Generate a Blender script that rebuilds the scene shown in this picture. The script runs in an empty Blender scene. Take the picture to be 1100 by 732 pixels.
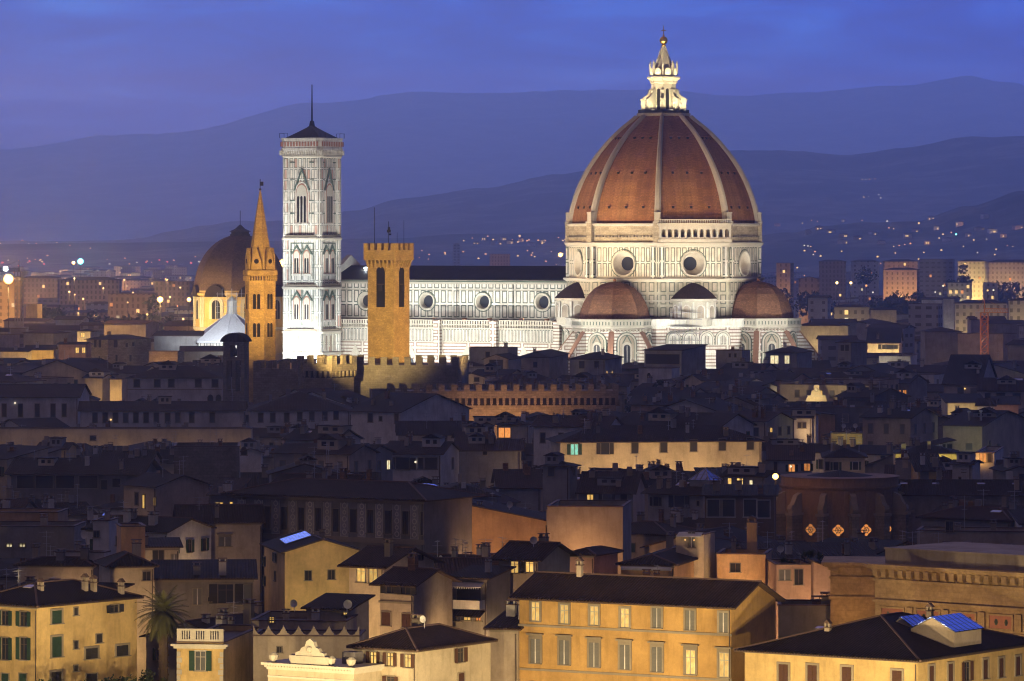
import bpy, math, random
from mathutils import Vector, Matrix
random.seed(11)
R = math.radians
F, HZ, EYE = 4941.0, 257.0, 55.0        # focal length in photo pixels, eye-level row, eye height above the city (m)
S = bpy.context.scene
COL = S.collection
# ------------------------------------------------------------------ camera
cd = bpy.data.cameras.new('camera'); cam = bpy.data.objects.new('camera', cd); COL.objects.link(cam)
cam.location = (0, 0, EYE); cam.rotation_euler = (R(90), 0, 0)
cd.sensor_width = 36; cd.lens = F * 36 / 1100; cd.shift_y = -(366 - HZ) / 1100
cd.clip_start = 1; cd.clip_end = 60000
S.camera = cam
# ------------------------------------------------------------------ world: dusk sky
W = bpy.data.worlds.new('World'); S.world = W; W.use_nodes = True
nt = W.node_tree; nt.nodes.clear()
def nd(t, typ, **kw):
    n = t.nodes.new(typ)
    for k, v in kw.items(): setattr(n, k, v)
    return n
def mth(t, op, a, b=None, c=None):
    n = t.nodes.new('ShaderNodeMath'); n.operation = op
    for i, v in enumerate((a, b, c)):
        if v is None: continue
        if isinstance(v, (int, float)): n.inputs[i].default_value = v
        else: t.links.new(v, n.inputs[i])
    return n.outputs[0]
def ramp(t, fac, stops, interp='LINEAR'):
    n = t.nodes.new('ShaderNodeValToRGB'); n.color_ramp.interpolation = interp
    e = n.color_ramp.elements
    while len(e) < len(stops): e.new(.5)
    for i, (p, c) in enumerate(stops):
        e[i].position = p; e[i].color = (c[0], c[1], c[2], 1)
    t.links.new(fac, n.inputs[0]); return n.outputs[0]
def mixc(t, mode, fac, a, b):
    n = t.nodes.new('ShaderNodeMix'); n.data_type = 'RGBA'; n.blend_type = mode
    for s, v in ((n.inputs[0], fac), (n.inputs[6], a), (n.inputs[7], b)):
        if isinstance(v, (int, float)): s.default_value = v
        elif isinstance(v, tuple): s.default_value = (v[0], v[1], v[2], 1)
        else: t.links.new(v, s)
    return n.outputs[2]
tc = nd(nt, 'ShaderNodeTexCoord'); sp = nd(nt, 'ShaderNodeSeparateXYZ'); nt.links.new(tc.outputs['Generated'], sp.inputs[0])
zz = sp.outputs[2]; xx = sp.outputs[0]
low = ramp(nt, mth(nt, 'MULTIPLY', zz, 8.0), [(0, (.60, .44, .42)), (.10, (.16, .16, .38)), (.20, (.012, .07, .44)), (.42, (.002, .09, .66)), (.75, (.01, .10, .80)), (1, (.12, .38, 1.35))])
high = ramp(nt, zz, [(0, (.12, .38, 1.35)), (.125, (.12, .38, 1.35)), (.2, (.24, .60, 1.75)), (.34, (.18, .40, 1.05)), (.52, (.084, .082, .094)), (1, (.076, .074, .080))])
isup = mth(nt, 'GREATER_THAN', zz, .125)
sky = mixc(nt, 'MIX', isup, low, high)
# faint dusk clouds
mp = nd(nt, 'ShaderNodeMapping'); mp.inputs['Scale'].default_value = (11, 11, 60); nt.links.new(tc.outputs['Generated'], mp.inputs[0])
nz = nd(nt, 'ShaderNodeTexNoise'); nz.inputs['Scale'].default_value = 2.3; nz.inputs['Detail'].default_value = 7; nz.inputs['Roughness'].default_value = .55
nz.inputs['Distortion'].default_value = .6
nt.links.new(mp.outputs[0], nz.inputs[0])
cl = ramp(nt, nz.outputs[0], [(.28, (.05, .25, .45)), (.5, (1, 1, 1)), (.72, (8, 2.9, 1.7))])
sky = mixc(nt, 'MULTIPLY', 1.0, sky, cl)
# western side (left) a little brighter, right a little deeper
side = ramp(nt, mth(nt, 'ADD', mth(nt, 'MULTIPLY', xx, 4.0), .5), [(0, (1.45, 1.22, 1.0)), (.5, (1.08, 1.03, 1.03)), (1, (.50, .62, .92))])
sky = mixc(nt, 'MULTIPLY', 1.0, sky, side)
nsk = nd(nt, 'ShaderNodeTexSky'); nsk.sky_type = 'NISHITA'; nsk.sun_disc = False; nsk.sun_elevation = R(-3.5); nsk.sun_rotation = R(-70)
nsm = mixc(nt, 'ADD', .10, sky, nsk.outputs[0])
# the afterglow stands in the north-west, straight ahead; the sky behind the viewer is already dark
mr = nd(nt, 'ShaderNodeMapRange'); mr.interpolation_type = 'SMOOTHSTEP'; nt.links.new(sp.outputs[1], mr.inputs[0]); mr.inputs[1].default_value = .45; mr.inputs[2].default_value = .93; mr.inputs[3].default_value = .0; mr.inputs[4].default_value = 1.0
nsm = mixc(nt, 'MIX', mr.outputs[0], mixc(nt, 'MULTIPLY', 1.0, nsm, ramp(nt, zz, [(0, (.12, .12, .12)), (.12, (.07, .06, .05)), (.34, (.07, .07, .06)), (.52, (1, 1, 1))])), mixc(nt, 'MULTIPLY', 1.0, nsm, (1.15, 1.15, 1.15)))
bg = nd(nt, 'ShaderNodeBackground'); nt.links.new(nsm, bg.inputs[0]); bg.inputs[1].default_value = 1.0
wo = nd(nt, 'ShaderNodeOutputWorld'); nt.links.new(bg.outputs[0], wo.inputs[0])
S.view_settings.view_transform = 'Standard'; S.view_settings.look = 'None'; S.view_settings.exposure = 0.0; S.view_settings.gamma = 1
S.view_settings.use_curve_mapping = False
cy = S.cycles
cy.use_denoising = True; cy.max_bounces = 4; cy.diffuse_bounces = 2; cy.glossy_bounces = 2; cy.transmission_bounces = 2; cy.volume_bounces = 1
cy.sample_clamp_indirect = 2.0; cy.sample_clamp_direct = 0; cy.caustics_reflective = False; cy.caustics_refractive = False; cy.light_sampling_threshold = .005
cy.pixel_filter_type = 'BLACKMAN_HARRIS'; cy.filter_width = 1.15; cy.use_adaptive_sampling = True; cy.adaptive_threshold = .02
# ------------------------------------------------------------------ projection helpers
def at(px, py, Y): return Vector(((px - 550) / F * Y, Y, EYE - (py - HZ) / F * Y))
def Yof(py, z): return (EYE - z) * F / (py - HZ)
def zof(py, Y): return EYE - (py - HZ) * Y / F
# ------------------------------------------------------------------ materials
def newmat(name):
    m = bpy.data.materials.new(name); m.use_nodes = True; t = m.node_tree
    b = t.nodes['Principled BSDF']; b.inputs['Roughness'].default_value = .9; b.inputs['Specular IOR Level'].default_value = .25
    return m, t, b
def uvn(t, sx=1, sy=1):
    u = nd(t, 'ShaderNodeUVMap'); mp = nd(t, 'ShaderNodeMapping'); mp.inputs['Scale'].default_value = (sx, sy, 1)
    t.links.new(u.outputs[0], mp.inputs[0]); return mp.outputs[0]
def noise(t, vec, sc, det=4, ro=.6):
    n = nd(t, 'ShaderNodeTexNoise'); n.inputs['Scale'].default_value = sc; n.inputs['Detail'].default_value = det; n.inputs['Roughness'].default_value = ro
    t.links.new(vec, n.inputs[0]); return n.outputs[0]
def bump(t, b, h, strength=.4, dist=.05):
    n = nd(t, 'ShaderNodeBump'); n.inputs['Strength'].default_value = strength; n.inputs['Distance'].default_value = dist
    t.links.new(h, n.inputs['Height']); t.links.new(n.outputs[0], b.inputs['Normal'])
def rnd(t, lo, hi):
    o = nd(t, 'ShaderNodeObjectInfo'); m = nd(t, 'ShaderNodeMapRange'); m.inputs[3].default_value = lo; m.inputs[4].default_value = hi
    t.links.new(o.outputs['Random'], m.inputs[0]); c = nd(t, 'ShaderNodeCombineColor')
    for i in range(3): t.links.new(m.outputs[0], c.inputs[i])
    return c.outputs[0]
def plaster(name, c, wear=.5, rough=.92):
    m, t, b = newmat(name); uv = uvn(t)
    s1 = noise(t, uv, .22, 5); s2 = noise(t, uvn(t, .9, .16), 1.0, 6, .65); s3 = noise(t, uv, 3.0, 6, .7)
    c1 = mixc(t, 'MULTIPLY', wear, c, ramp(t, s1, [(.3, (.62, .60, .58)), (.6, (1.06, 1.05, 1.03))]))
    c2 = mixc(t, 'MULTIPLY', wear * .75, c1, ramp(t, s2, [(.34, (.66, .65, .63)), (.5, (1, 1, 1))]))
    c3 = mixc(t, 'MULTIPLY', .35, c2, ramp(t, s3, [(.3, (.7, .7, .7)), (.7, (1.15, 1.15, 1.15))]))
    c4 = mixc(t, 'MULTIPLY', 1, c3, rnd(t, .85, 1.12))
    t.links.new(c4, b.inputs['Base Color']); b.inputs['Roughness'].default_value = rough; bump(t, b, s3, .25, .03); return m
def plain(name, c, rough=.8, metal=0.0, var=.25):
    m, t, b = newmat(name); g = nd(t, 'ShaderNodeTexCoord'); n = noise(t, g.outputs['Object'], 1.3, 4)
    col = mixc(t, 'MULTIPLY', var, c, ramp(t, n, [(.3, (.55, .55, .55)), (.7, (1.2, 1.2, 1.2))]))
    t.links.new(col, b.inputs['Base Color']); b.inputs['Roughness'].default_value = rough; b.inputs['Metallic'].default_value = metal; return m
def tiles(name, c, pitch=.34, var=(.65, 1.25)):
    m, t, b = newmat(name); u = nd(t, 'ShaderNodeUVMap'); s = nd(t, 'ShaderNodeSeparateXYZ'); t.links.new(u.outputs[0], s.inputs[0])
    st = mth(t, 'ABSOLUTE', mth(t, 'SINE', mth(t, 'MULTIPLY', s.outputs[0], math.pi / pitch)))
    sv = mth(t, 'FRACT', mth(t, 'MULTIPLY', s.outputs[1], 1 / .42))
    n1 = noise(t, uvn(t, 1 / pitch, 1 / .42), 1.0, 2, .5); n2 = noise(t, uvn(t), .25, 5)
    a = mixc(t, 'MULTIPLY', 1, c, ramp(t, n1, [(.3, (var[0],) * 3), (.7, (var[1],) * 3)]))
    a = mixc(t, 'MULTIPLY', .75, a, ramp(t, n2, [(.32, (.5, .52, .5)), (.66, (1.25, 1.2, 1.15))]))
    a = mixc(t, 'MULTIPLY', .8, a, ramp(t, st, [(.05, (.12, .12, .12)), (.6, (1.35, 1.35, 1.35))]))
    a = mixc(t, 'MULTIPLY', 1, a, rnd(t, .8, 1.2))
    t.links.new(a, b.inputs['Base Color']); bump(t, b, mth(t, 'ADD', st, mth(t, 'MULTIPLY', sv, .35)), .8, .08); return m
def masonry(name, c, bw=.8, bh=.36, mort=.6, var=.35, c2=None, big=0):
    m, t, b = newmat(name); br = nd(t, 'ShaderNodeTexBrick'); t.links.new(uvn(t), br.inputs[0])
    br.inputs['Scale'].default_value = 1; br.inputs['Brick Width'].default_value = bw; br.inputs['Row Height'].default_value = bh
    br.inputs['Mortar Size'].default_value = .035; br.inputs['Bias'].default_value = 0
    k = c2 or tuple(x * (1 - var) for x in c)
    for i, v in ((1, c), (2, k), (3, tuple(x * mort for x in c))): br.inputs[i].default_value = (*v, 1)
    n = noise(t, uvn(t), .35, 6); n2 = noise(t, uvn(t), 2.2, 3)
    a = mixc(t, 'MULTIPLY', .7, br.outputs[0], ramp(t, n, [(.3, (.6, .58, .55)), (.66, (1.18, 1.16, 1.12))]))
    a = mixc(t, 'MULTIPLY', .6, a, ramp(t, n2, [(.3, (.65, .65, .65)), (.66, (1.2, 1.2, 1.2))]))
    if big: a = mixc(t, 'MULTIPLY', 1, a, ramp(t, noise(t, uvn(t, 1, .5), .13, 6, .65), [(.33, (.62, .55, .52)), (.5, (1, 1, 1)), (.66, (1.35, 1.5, 1.5))]))
    t.links.new(a, b.inputs['Base Color']); bump(t, b, n2, .5, .1); return m
def panels(name, cw, ch, base=(.78, .76, .70), line=(.13, .17, .14), inner=(.80, .74, .66), lw=.24, off=.3, v0=0, u0=0, pink=.0):
    """white marble revetment with inlaid dark green frames"""
    m, t, b = newmat(name); u = nd(t, 'ShaderNodeUVMap'); s = nd(t, 'ShaderNodeSeparateXYZ'); t.links.new(u.outputs[0], s.inputs[0])
    def edge(o, c, o0):
        f = mth(t, 'FRACT', mth(t, 'DIVIDE', mth(t, 'SUBTRACT', o, o0), c)); return mth(t, 'MULTIPLY', mth(t, 'MINIMUM', f, mth(t, 'SUBTRACT', 1.0, f)), c)
    d = mth(t, 'MINIMUM', edge(s.outputs[0], cw, u0), edge(s.outputs[1], ch, v0))
    isl = mth(t, 'MULTIPLY', mth(t, 'GREATER_THAN', d, off), mth(t, 'LESS_THAN', d, off + lw))
    ins = mth(t, 'GREATER_THAN', d, off + lw)
    cell = nd(t, 'ShaderNodeTexWhiteNoise'); cell.noise_dimensions = '2D'
    fl = nd(t, 'ShaderNodeVectorMath'); fl.operation = 'FLOOR'; t.links.new(uvn(t, 1 / cw, 1 / ch), fl.inputs[0]); t.links.new(fl.outputs[0], cell.inputs[0])
    inn = mixc(t, 'MIX', mth(t, 'MULTIPLY', mth(t, 'GREATER_THAN', cell.outputs[0], 1 - pink), .8), inner, (.52, .27, .20)) if pink else inner
    a = mixc(t, 'MIX', ins, base, inn); a = mixc(t, 'MIX', isl, a, line)
    n = noise(t, uvn(t), .4, 6); n2 = noise(t, uvn(t, 1.5, .2), 1.2, 4)
    a = mixc(t, 'MULTIPLY', .7, a, ramp(t, n, [(.3, (.68, .66, .62)), (.62, (1.05, 1.05, 1.04))]))
    a = mixc(t, 'MULTIPLY', .6, a, ramp(t, n2, [(.35, (.70, .67, .62)), (.55, (1, 1, 1))]))
    t.links.new(a, b.inputs['Base Color']); b.inputs['Roughness'].default_value = .7; return m
def blockwin(name, c, cw=3.4, ch=3.2, glass=None, fr=(.36, .5)):
    glass = tuple(x * .4 for x in c)
    """plaster wall of a far apartment block with its small dark window openings"""
    m, t, b = newmat(name); u = nd(t, 'ShaderNodeUVMap'); s = nd(t, 'ShaderNodeSeparateXYZ'); t.links.new(u.outputs[0], s.inputs[0])
    fu = mth(t, 'ABSOLUTE', mth(t, 'SUBTRACT', mth(t, 'FRACT', mth(t, 'DIVIDE', s.outputs[0], cw)), .5))
    fv = mth(t, 'ABSOLUTE', mth(t, 'SUBTRACT', mth(t, 'FRACT', mth(t, 'DIVIDE', s.outputs[1], ch)), .5))
    w = mth(t, 'MULTIPLY', mth(t, 'LESS_THAN', fu, fr[0] / 2), mth(t, 'LESS_THAN', fv, fr[1] / 2))
    a = mixc(t, 'MULTIPLY', .6, c, ramp(t, noise(t, uvn(t), .12, 5), [(.3, (.6, .6, .6)), (.65, (1.1, 1.1, 1.1))]))
    a = mixc(t, 'MULTIPLY', 1, a, rnd(t, .75, 1.15)); a = mixc(t, 'MIX', w, a, glass)
    t.links.new(a, b.inputs['Base Color']); return m
def emit(name, c, s, pattern=False):
    m, t, b = newmat(name); b.inputs['Base Color'].default_value = (.05, .05, .05, 1); b.inputs['Emission Strength'].default_value = s
    if pattern:
        n = noise(t, uvn(t, 2.2, .9), 1.4, 3); cc = ramp(t, n, [(.34, tuple(x * .72 for x in c)), (.5, c), (.68, (min(1, c[0] * 1.1), c[1] * 1.35, c[2] * 1.8))])
        t.links.new(mixc(t, 'MULTIPLY', 1, cc, rnd(t, .5, 1.15)), b.inputs['Emission Color'])
    else: b.inputs['Emission Color'].default_value = (*c, 1)
    m.cycles.emission_sampling = 'NONE'; return m
def glassy(name, c, rough=.12, spec=.6):
    m, t, b = newmat(name); b.inputs['Base Color'].default_value = (*c, 1); b.inputs['Roughness'].default_value = rough; b.inputs['Specular IOR Level'].default_value = spec; return m
def solarmat(name):
    m, t, b = newmat(name); u = nd(t, 'ShaderNodeUVMap'); s = nd(t, 'ShaderNodeSeparateXYZ'); t.links.new(u.outputs[0], s.inputs[0])
    g = mth(t, 'GREATER_THAN', mth(t, 'FRACT', mth(t, 'DIVIDE', s.outputs[0], .95)), .24)
    g2 = mth(t, 'GREATER_THAN', mth(t, 'FRACT', mth(t, 'DIVIDE', s.outputs[1], .95)), .07)
    a = mixc(t, 'MIX', mth(t, 'MULTIPLY', g, g2), (.06, .08, .20), (.24, .36, 1.0)); t.links.new(a, b.inputs['Base Color'])  # blue base colour stands in for the sky mirrored in the panels
    b.inputs['Metallic'].default_value = .95; b.inputs['Roughness'].default_value = .25; return m
M = {}
for k, c in dict(yellow=(.67, .49, .22), ochre=(.61, .385, .14), cream=(.60, .52, .38), white=(.66, .64, .62), beige=(.46, .39, .31), pink=(.56, .37, .27),
                 grey=(.34, .33, .33), brown=(.24, .16, .10), dark=(.16, .15, .16), apricot=(.66, .42, .22), drab=(.27, .25, .23)).items():
    M[k] = plaster(k + '_plaster', c, .8)
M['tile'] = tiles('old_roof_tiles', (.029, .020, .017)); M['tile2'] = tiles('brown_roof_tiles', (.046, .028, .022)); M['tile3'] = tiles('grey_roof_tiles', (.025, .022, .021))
M['dometile'] = masonry('dome_tiles', (.37, .172, .064), .55, .42, .7, .3, big=1); M['apsetile'] = masonry('half_dome_tiles', (.33, .165, .09), .6, .45, .6, .4)
M['darkdome'] = masonry('weathered_dome_tiles', (.17, .11, .085), .6, .45, .6, .4); M['wood'] = plain('eave_wood', (.09, .06, .04)); M['ridge'] = plain('ridge_tiles', (.13, .085, .07))
M['stone'] = masonry('rubble_stone', (.34, .29, .21), 1.1, .5); M['bstone'] = masonry('warm_tower_stone', (.56, .38, .14), .7, .32, .75, .25)
M['greystone'] = masonry('grey_sandstone', (.22, .20, .17), 1.2, .5, .7, .2); M['rawstone'] = masonry('unfinished_drum_stone', (.50, .43, .31), 1.4, .5, .6, .3)
M['brick'] = masonry('brick_wall', (.34, .18, .10), .5, .2)
M['palace'] = masonry('palace_sandstone', (.44, .33, .19), 1.6, .6, .85, .12)
M['trim'] = plaster('stone_trim', (.30, .26, .20), .4); M['lighttrim'] = plaster('pale_stone_trim', (.60, .56, .47), .3)
M['marble'] = panels('plain_marble', 40, 40, (.78, .76, .70), (.78, .76, .70), (.78, .76, .70))
M['drumpan'] = panels('drum_panels', 1.75, 4.55, (.74, .71, .62), (.09, .12, .09), (.78, .72, .60), v0=43.7, off=.22, lw=.26); M['lowdrum'] = panels('lower_drum_panels', 2.6, 3.6, (.50, .46, .36), (.12, .14, .11), (.56, .50, .40), .3, .4, 32.2)
M['clerpan'] = panels('clerestory_panels', 2.3, 4.3, (.76, .74, .68), (.09, .12, .10), (.80, .75, .68), v0=31.4, off=.3, lw=.30); M['slat'] = panels('slat_panels', .95, 3.9, (.74, .71, .64), (.08, .10, .08), v0=24.6, off=.12, lw=.20)
M['bands'] = panels('banded_marble', 9.0, 1.9, (.78, .75, .68), (.30, .20, .16), (.76, .73, .66), .34, .30, 0, 0, .0)
M['camppan'] = panels('campanile_panels', 1.48, 3.3, (.76, .73, .68), (.10, .14, .11), (.78, .72, .64), .17, .2, 0, 0, .28)
M['camppan2'] = panels('campanile_large_panels', 2.4, 4.6, (.78, .76, .71), (.12, .16, .13), (.80, .77, .72), .16, .25, 1.0, 0, .12)
M['fintile'] = plaster('buttress_coping_tiles', (.38, .21, .14), .6)
M['redstone'] = plaster('red_marble', (.42, .20, .14), .4)
M['green'] = plain('green_marble', (.10, .14, .11)); M['black'] = plain('dark_opening', (.012, .012, .014)); M['lead'] = plain('lead_roof', (.05, .05, .055), .7)
M['glass'] = glassy('window_glass', (.03, .035, .045)); M['frame'] = plain('window_frame', (.42, .38, .33)); M['darkframe'] = plain('dark_window_frame', (.10, .075, .06))
M['gshut'] = plain('green_shutters', (.03, .065, .045)); M['bshut'] = plain('brown_shutters', (.085, .042, .028)); M['dshut'] = plain('dark_shutters', (.035, .033, .033)); M['gyshut'] = plain('grey_shutters', (.17, .17, .16))
M['gold'] = plain('gilded_copper', (.95, .62, .16), .32, 1.0, .1); M['iron'] = plain('black_iron', (.03, .03, .035)); M['alu'] = plain('aluminium', (.45, .45, .46), .5)
M['dish'] = plain('dish_paint', (.6, .6, .6), .5); M['crane'] = plain('crane_paint', (.62, .25, .08)); M['craneg'] = plain('grey_steel', (.25, .24, .23))
M['clay'] = plain('clay_pot', (.42, .19, .10)); M['cwhite'] = plain('white_sheeting', (.68, .69, .72))
M['lit'] = emit('lamp_lit_curtain', (1.0, .56, .13), 1.25, True); M['litw'] = emit('pale_lit_room', (1.0, .80, .42), 1.0, True); M['litr'] = emit('orange_lit_room', (1.0, .34, .07), 1.0, True)
M['litg'] = emit('green_lit_room', (.30, .80, .52), .8, True); M['litdot'] = emit('far_lit_window', (1.0, .62, .2), 1.4)
M['lampo'] = emit('sodium_lamp', (1.0, .50, .10), 9); M['lampw'] = emit('white_lamp', (.75, .92, 1.0), 9); M['lampy'] = emit('amber_lamp', (1.0, .60, .20), 1.6); M['dotw'] = emit('pale_far_lamp', (1.0, .86, .6), 1.2); M['doto'] = emit('orange_far_lamp', (1.0, .42, .12), 1.5); M['lampr'] = emit('red_lamp', (1.0, .08, .04), 3); M['lampc'] = emit('cyan_lamp', (.25, 1.0, .85), 5)
M['solar'] = solarmat('sky_reflection_tinted_panels'); M['skyglass'] = glassy('sky_reflection_tinted_glass', (.45, .58, 1.0), .12); M['skyglass'].node_tree.nodes['Principled BSDF'].inputs['Metallic'].default_value = .9  # skylights too carry the reflected sky's blue in their metallic base colour
M['leaf'] = plain('dark_leaves', (.030, .045, .020), .8, 0, .6); M['palm'] = plain('palm_fronds', (.13, .13, .05), .6, 0, .5); M['bark'] = plain('bark', (.11, .08, .055)); M['bush'] = plain('terrace_plants', (.09, .11, .05), .8, 0, .5)
for k, c in dict(bcream=(.50, .44, .34), bgrey=(.33, .31, .31), borange=(.52, .36, .22), bwhite=(.60, .58, .56), bbrown=(.30, .21, .15)).items(): M[k] = blockwin(k + '_block', c, dict(bcream=3.0, bgrey=4.2, borange=3.6, bwhite=5.0, bbrown=2.7)[k], 3.3, None, dict(bcream=(.4, .5), bgrey=(.55, .36), borange=(.3, .55), bwhite=(.25, .4), bbrown=(.42, .6))[k])
m_, t_, b_ = newmat('wooded_hillside'); g_ = nd(t_, 'ShaderNodeTexCoord'); n1_ = noise(t_, g_.outputs['Object'], .0035, 7, .62); n2_ = noise(t_, g_.outputs['Object'], .02, 5, .7)
c_ = ramp(t_, n1_, [(.38, (.030, .038, .024)), (.47, (.05, .055, .035)), (.54, (.15, .145, .10)), (.62, (.06, .07, .05))]); t_.links.new(mixc(t_, 'MULTIPLY', .8, c_, ramp(t_, n2_, [(.35, (.45, .45, .45)), (.65, (1.4, 1.4, 1.4))])), b_.inputs['Base Color']); M['hill'] = m_; M['ground'] = plain('city_ground', (.045, .042, .04), .95)
# ------------------------------------------------------------------ mesh builder
class MB:
    def __init__(s): s.v = []; s.f = []; s.m = []; s.k = 0; s.T = None
    def P(s, p):
        p = Vector(p)
        if s.T is not None: p = s.T @ p
        s.v.append(p); return len(s.v) - 1
    def face(s, pts, k=None):
        s.f.append([s.P(p) for p in pts]); s.m.append(s.k if k is None else k)
    def box(s, x0, x1, y0, y1, z0, z1, k=None):
        i = [s.P(p) for p in ((x0, y0, z0), (x1, y0, z0), (x1, y1, z0), (x0, y1, z0), (x0, y0, z1), (x1, y0, z1), (x1, y1, z1), (x0, y1, z1))]
        for q in ((3, 2, 1, 0), (4, 5, 6, 7), (0, 1, 5, 4), (1, 2, 6, 5), (2, 3, 7, 6), (3, 0, 4, 7)):
            s.f.append([i[j] for j in q]); s.m.append(s.k if k is None else k)
    def loft(s, rings, k=None, cap=True, closed=True):
        n = len(rings[0]); idx = [[s.P(p) for p in r] for r in rings]; kk = s.k if k is None else k
        for a, b in zip(idx, idx[1:]):
            for j in range(n if closed else n - 1):
                l = (j + 1) % n; s.f.append([a[j], a[l], b[l], b[j]]); s.m.append(kk)
        if cap and closed: s.f.append(idx[0][::-1]); s.m.append(kk); s.f.append(idx[-1]); s.m.append(kk)
    def prism(s, poly, z0, z1, k=None): s.loft([[(x, y, z0) for x, y in poly], [(x, y, z1) for x, y in poly]], k)
    def lathe(s, prof, n=8, ph=0, cx=0, cy=0, k=None, cap=True):
        s.loft([[(cx + r * math.cos(ph + 2 * math.pi * j / n), cy + r * math.sin(ph + 2 * math.pi * j / n), z) for j in range(n)] for r, z in prof], k, cap)
    def slab(s, poly, t, k=None, kb=None):
        poly = [Vector(p) for p in poly]; a = [s.P(p) for p in poly]; b = [s.P(p - Vector((0, 0, t))) for p in poly]; n = len(a); kk = s.k if k is None else k
        s.f.append(a); s.m.append(kk); s.f.append(b[::-1]); s.m.append(kk if kb is None else kb)
        for j in range(n): l = (j + 1) % n; s.f.append([a[j], b[j], b[l], a[l]]); s.m.append(kk if kb is None else kb)
    def tube(s, p, q, r, n=5, k=None, r2=None):
        p, q = Vector(p), Vector(q); d = (q - p).normalized(); u = d.orthogonal().normalized(); w = d.cross(u); r2 = r if r2 is None else r2
        s.loft([[p + (u * math.cos(2 * math.pi * j / n) + w * math.sin(2 * math.pi * j / n)) * r for j in range(n)],
                [q + (u * math.cos(2 * math.pi * j / n) + w * math.sin(2 * math.pi * j / n)) * r2 for j in range(n)]], k)
    def ball(s, c, r, n=10, k=None, sz=1):
        s.lathe([(max(.001, r * math.sin(math.pi * i / (n // 2 + 1))), c[2] - r * sz * math.cos(math.pi * i / (n // 2 + 1))) for i in range(n // 2 + 2)], n, 0, c[0], c[1], k)
    def mesh(s, name, mats):
        me = bpy.data.meshes.new(name); me.from_pydata([tuple(p) for p in s.v], [], s.f)
        for m in mats: me.materials.append(M[m] if isinstance(m, str) else m)
        for p, k in zip(me.polygons, s.m): p.material_index = k
        uv = me.uv_layers.new(name='UVMap'); d = uv.data; V = me.vertices
        for p in me.polygons:
            n = p.normal
            if abs(n.z) > .999: t = Vector((1, 0, 0)); b = Vector((0, 1, 0))
            else: t = Vector((-n.y, n.x, 0)).normalized(); b = n.cross(t)
            for li in p.loop_indices:
                c = V[me.loops[li].vertex_index].co; d[li].uv = (c.dot(t), c.dot(b))
        return me
    def build(s, name, mats, parent=None, **kw):
        if isinstance(mats, str): mats = [mats]
        return link(name, s.mesh(name, mats), parent, **kw)
def link(name, me, parent=None, loc=None, rz=0, label=None):
    o = bpy.data.objects.new(name, me); COL.objects.link(o)
    if parent is not None: o.parent = parent
    if loc is not None: o.location = loc
    if rz: o.rotation_euler = (0, 0, rz)
    if label: o['label'] = label
    return o
LABELS = set()
def tag(o, label, cat, group=None, shared=False):
    if not shared:
        assert label not in LABELS, label
        LABELS.add(label)
    assert 4 <= len(label.split()) <= 16, label
    o['label'] = label; o['category'] = cat
    if group: o['group'] = group
    return o
def thing(name, label, cat, loc=(0, 0, 0), rz=0, group=None, shared=False):
    o = link(name, None, None, loc, rz); return tag(o, label, cat, group, shared)
def setting(o, kind='structure'): o['kind'] = kind; return o
NL = 0
def lamp(loc, power, col=(1, .62, .28), kind='POINT', target=None, size=60, blend=.6, rad=.3):
    global NL
    NL += 1
    l = bpy.data.lights.new('floodlight_beam' if kind == 'SPOT' else 'street_light_glow', kind); l.energy = power; l.color = col; l.shadow_soft_size = rad
    if kind == 'SPOT': l.spot_size = R(size); l.spot_blend = blend
    o = bpy.data.objects.new(l.name, l); COL.objects.link(o); o.location = loc
    if target is not None: o.rotation_euler = (Vector(target) - Vector(loc)).to_track_quat('-Z', 'Y').to_euler()
    return o
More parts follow.
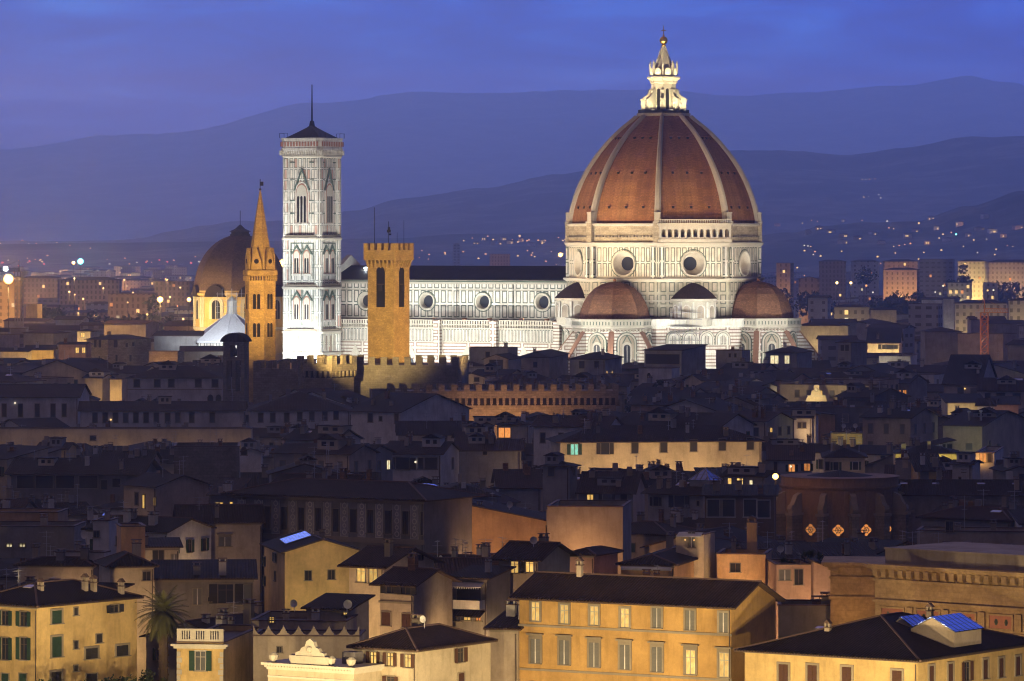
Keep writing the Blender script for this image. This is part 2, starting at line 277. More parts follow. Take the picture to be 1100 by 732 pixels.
# ------------------------------------------------------------------ windows (cached meshes, one object each)
WC = {}
def wmesh(kind, w, h, mats, fn):
    key = (kind, round(w, 2), round(h, 2), tuple(mats))
    if key not in WC:
        m = MB(); fn(m); WC[key] = m.mesh(kind, list(mats))
    return WC[key]
def window(parent, loc, rz, w, h, st, near):
    """st: style string. letters: l/y/o/n lit warm/pale/orange/green, g green shutters open, b brown shutters open, G/B/K/Y closed shutters, f stone surround, h hood, a arched, w white frame"""
    lit = 'lit' if 'l' in st else 'litw' if 'y' in st else 'litr' if 'o' in st else 'litg' if 'n' in st else 'glass'
    if not near:
        def f(m):
            m.box(-w / 2, w / 2, -.03, .05, -h / 2, h / 2, 1)
            if 'a' in st: m.loft([[(w / 2 * math.cos(a), y, h / 2 + w / 2 * math.sin(a)) for a in [math.pi * i / 6 for i in range(7)]] for y in (-.03, .05)], 1)
            for a, b, c, d in ((-w / 2 - .12, -w / 2, -h / 2, h / 2), (w / 2, w / 2 + .12, -h / 2, h / 2), (-w / 2 - .12, w / 2 + .12, h / 2, h / 2 + .14), (-w / 2 - .2, w / 2 + .2, -h / 2 - .15, -h / 2)):
                if not ('a' in st and c == h / 2): m.box(a, b, -.12, .02, c, d, 0)
            if lit != 'glass' and w > .7: m.box(-.06, .06, -.06, -.03, -h / 2, h / 2, 2)
            if 'g' in st or 'b' in st or 'k' in st:
                for s in (-1, 1): m.box(min(s * (w / 2 + .1), s * (w + .05)), max(s * (w / 2 + .1), s * (w + .05)), -.2, -.125, -h / 2, h / 2, 3)
        sh = 'gshut' if 'g' in st else 'bshut' if 'b' in st else 'dshut'
        pan = {'G': 'gshut', 'B': 'bshut', 'K': 'dshut', 'Y': 'gyshut'}
        c = next((pan[x] for x in 'GBKY' if x in st), lit)
        return link('window', wmesh('window', w, h, ['lighttrim' if 'w' in st else 'trim', c, 'darkframe', sh] + [M['trim']] * ('a' in st), f), parent, loc, rz)
    fw = .22 if 'f' in st else .09
    def f(m):
        for a, b, c, d in ((-w / 2 - fw, -w / 2, -h / 2, h / 2), (w / 2, w / 2 + fw, -h / 2, h / 2), (-w / 2 - fw, w / 2 + fw, h / 2, h / 2 + fw)): m.box(a, b, -.13, .02, c, d)
        if 'h' in st: m.box(-w / 2 - fw - .16, w / 2 + fw + .16, -.36, .02, h / 2 + fw + .2, h / 2 + fw + .36); m.box(-w / 2 - fw, w / 2 + fw, -.1, .02, h / 2 + fw, h / 2 + fw + .2)
    o = link('window', wmesh('window_surround', w, h, ['lighttrim' if 'w' in st else 'trim', 'f' if 'f' in st else 'trim'][:1] + [M['trim']] * (('f' in st) + ('h' in st)), f), parent, loc, rz)
    link('sill', wmesh('sill', w, 0, ['trim'], lambda m: m.box(-w / 2 - fw - .08, w / 2 + fw + .08, -.24, .03, -.1, .0)), o, (0, 0, -h / 2))
    closed = next((x for x in 'GBKY' if x in st), None)
    if closed:
        sm = {'G': 'gshut', 'B': 'bshut', 'K': 'dshut', 'Y': 'gyshut'}[closed]
        def sf(m):
            m.box(-w / 4 + .015, w / 4 - .015, -.075, -.035, -h / 2, h / 2)
            nl = max(4, int(h / .14))
            for i in range(nl): z = -h / 2 + .08 + (h - .16) * i / (nl - 1); m.slab([(-w / 4 + .07, -.10, z), (w / 4 - .07, -.10, z), (w / 4 - .07, -.076, z + .06), (-w / 4 + .07, -.076, z + .06)], .02)
        for s in (-1, 1): link('shutter', wmesh('shutter_closed', w, h, [sm], sf), o, (s * w / 4, 0, 0))
        if closed == 'Y': link('sash', wmesh('sash_bar', w, h, ['white'], lambda m: m.box(-.05, .05, -.12, -.02, -h / 2, h / 2)), o)
        return o
    def pf(m):
        m.box(-w / 2, w / 2, -.012, .03, -h / 2, h / 2, 0)
    def ff(m):
        for a, b in ((-w / 2, -w / 2 + .07), (w / 2 - .07, w / 2), (-.045, .045)): m.box(a, b, -.05, -.014, -h / 2, h / 2)
        for z in (-h / 2, h / 2 - .07, h * .18): m.box(-w / 2 + .072, -.047, -.05, -.014, z, z + .06); m.box(.047, w / 2 - .072, -.05, -.014, z, z + .06)
    link('pane', wmesh('pane', w, h, [lit], pf), o)
    link('sash', wmesh('sash', w, h, ['frame' if 'w' in st or 'f' in st else 'darkframe'], ff), o)
    if 'g' in st or 'b' in st or 'k' in st:
        sm = 'gshut' if 'g' in st else 'bshut' if 'b' in st else 'dshut'
        def sf(m):
            m.box(-w / 4, w / 4, -.05, 0, -h / 2, h / 2); nl = max(4, int(h / .15))
            for i in range(nl): z = -h / 2 + .08 + (h - .16) * i / (nl - 1); m.slab([(-w / 4 + .06, -.075, z), (w / 4 - .06, -.075, z), (w / 4 - .06, -.051, z + .06), (-w / 4 + .06, -.051, z + .06)], .02)
        for s in (-1, 1): link('shutter', wmesh('shutter_open', w, h, [sm], sf), o, (s * (w * .75 + fw * .4), -.14, 0), s * -.09)
    return o
# ------------------------------------------------------------------ houses
FP = []          # footprints (x, y, radius)
PROT = []        # (px0, px1, lowest visible row, Y)
SKY = [732.0] * 1400   # highest row already covered per photo column (front to back)
MARKS = []       # nicknames of hand-built things: (px, py, text)
def cover(px0, px1, py):
    for i in range(max(0, int(px0)), min(1100, int(px1) + 1)): SKY[i] = min(SKY[i], py)
def roofgeo(m, kind, w, d, ze, pitch, oh, near, tk=.16):
    """tiled roof planes as thick slabs; m material 0 tiles, 1 wood, 2 ridge tiles"""
    x0, x1, y0, y1 = -w / 2 - oh, w / 2 + oh, -d / 2 - oh, d / 2 + oh
    zb = ze - oh * pitch + tk
    def rdg(p, q):
        if near: m.tube(p, q, .13, 5, 2)
    if kind == 'hip':
        if w >= d:
            k = (y1 - y0) / 2; zr = zb + k * pitch; a, b = (x0 + k, 0, zr), (x1 - k, 0, zr)
        else:
            k = (x1 - x0) / 2; zr = zb + k * pitch; a, b = (0, y0 + k, zr), (0, y1 - k, zr)
        c = [(x0, y0, zb), (x1, y0, zb), (x1, y1, zb), (x0, y1, zb)]
        if w >= d: fs = ([c[0], c[1], b, a], [c[1], c[2], b], [c[2], c[3], a, b], [c[3], c[0], a])
        else: fs = ([c[0], c[1], a], [c[1], c[2], b, a], [c[2], c[3], b], [c[3], c[0], a, b])
        for q in fs: m.slab(q, tk, 0, 1)
        rdg(a, b)
        for cc, e in ((c[0], a), (c[3], a if w >= d else b), (c[1], b if w >= d else a), (c[2], b)): rdg(cc, e)
        return zr
    if kind == 'gx':
        zr = zb + (y1 - y0) / 2 * pitch
        m.slab([(x0, y0, zb), (x1, y0, zb), (x1, 0, zr), (x0, 0, zr)], tk, 0, 1); m.slab([(x1, y1, zb), (x0, y1, zb), (x0, 0, zr), (x1, 0, zr)], tk, 0, 1); rdg((x0, 0, zr), (x1, 0, zr)); return zr
    if kind == 'gy':
        zr = zb + (x1 - x0) / 2 * pitch
        m.slab([(x0, y1, zb), (x0, y0, zb), (0, y0, zr), (0, y1, zr)], tk, 0, 1); m.slab([(x1, y0, zb), (x1, y1, zb), (0, y1, zr), (0, y0, zr)], tk, 0, 1); rdg((0, y0, zr), (0, y1, zr)); return zr
    if kind == 'shed':
        m.slab([(x0, y0, zb), (x1, y0, zb), (x1, y1, zb + (y1 - y0) * pitch), (x0, y1, zb + (y1 - y0) * pitch)], tk, 0, 1); return zb + (y1 - y0) * pitch
    if kind == 'sx':
        h = zb + (x1 - x0) * pitch
        m.slab([(x0, y0, h), (x1, y0, zb), (x1, y1, zb), (x0, y1, h)], tk, 0, 1); return h
    # flat terrace with parapet cap
    m.box(-w / 2 + .25, w / 2 - .25, -d / 2 + .25, d / 2 - .25, ze - .7, ze - .55, 1)
    for q in ((-w / 2 - .12, w / 2 + .12, -d / 2 - .12, -d / 2 + .3), (-w / 2 - .12, w / 2 + .12, d / 2 - .3, d / 2 + .12), (-w / 2 - .12, -w / 2 + .3, -d / 2 + .303, d / 2 - .303), (w / 2 - .3, w / 2 + .12, -d / 2 + .303, d / 2 - .303)): m.box(*q, ze, ze + .14, 2)
    return ze
def wallgeo(m, kind, w, d, ze, pitch, z0=0, k=0):
    a, b, c, e = (-w / 2, -d / 2), (w / 2, -d / 2), (w / 2, d / 2), (-w / 2, d / 2)
    q = lambda p, z: (p[0], p[1], z)
    def side(p, r, zp, zr, mid=None):
        m.face([q(p, z0), q(r, z0), q(r, zr)] + ([mid] if mid else []) + [q(p, zp)], k)
    if kind in ('hip',): [side(*s, ze, ze) for s in ((a, b), (b, c), (c, e), (e, a))]
    elif kind == 'flat':
        m.prism([a, b, c, e], z0, ze - .6, k)
        for x0, x1, y0, y1 in ((-w / 2, w / 2, -d / 2, -d / 2 + .25), (-w / 2, w / 2, d / 2 - .25, d / 2), (-w / 2, -w / 2 + .25, -d / 2 + .25, d / 2 - .25), (w / 2 - .25, w / 2, -d / 2 + .25, d / 2 - .25)): m.box(x0, x1, y0, y1, ze - .6, ze, k)
    elif kind == 'gx': h = ze + d / 2 * pitch; side(a, b, ze, ze); side(b, c, ze, ze, (w / 2, 0, h)); side(c, e, ze, ze); side(e, a, ze, ze, (-w / 2, 0, h))
    elif kind == 'gy': h = ze + w / 2 * pitch; side(a, b, ze, ze, (0, -d / 2, h)); side(b, c, ze, ze); side(c, e, ze, ze, (0, d / 2, h)); side(e, a, ze, ze)
    elif kind == 'shed': h = ze + d * pitch; side(a, b, ze, ze); side(b, c, ze, h); side(c, e, h, h); side(e, a, h, ze)
    elif kind == 'sx': h = ze + w * pitch; side(a, b, h, ze); side(b, c, ze, ze); side(c, e, ze, h); side(e, a, h, h)
def chimneys(par, n, w, d, ze, pitch, kind, rng, near):
    for _ in range(n):
        x, y = rng.uniform(-w * .38, w * .38), rng.uniform(-d * .4, d * .15)
        z = ze + (pitch * max(0, min(d / 2 - abs(y), w / 2 - abs(x) if kind == 'hip' else 99)) if kind != 'flat' else -.6)
        s, h = rng.uniform(.28, .5), rng.uniform(.9, 1.7); m = MB()
        m.box(-s, s, -s * .8, s * .8, -.8, h, 0)
        if near or rng.random() < .5:
            m.box(-s - .08, s + .08, -s * .8 - .08, s * .8 + .08, h + .001, h + .1, 1)
            for q in (-1, 1): m.box(q * s * .75 - .08, q * s * .75 + .08, -s * .6, s * .6, h + .1, h + .4, 0)
            m.slab([(-s - .12, -s, h + .5), (s + .12, -s, h + .5), (s + .12, s, h + .5), (-s - .12, s, h + .5)], .08, 1)
        m.build('chimney', [rng.choice(['beige', 'grey', 'trim', 'brick', 'white']), 'ridge'], par, loc=(x, y, z))
def antenna(par, x, y, z, h, rng):
    m = MB(); m.tube((0, 0, -.5), (0, 0, h), .045, 4)
    for zz_, l in ((h - .15, .9), (h - .7, .6), (h * .55, .45)):
        a = rng.uniform(0, 3); dx, dy = math.cos(a) * l, math.sin(a) * l; m.tube((-dx, -dy, zz_), (dx, dy, zz_), .025, 4)
        for k in range(5): t = -1 + k * .5; m.tube((dx * t - dy * .3, dy * t + dx * .3, zz_), (dx * t + dy * .3, dy * t - dx * .3, zz_), .018, 3)
    m.build('antenna', 'alu', par, loc=(x, y, z))
def dish(par, x, y, z, r=.45, rz=0):
    m = MB(); m.tube((0, 0, -.6), (0, 0, .1), .035, 5)
    m.loft([[(rr * math.cos(2 * math.pi * j / 14), -.12 - yy, .35 + rr * math.sin(2 * math.pi * j / 14)) for j in range(14)] for rr, yy in ((.02, 0), (r * .6, .06), (r, .17))], cap=False)
    m.tube((0, -.12, .1), (0, -.6, .32), .02, 4); m.build('satellite_dish', 'dish', par, loc=(x, y, z), rz=rz)
def house(lab, px0, px1, py, ze, a=-30, px2=None, d=12, roof='hip', pitch=.32, wall='grey', tile=None, pb=None, wins=(), auto=None, oh=.55, chim=2, nick=None, L=None,
          name='house', cat='house', kids=(), ant=0, cornice=True, group=None, prot=True, z0=0, Y=None, cam_rng=None):
    rng = random.Random(int(px0 * 7 + py * 13 + ze * 31)); a = R(a)
    Y = Y or Yof(py, ze); c, s = math.cos(a), math.sin(a)
    B = Vector(((px1 - 550) / F * Y, Y)); k0 = (px0 - 550) / F
    w = (k0 * B.y - B.x) / (-c + k0 * s)
    if px2 is not None:
        k2 = (px2 - 550) / F; u, v = -s, c; d = (k2 * B.y - B.x) / (u - k2 * v)
    d = max(2, min(d, 40))
    A = B - w * Vector((c, s)); ctr = (A + B) / 2 + Vector((-s, c)) * d / 2
    near = Y < 640
    t = thing(name, lab, cat, (ctr.x, ctr.y, z0), a, group)
    ze -= z0
    m = MB(); wallgeo(m, roof, w, d, ze, pitch, 0, 0)
    if near and cornice and roof in ('hip', 'gx', 'shed'):
        m.box(-w / 2 - .08, w / 2 + .08, -d / 2 - .1, -d / 2 - .003, ze - .35, ze - .12, 1)
    m.build('wall', [wall, 'trim'], t)
    m = MB(); rk = roof; zr = roofgeo(m, roof, w, d, ze, pitch, oh, near)
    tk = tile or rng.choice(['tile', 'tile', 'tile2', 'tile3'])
    if near and roof != 'flat':    # rounded eave tiles along the front
        zb = ze - oh * pitch + .16
        if roof in ('hip', 'gx', 'shed'):
            n = int((w + 2 * oh) / .34)
            for i in range(n): x = -w / 2 - oh + (i + .5) * .34; m.tube((x, -d / 2 - oh - .05, zb + .0), (x, -d / 2 - oh + .35, zb + .4 * pitch), .10, 4, 0)
        if roof == 'hip' and px2:
            n = int((d + 2 * oh) / .34)
            for i in range(n): y = -d / 2 - oh + (i + .5) * .34; m.tube((w / 2 + oh + .05, y, zb), (w / 2 + oh - .35, y, zb + .4 * pitch), .10, 4, 0)
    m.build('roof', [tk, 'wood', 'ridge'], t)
    if near and roof != 'flat':
        m = MB(); m.tube((w / 2 - .15, -d / 2 - .12, .5), (w / 2 - .15, -d / 2 - .12, ze - .5), .06, 5); m.build('drainpipe', 'darkframe', t)
    if chim and 640 < Y < 1150: chim += 2
    if chim: chimneys(t, chim, w, d, ze, pitch, roof, rng, near)
    for _ in range(ant): antenna(t, rng.uniform(-w * .4, w * .4), rng.uniform(-d * .3, d * .2), ze + .6, rng.uniform(2.2, 4), rng)
    if 640 < Y < 1250 and roof in ('gx', 'hip', 'gy'):
        for _ in range(rng.choice((0, 0, 1, 1))):
            x = rng.uniform(-w * .3, w * .3); y = -d * rng.uniform(.1, .3); zc = ze + pitch * (d / 2 + y); bw, bh = rng.uniform(1.0, 2.6), rng.uniform(.7, 1.5); m = MB(); kk = rng.random() < .6
            m.box(-bw, bw, -.9, 2.2, -.6, bh, 0); m.box(-bw * .6, -bw * .15, -.93, -.88, bh * .3, bh * .8, 2); m.box(bw * .2, bw * .6, -.93, -.88, bh * .3, bh * .8, 2)
            if kk: m.loft([[(-bw - .25, yy, bh), (bw + .25, yy, bh), (0, yy, bh + bw * .5)] for yy in (-1.2, 2.2)], 1)
            else: m.box(-bw - .2, bw + .2, -1.1, 2.3, bh + .002, bh + .14, 1)
            m.build('dormer', [rng.choice([wall, 'white', 'cream', 'grey']), tk, 'glass'], t, loc=(x, y, zc))
        if rng.random() < .5: m = MB(); m.tube((w / 2 - .3, -d / 2 - .1, 1), (w / 2 - .3, -d / 2 - .1, ze - .3), .09, 4); m.build('drainpipe', 'darkframe', t)
        if rng.random() < .16: m = MB(); m.ball((0, 0, 0), .2, 8); m.build('wall_lamp', rng.choice(['lampy', 'lampy', 'dotw']), t, loc=(rng.uniform(-w / 3, w / 3), -d / 2 - .25, ze - rng.uniform(.8, 2)))
    # windows given by their place in the photo, put on the wall plane they belong to
    def onface(fc, px, pyy):
        dv = Vector(((px - 550) / F, 1, -(pyy - HZ) / F)); n, p0, rz = {'f': (Vector((s, -c, 0)), Vector((B.x, B.y, 0)), 0), 'r': (Vector((c, s, 0)), Vector((B.x, B.y, 0)), R(90)), 'l': (Vector((-c, -s, 0)), Vector((A.x, A.y, 0)), R(-90))}[fc]
        O = Vector((0, 0, EYE)); tt = (p0 - O).dot(n) / dv.dot(n); P = O + dv * tt; q = Vector((P.x - ctr.x, P.y - ctr.y))
        return Vector((q.x * c + q.y * s, -q.x * s + q.y * c, P.z - z0)), rz
    for it in wins:
        fc, px, pyy, ww, hh, st = it; loc, rz = onface(fc, px, pyy)
        if fc == 'f': loc.y = -d / 2; loc.x = max(-w / 2 + ww / 2 + .1, min(w / 2 - ww / 2 - .1, loc.x))
        else: loc.x = (w / 2 if fc == 'r' else -w / 2); loc.y = max(-d / 2 + ww / 2 + .1, min(d / 2 - ww / 2 - .1, loc.y))
        window(t, loc, rz, ww, hh, st, near)
    if auto:
        rows, spc, ww, hh, st, pl = auto
        sides = [('f', w, 0)] + ([('r', d, R(90))] if s < -.2 else [('l', d, R(-90))] if s > .2 else [])
        for fc, ln, rz in sides:
            n = max(1, int(ln / spc))
            for i in range(n):
                for r_ in range(rows):
                    if rng.random() < .12: continue
                    u = -ln / 2 + (i + .5) * ln / n; z = ze - 1.9 - hh / 2 + .6 - r_ * 3.5
                    loc = (u, -d / 2, z) if fc == 'f' else (w / 2, u, z) if fc == 'r' else (-w / 2, -u, z)
                    s2 = rng.choice(['l', 'l', 'y', 'o']) if rng.random() < pl else st
                    window(t, loc, rz, ww, hh, s2, near)
    for kd in kids: kd(t, w, d, ze, rng)
    FP.append((ctr.x, ctr.y, w / 2, d / 2, c, s))
    ptop = HZ + (EYE - zr - z0) / (Y + d / 2) * F if roof in ('hip', 'gx') else py
    right = px2 if px2 else px1
    pb = pb or py + 20
    if Y > 1150: pb = py + .55 * (pb - py)
    if prot: PROT.append((min(px0, px1), max(px1, right), pb, Y, py))
    if nick: MARKS.append(((px0 + right) / 2, py, nick))
    if L:
        for e in L:   # street lamps in the lane before the house: (fraction along the front, distance out, height, power[, colour])
            f_, do, hz, pw = e[:4]; col = e[4] if len(e) > 4 else (1, .62, .28)
            p = A + (B - A) * f_ + Vector((s, -c)) * do
            if do > 0: q_ = p - Vector((s, -c)) * do; lamp((p.x, p.y, hz), pw * (4.2 if near else 2.0), col, 'SPOT', (q_.x, q_.y, min(ze, hz + .35 * do)), 150, .9)
            else: q_ = p + Vector((-c, -s)) * 12; lamp((p.x, p.y, hz), pw * 1.7, col, 'SPOT', (q_.x, q_.y, hz + 6), 150, .9)
    t['_w'] = w; t['_d'] = d
    return t
def overlaps(x, y, r, pad=2.0):
    for X, Yy, hw, hd, c, s in FP:
        dx, dy = x - X, y - Yy
        if abs(dx) > 60 or abs(dy) > 60: continue
        u, v = dx * c + dy * s, -dx * s + dy * c
        du, dv = max(0, abs(u) - hw), max(0, abs(v) - hd)
        if du * du + dv * dv < (r + pad) ** 2: return True
    return False
# small extras for the kids lists
def k_dish(fx, fy, dz=0, r=.45): return lambda t, w, d, z, g: dish(t, fx * w / 2, fy * d / 2, z + 1.0 + dz, r, g.uniform(-.5, .5))
def k_sky(fx, fy, l, wd, pitch=.32, mat='skyglass', lift=.22):
    def f(t, w, d, z, g):
        x, y = fx * w / 2, fy * d / 2; s = 1 if y < 0 else -1
        zc = z + (d / 2 - abs(y)) * pitch + lift; sl = s * pitch; m = MB()
        m.slab([(x - l / 2, y - wd / 2, zc - sl * wd / 2), (x + l / 2, y - wd / 2, zc - sl * wd / 2), (x + l / 2, y + wd / 2, zc + sl * wd / 2), (x - l / 2, y + wd / 2, zc + sl * wd / 2)], .12, 0, 1)
        m.build('skylight', [mat, 'frame'], t)
    return f
# ------------------------------------------------------------------ ground and hills
m = MB(); m.face([(-9000, -200, 0), (9000, -200, 0), (9000, 24000, 0), (-9000, 24000, 0)]); setting(m.build('ground', 'ground'))
from mathutils import noise as NZ
HILLS = []
def hill(name, Y, prof, depth, seed, amp, mat='hill', rough=1.0):
    """a wooded ridge: prof is its skyline (photo column, row) at distance Y; it slopes down towards the town"""
    x0, x1 = prof[0][0], prof[-1][0]; nx, ny = 260, 26; m = MB(); g = []
    for j in range(ny + 1):
        t = j / ny; row = []
        for i in range(nx + 1):
            px = x0 + (x1 - x0) * i / nx
            for (a, b), (c, d) in zip(prof, prof[1:]):
                if a <= px <= c: q = (px - a) / (c - a); q = q * q * (3 - 2 * q); py = b + (d - b) * q; break
            yy = Y - depth * (1 - t); x = (px - 550) / F * Y; H = zof(py, Y)
            sh = t ** .8 if t < .92 else 1 - (1 - t) * .3
            z = H * sh
            z += amp * NZ.fractal(Vector((x / 420 + seed, yy / 420, seed)), 1, 2, 6) * (.15 + t) * (1 if t < 1 else .35) + amp * .12 * rough * NZ.noise(Vector((x / 28, yy / 28, seed)))
            row.append((x, yy, max(-1, z)))
        g.append(row)
    g.append([(x, y + 900, -5) for x, y, z in g[-1]])
    m.loft([[p for p in r] for r in g], 0, cap=False, closed=False)
    return HILLS.append(setting(m.build(name, mat))) or HILLS[-1]
hill('far_mountain', 22000, [(-260, 170), (0, 160), (120, 149), (200, 142), (330, 112), (460, 99), (560, 100), (700, 98), (820, 104), (960, 92), (1030, 84), (1080, 92), (1130, 112), (1360, 150)], 4500, 3.1, 26, rough=.3)
hill('middle_hills', 10500, [(-260, 262), (120, 258), (300, 240), (380, 226), (440, 212), (520, 200), (600, 186), (700, 172), (790, 163), (850, 164), (905, 169), (960, 162), (1030, 154), (1100, 148), (1360, 140)], 2300, 7.7, 14)
hill('wooded_foothill', 6300, [(640, 262), (780, 258), (850, 250), (885, 243), (930, 240), (980, 238), (1040, 222), (1100, 205), (1360, 190)], 900, 12.3, 9)
hill('low_foothill', 7400, [(-260, 264), (100, 262), (300, 259), (420, 256), (500, 252), (600, 250), (700, 252), (820, 258)], 900, 2.2, 5)
# ------------------------------------------------------------------ the cathedral
ANG = R(-28); DC = Vector((45.1 - .6, 1350, 0)); Dz = lambda py, Y=1350: zof(py, Y)
duomo = thing('cathedral', 'floodlit white marble cathedral with a huge red tiled octagonal dome', 'cathedral', DC, ANG)
V8 = [R(22.5 + 45 * k) for k in range(8)]
def octp(r, z, cx=0, cy=0): return [(cx + r * math.cos(a), cy + r * math.sin(a), z) for a in V8]
m = MB(); m.loft([octp(33, 0), octp(33, 29.6)], 0); m.loft([octp(33.05, 22.2), octp(33.25, 22.2), octp(33.25, 22.7), octp(33.05, 22.7)], 1, cap=False)
m.loft([octp(33.7, 29.6), octp(34.1, 30.1), octp(34.1, 30.4)], 1); m.loft([octp(33.9, 30.4), octp(33.9, 31.7), octp(34.15, 31.7), octp(34.15, 32.1)], 1)
m.build('crossing_base', ['bands', 'marble', 'green'], duomo)
m = MB(); m.loft([octp(28.6, 32), octp(28.6, 42.6)], 0)
for r0, z0, z1 in ((28.75, 37, 37.4),): m.loft([octp(r0, z0), octp(r0, z1)], 1, cap=False)
m.loft([octp(28.9, 42.6), octp(29.6, 43.2), octp(29.6, 43.6), octp(28.9, 43.7)], 1); m.build('lower_drum', ['lowdrum', 'lighttrim'], duomo)
# drum walls with deep round openings
def holed(m, n, t, c, hw, z0, z1, r, zc, k=0, seg=28, depth=2.6, r2=None, kr=1, kg=2):
    """a wall rectangle (centre c, half width hw along t, outward normal n) with a splayed round window"""
    A = sorted(set([2 * math.pi * i / seg for i in range(seg)] + [math.atan2(sz * ((z1 if sz > 0 else z0) - zc) * sz, sx * hw) % (2 * math.pi) for sx in (-1, 1) for sz in (-1, 1)]))
    def rect(a):
        ca, sa = math.cos(a), math.sin(a); k_ = 1e9
        if abs(ca) > 1e-9: k_ = min(k_, hw / abs(ca))
        if sa > 1e-9: k_ = min(k_, (z1 - zc) / sa)
        if sa < -1e-9: k_ = min(k_, (zc - z0) / -sa)
        return ca * k_, sa * k_
    P = lambda u, v, q=0: c + t * u + n * q + Vector((0, 0, zc + v))
    out = [P(*rect(a)) for a in A]; inn = [P(r * math.cos(a), r * math.sin(a)) for a in A]
    m.loft([out, inn], k, cap=False)
    r2 = r2 or r * .58
    ring = lambda rr, q: [P(rr * math.cos(a), rr * math.sin(a), q) for a in A]
    m.loft([ring(r + .35, .02), ring(r + .35, .35), ring(r - .1, .35), ring(r - .25, 0), ring(r * .8, -depth * .5), ring(r2, -depth)], kr, cap=False)
    m.loft([ring(r + .75, .02), ring(r + .75, .12), ring(r + .5, .12), ring(r + .5, .02)], 3, cap=False)
    m.face(ring(r2 + .02, -depth + .01), kg)
RD = 28.3; ap = RD * math.cos(R(22.5)); hwid = RD * math.sin(R(22.5))
for k in range(8):
    a = R(45 * k); n = Vector((math.cos(a), math.sin(a), 0)); t = Vector((-n.y, n.x, 0)); m = MB()
    holed(m, n, t, n * ap, hwid, 43.7, 52.8, 3.45, 47.9)
    m.build('drum_wall', ['drumpan', 'lighttrim', 'glass', 'green'], duomo)
m = MB()
m.loft([octp(28.5, 43.7), octp(28.5, 44.2), octp(28.35, 44.2)], 0, cap=False)
m.loft([octp(28.3, 52.8), octp(29.0, 53.2), octp(29.3, 53.7), octp(29.3, 54.0), octp(28.4, 54.1)], 0)
for a in V8:
    for da in (-.045, .045):
        q = a + da; m.T = Matrix.Translation((27.95 * math.cos(q), 27.95 * math.sin(q), 0)) @ Matrix.Rotation(q, 4, 'Z'); m.box(-.6, .75, -.55, .55, 43.7, 52.8, 1)
m.T = None; m.build('drum_cornice', ['lighttrim', 'clerpan'], duomo)
m = MB(); m.loft([octp(28.2, 54.0), octp(28.2, 58.7)], 0)
for k in range(8):      # rows of corbel stubs on the unfinished band
    a = R(45 * k); n = Vector((math.cos(a), math.sin(a), 0)); t = Vector((-n.y, n.x, 0))
    m.T = Matrix.Translation(n * 26.05) @ Matrix.Rotation(a, 4, 'Z')
    for i in range(19): u = -10 + i * 1.11; m.box(-.05, .55, u - .24, u + .24, 55.5, 56.0, 1)
m.T = None; m.loft([octp(28.3, 58.7), octp(28.9, 59.1), octp(28.9, 59.5), octp(28.2, 59.6)], 2); m.build('unfinished_band', ['rawstone', 'greystone', 'lighttrim'], duomo)
for a in V8:   # clasping piers at the corners
    m = MB(); m.T = Matrix.Translation((27.9 * math.cos(a), 27.9 * math.sin(a), 0)) @ Matrix.Rotation(a, 4, 'Z')
    m.box(-1.1, .95, -1.1, 1.1, 54.1, 59.6, 0); m.box(-1.2, 1.15, -1.25, 1.25, 59.602, 60.1, 1); m.box(-1.0, .8, -.85, .85, 60.1, 62.4, 1); m.box(-1.1, .95, -1.0, 1.0, 62.402, 62.8, 1)
    m.build('corner_pier', ['rawstone', 'lighttrim'], duomo)
# the marble loggia on the south-east side
m = MB(); a = R(-45); m.T = Matrix.Rotation(a, 4, 'Z')
m.box(26.1, 28.6, -10.9, 10.9, 54.1, 55.0); m.box(26.1, 28.5, -10.9, 10.9, 58.6, 59.2); m.box(26.1, 28.8, -11.1, 11.1, 59.2, 59.6)
for i in range(12): u = -10.6 + i * 21.2 / 11; m.box(27.7, 28.3, u - .3, u + .3, 55.0, 58.6)
for i in range(11):
    u0 = -10.3 + i * 21.2 / 11; w_ = 21.2 / 11 - .6; r_ = w_ / 2; cs = [(u0 + r_ - r_ * math.cos(math.pi * j / 6), 57.2 + r_ * math.sin(math.pi * j / 6)) for j in range(7)]
    m.loft([[(x, u, z) for u, z in cs] + [(x, u0 + w_, 58.6), (x, u0, 58.6)] for x in (27.8, 28.2)])
m.box(28.2, 28.3, -10.9, 10.9, 55.0, 55.5)
for i in range(40): u = -10.7 + i * .55; m.box(28.35, 28.5, u - .1, u + .1, 59.6, 60.5)
m.box(28.3, 28.55, -10.9, 10.9, 60.5, 60.7); m.build('loggia', 'lighttrim', duomo)
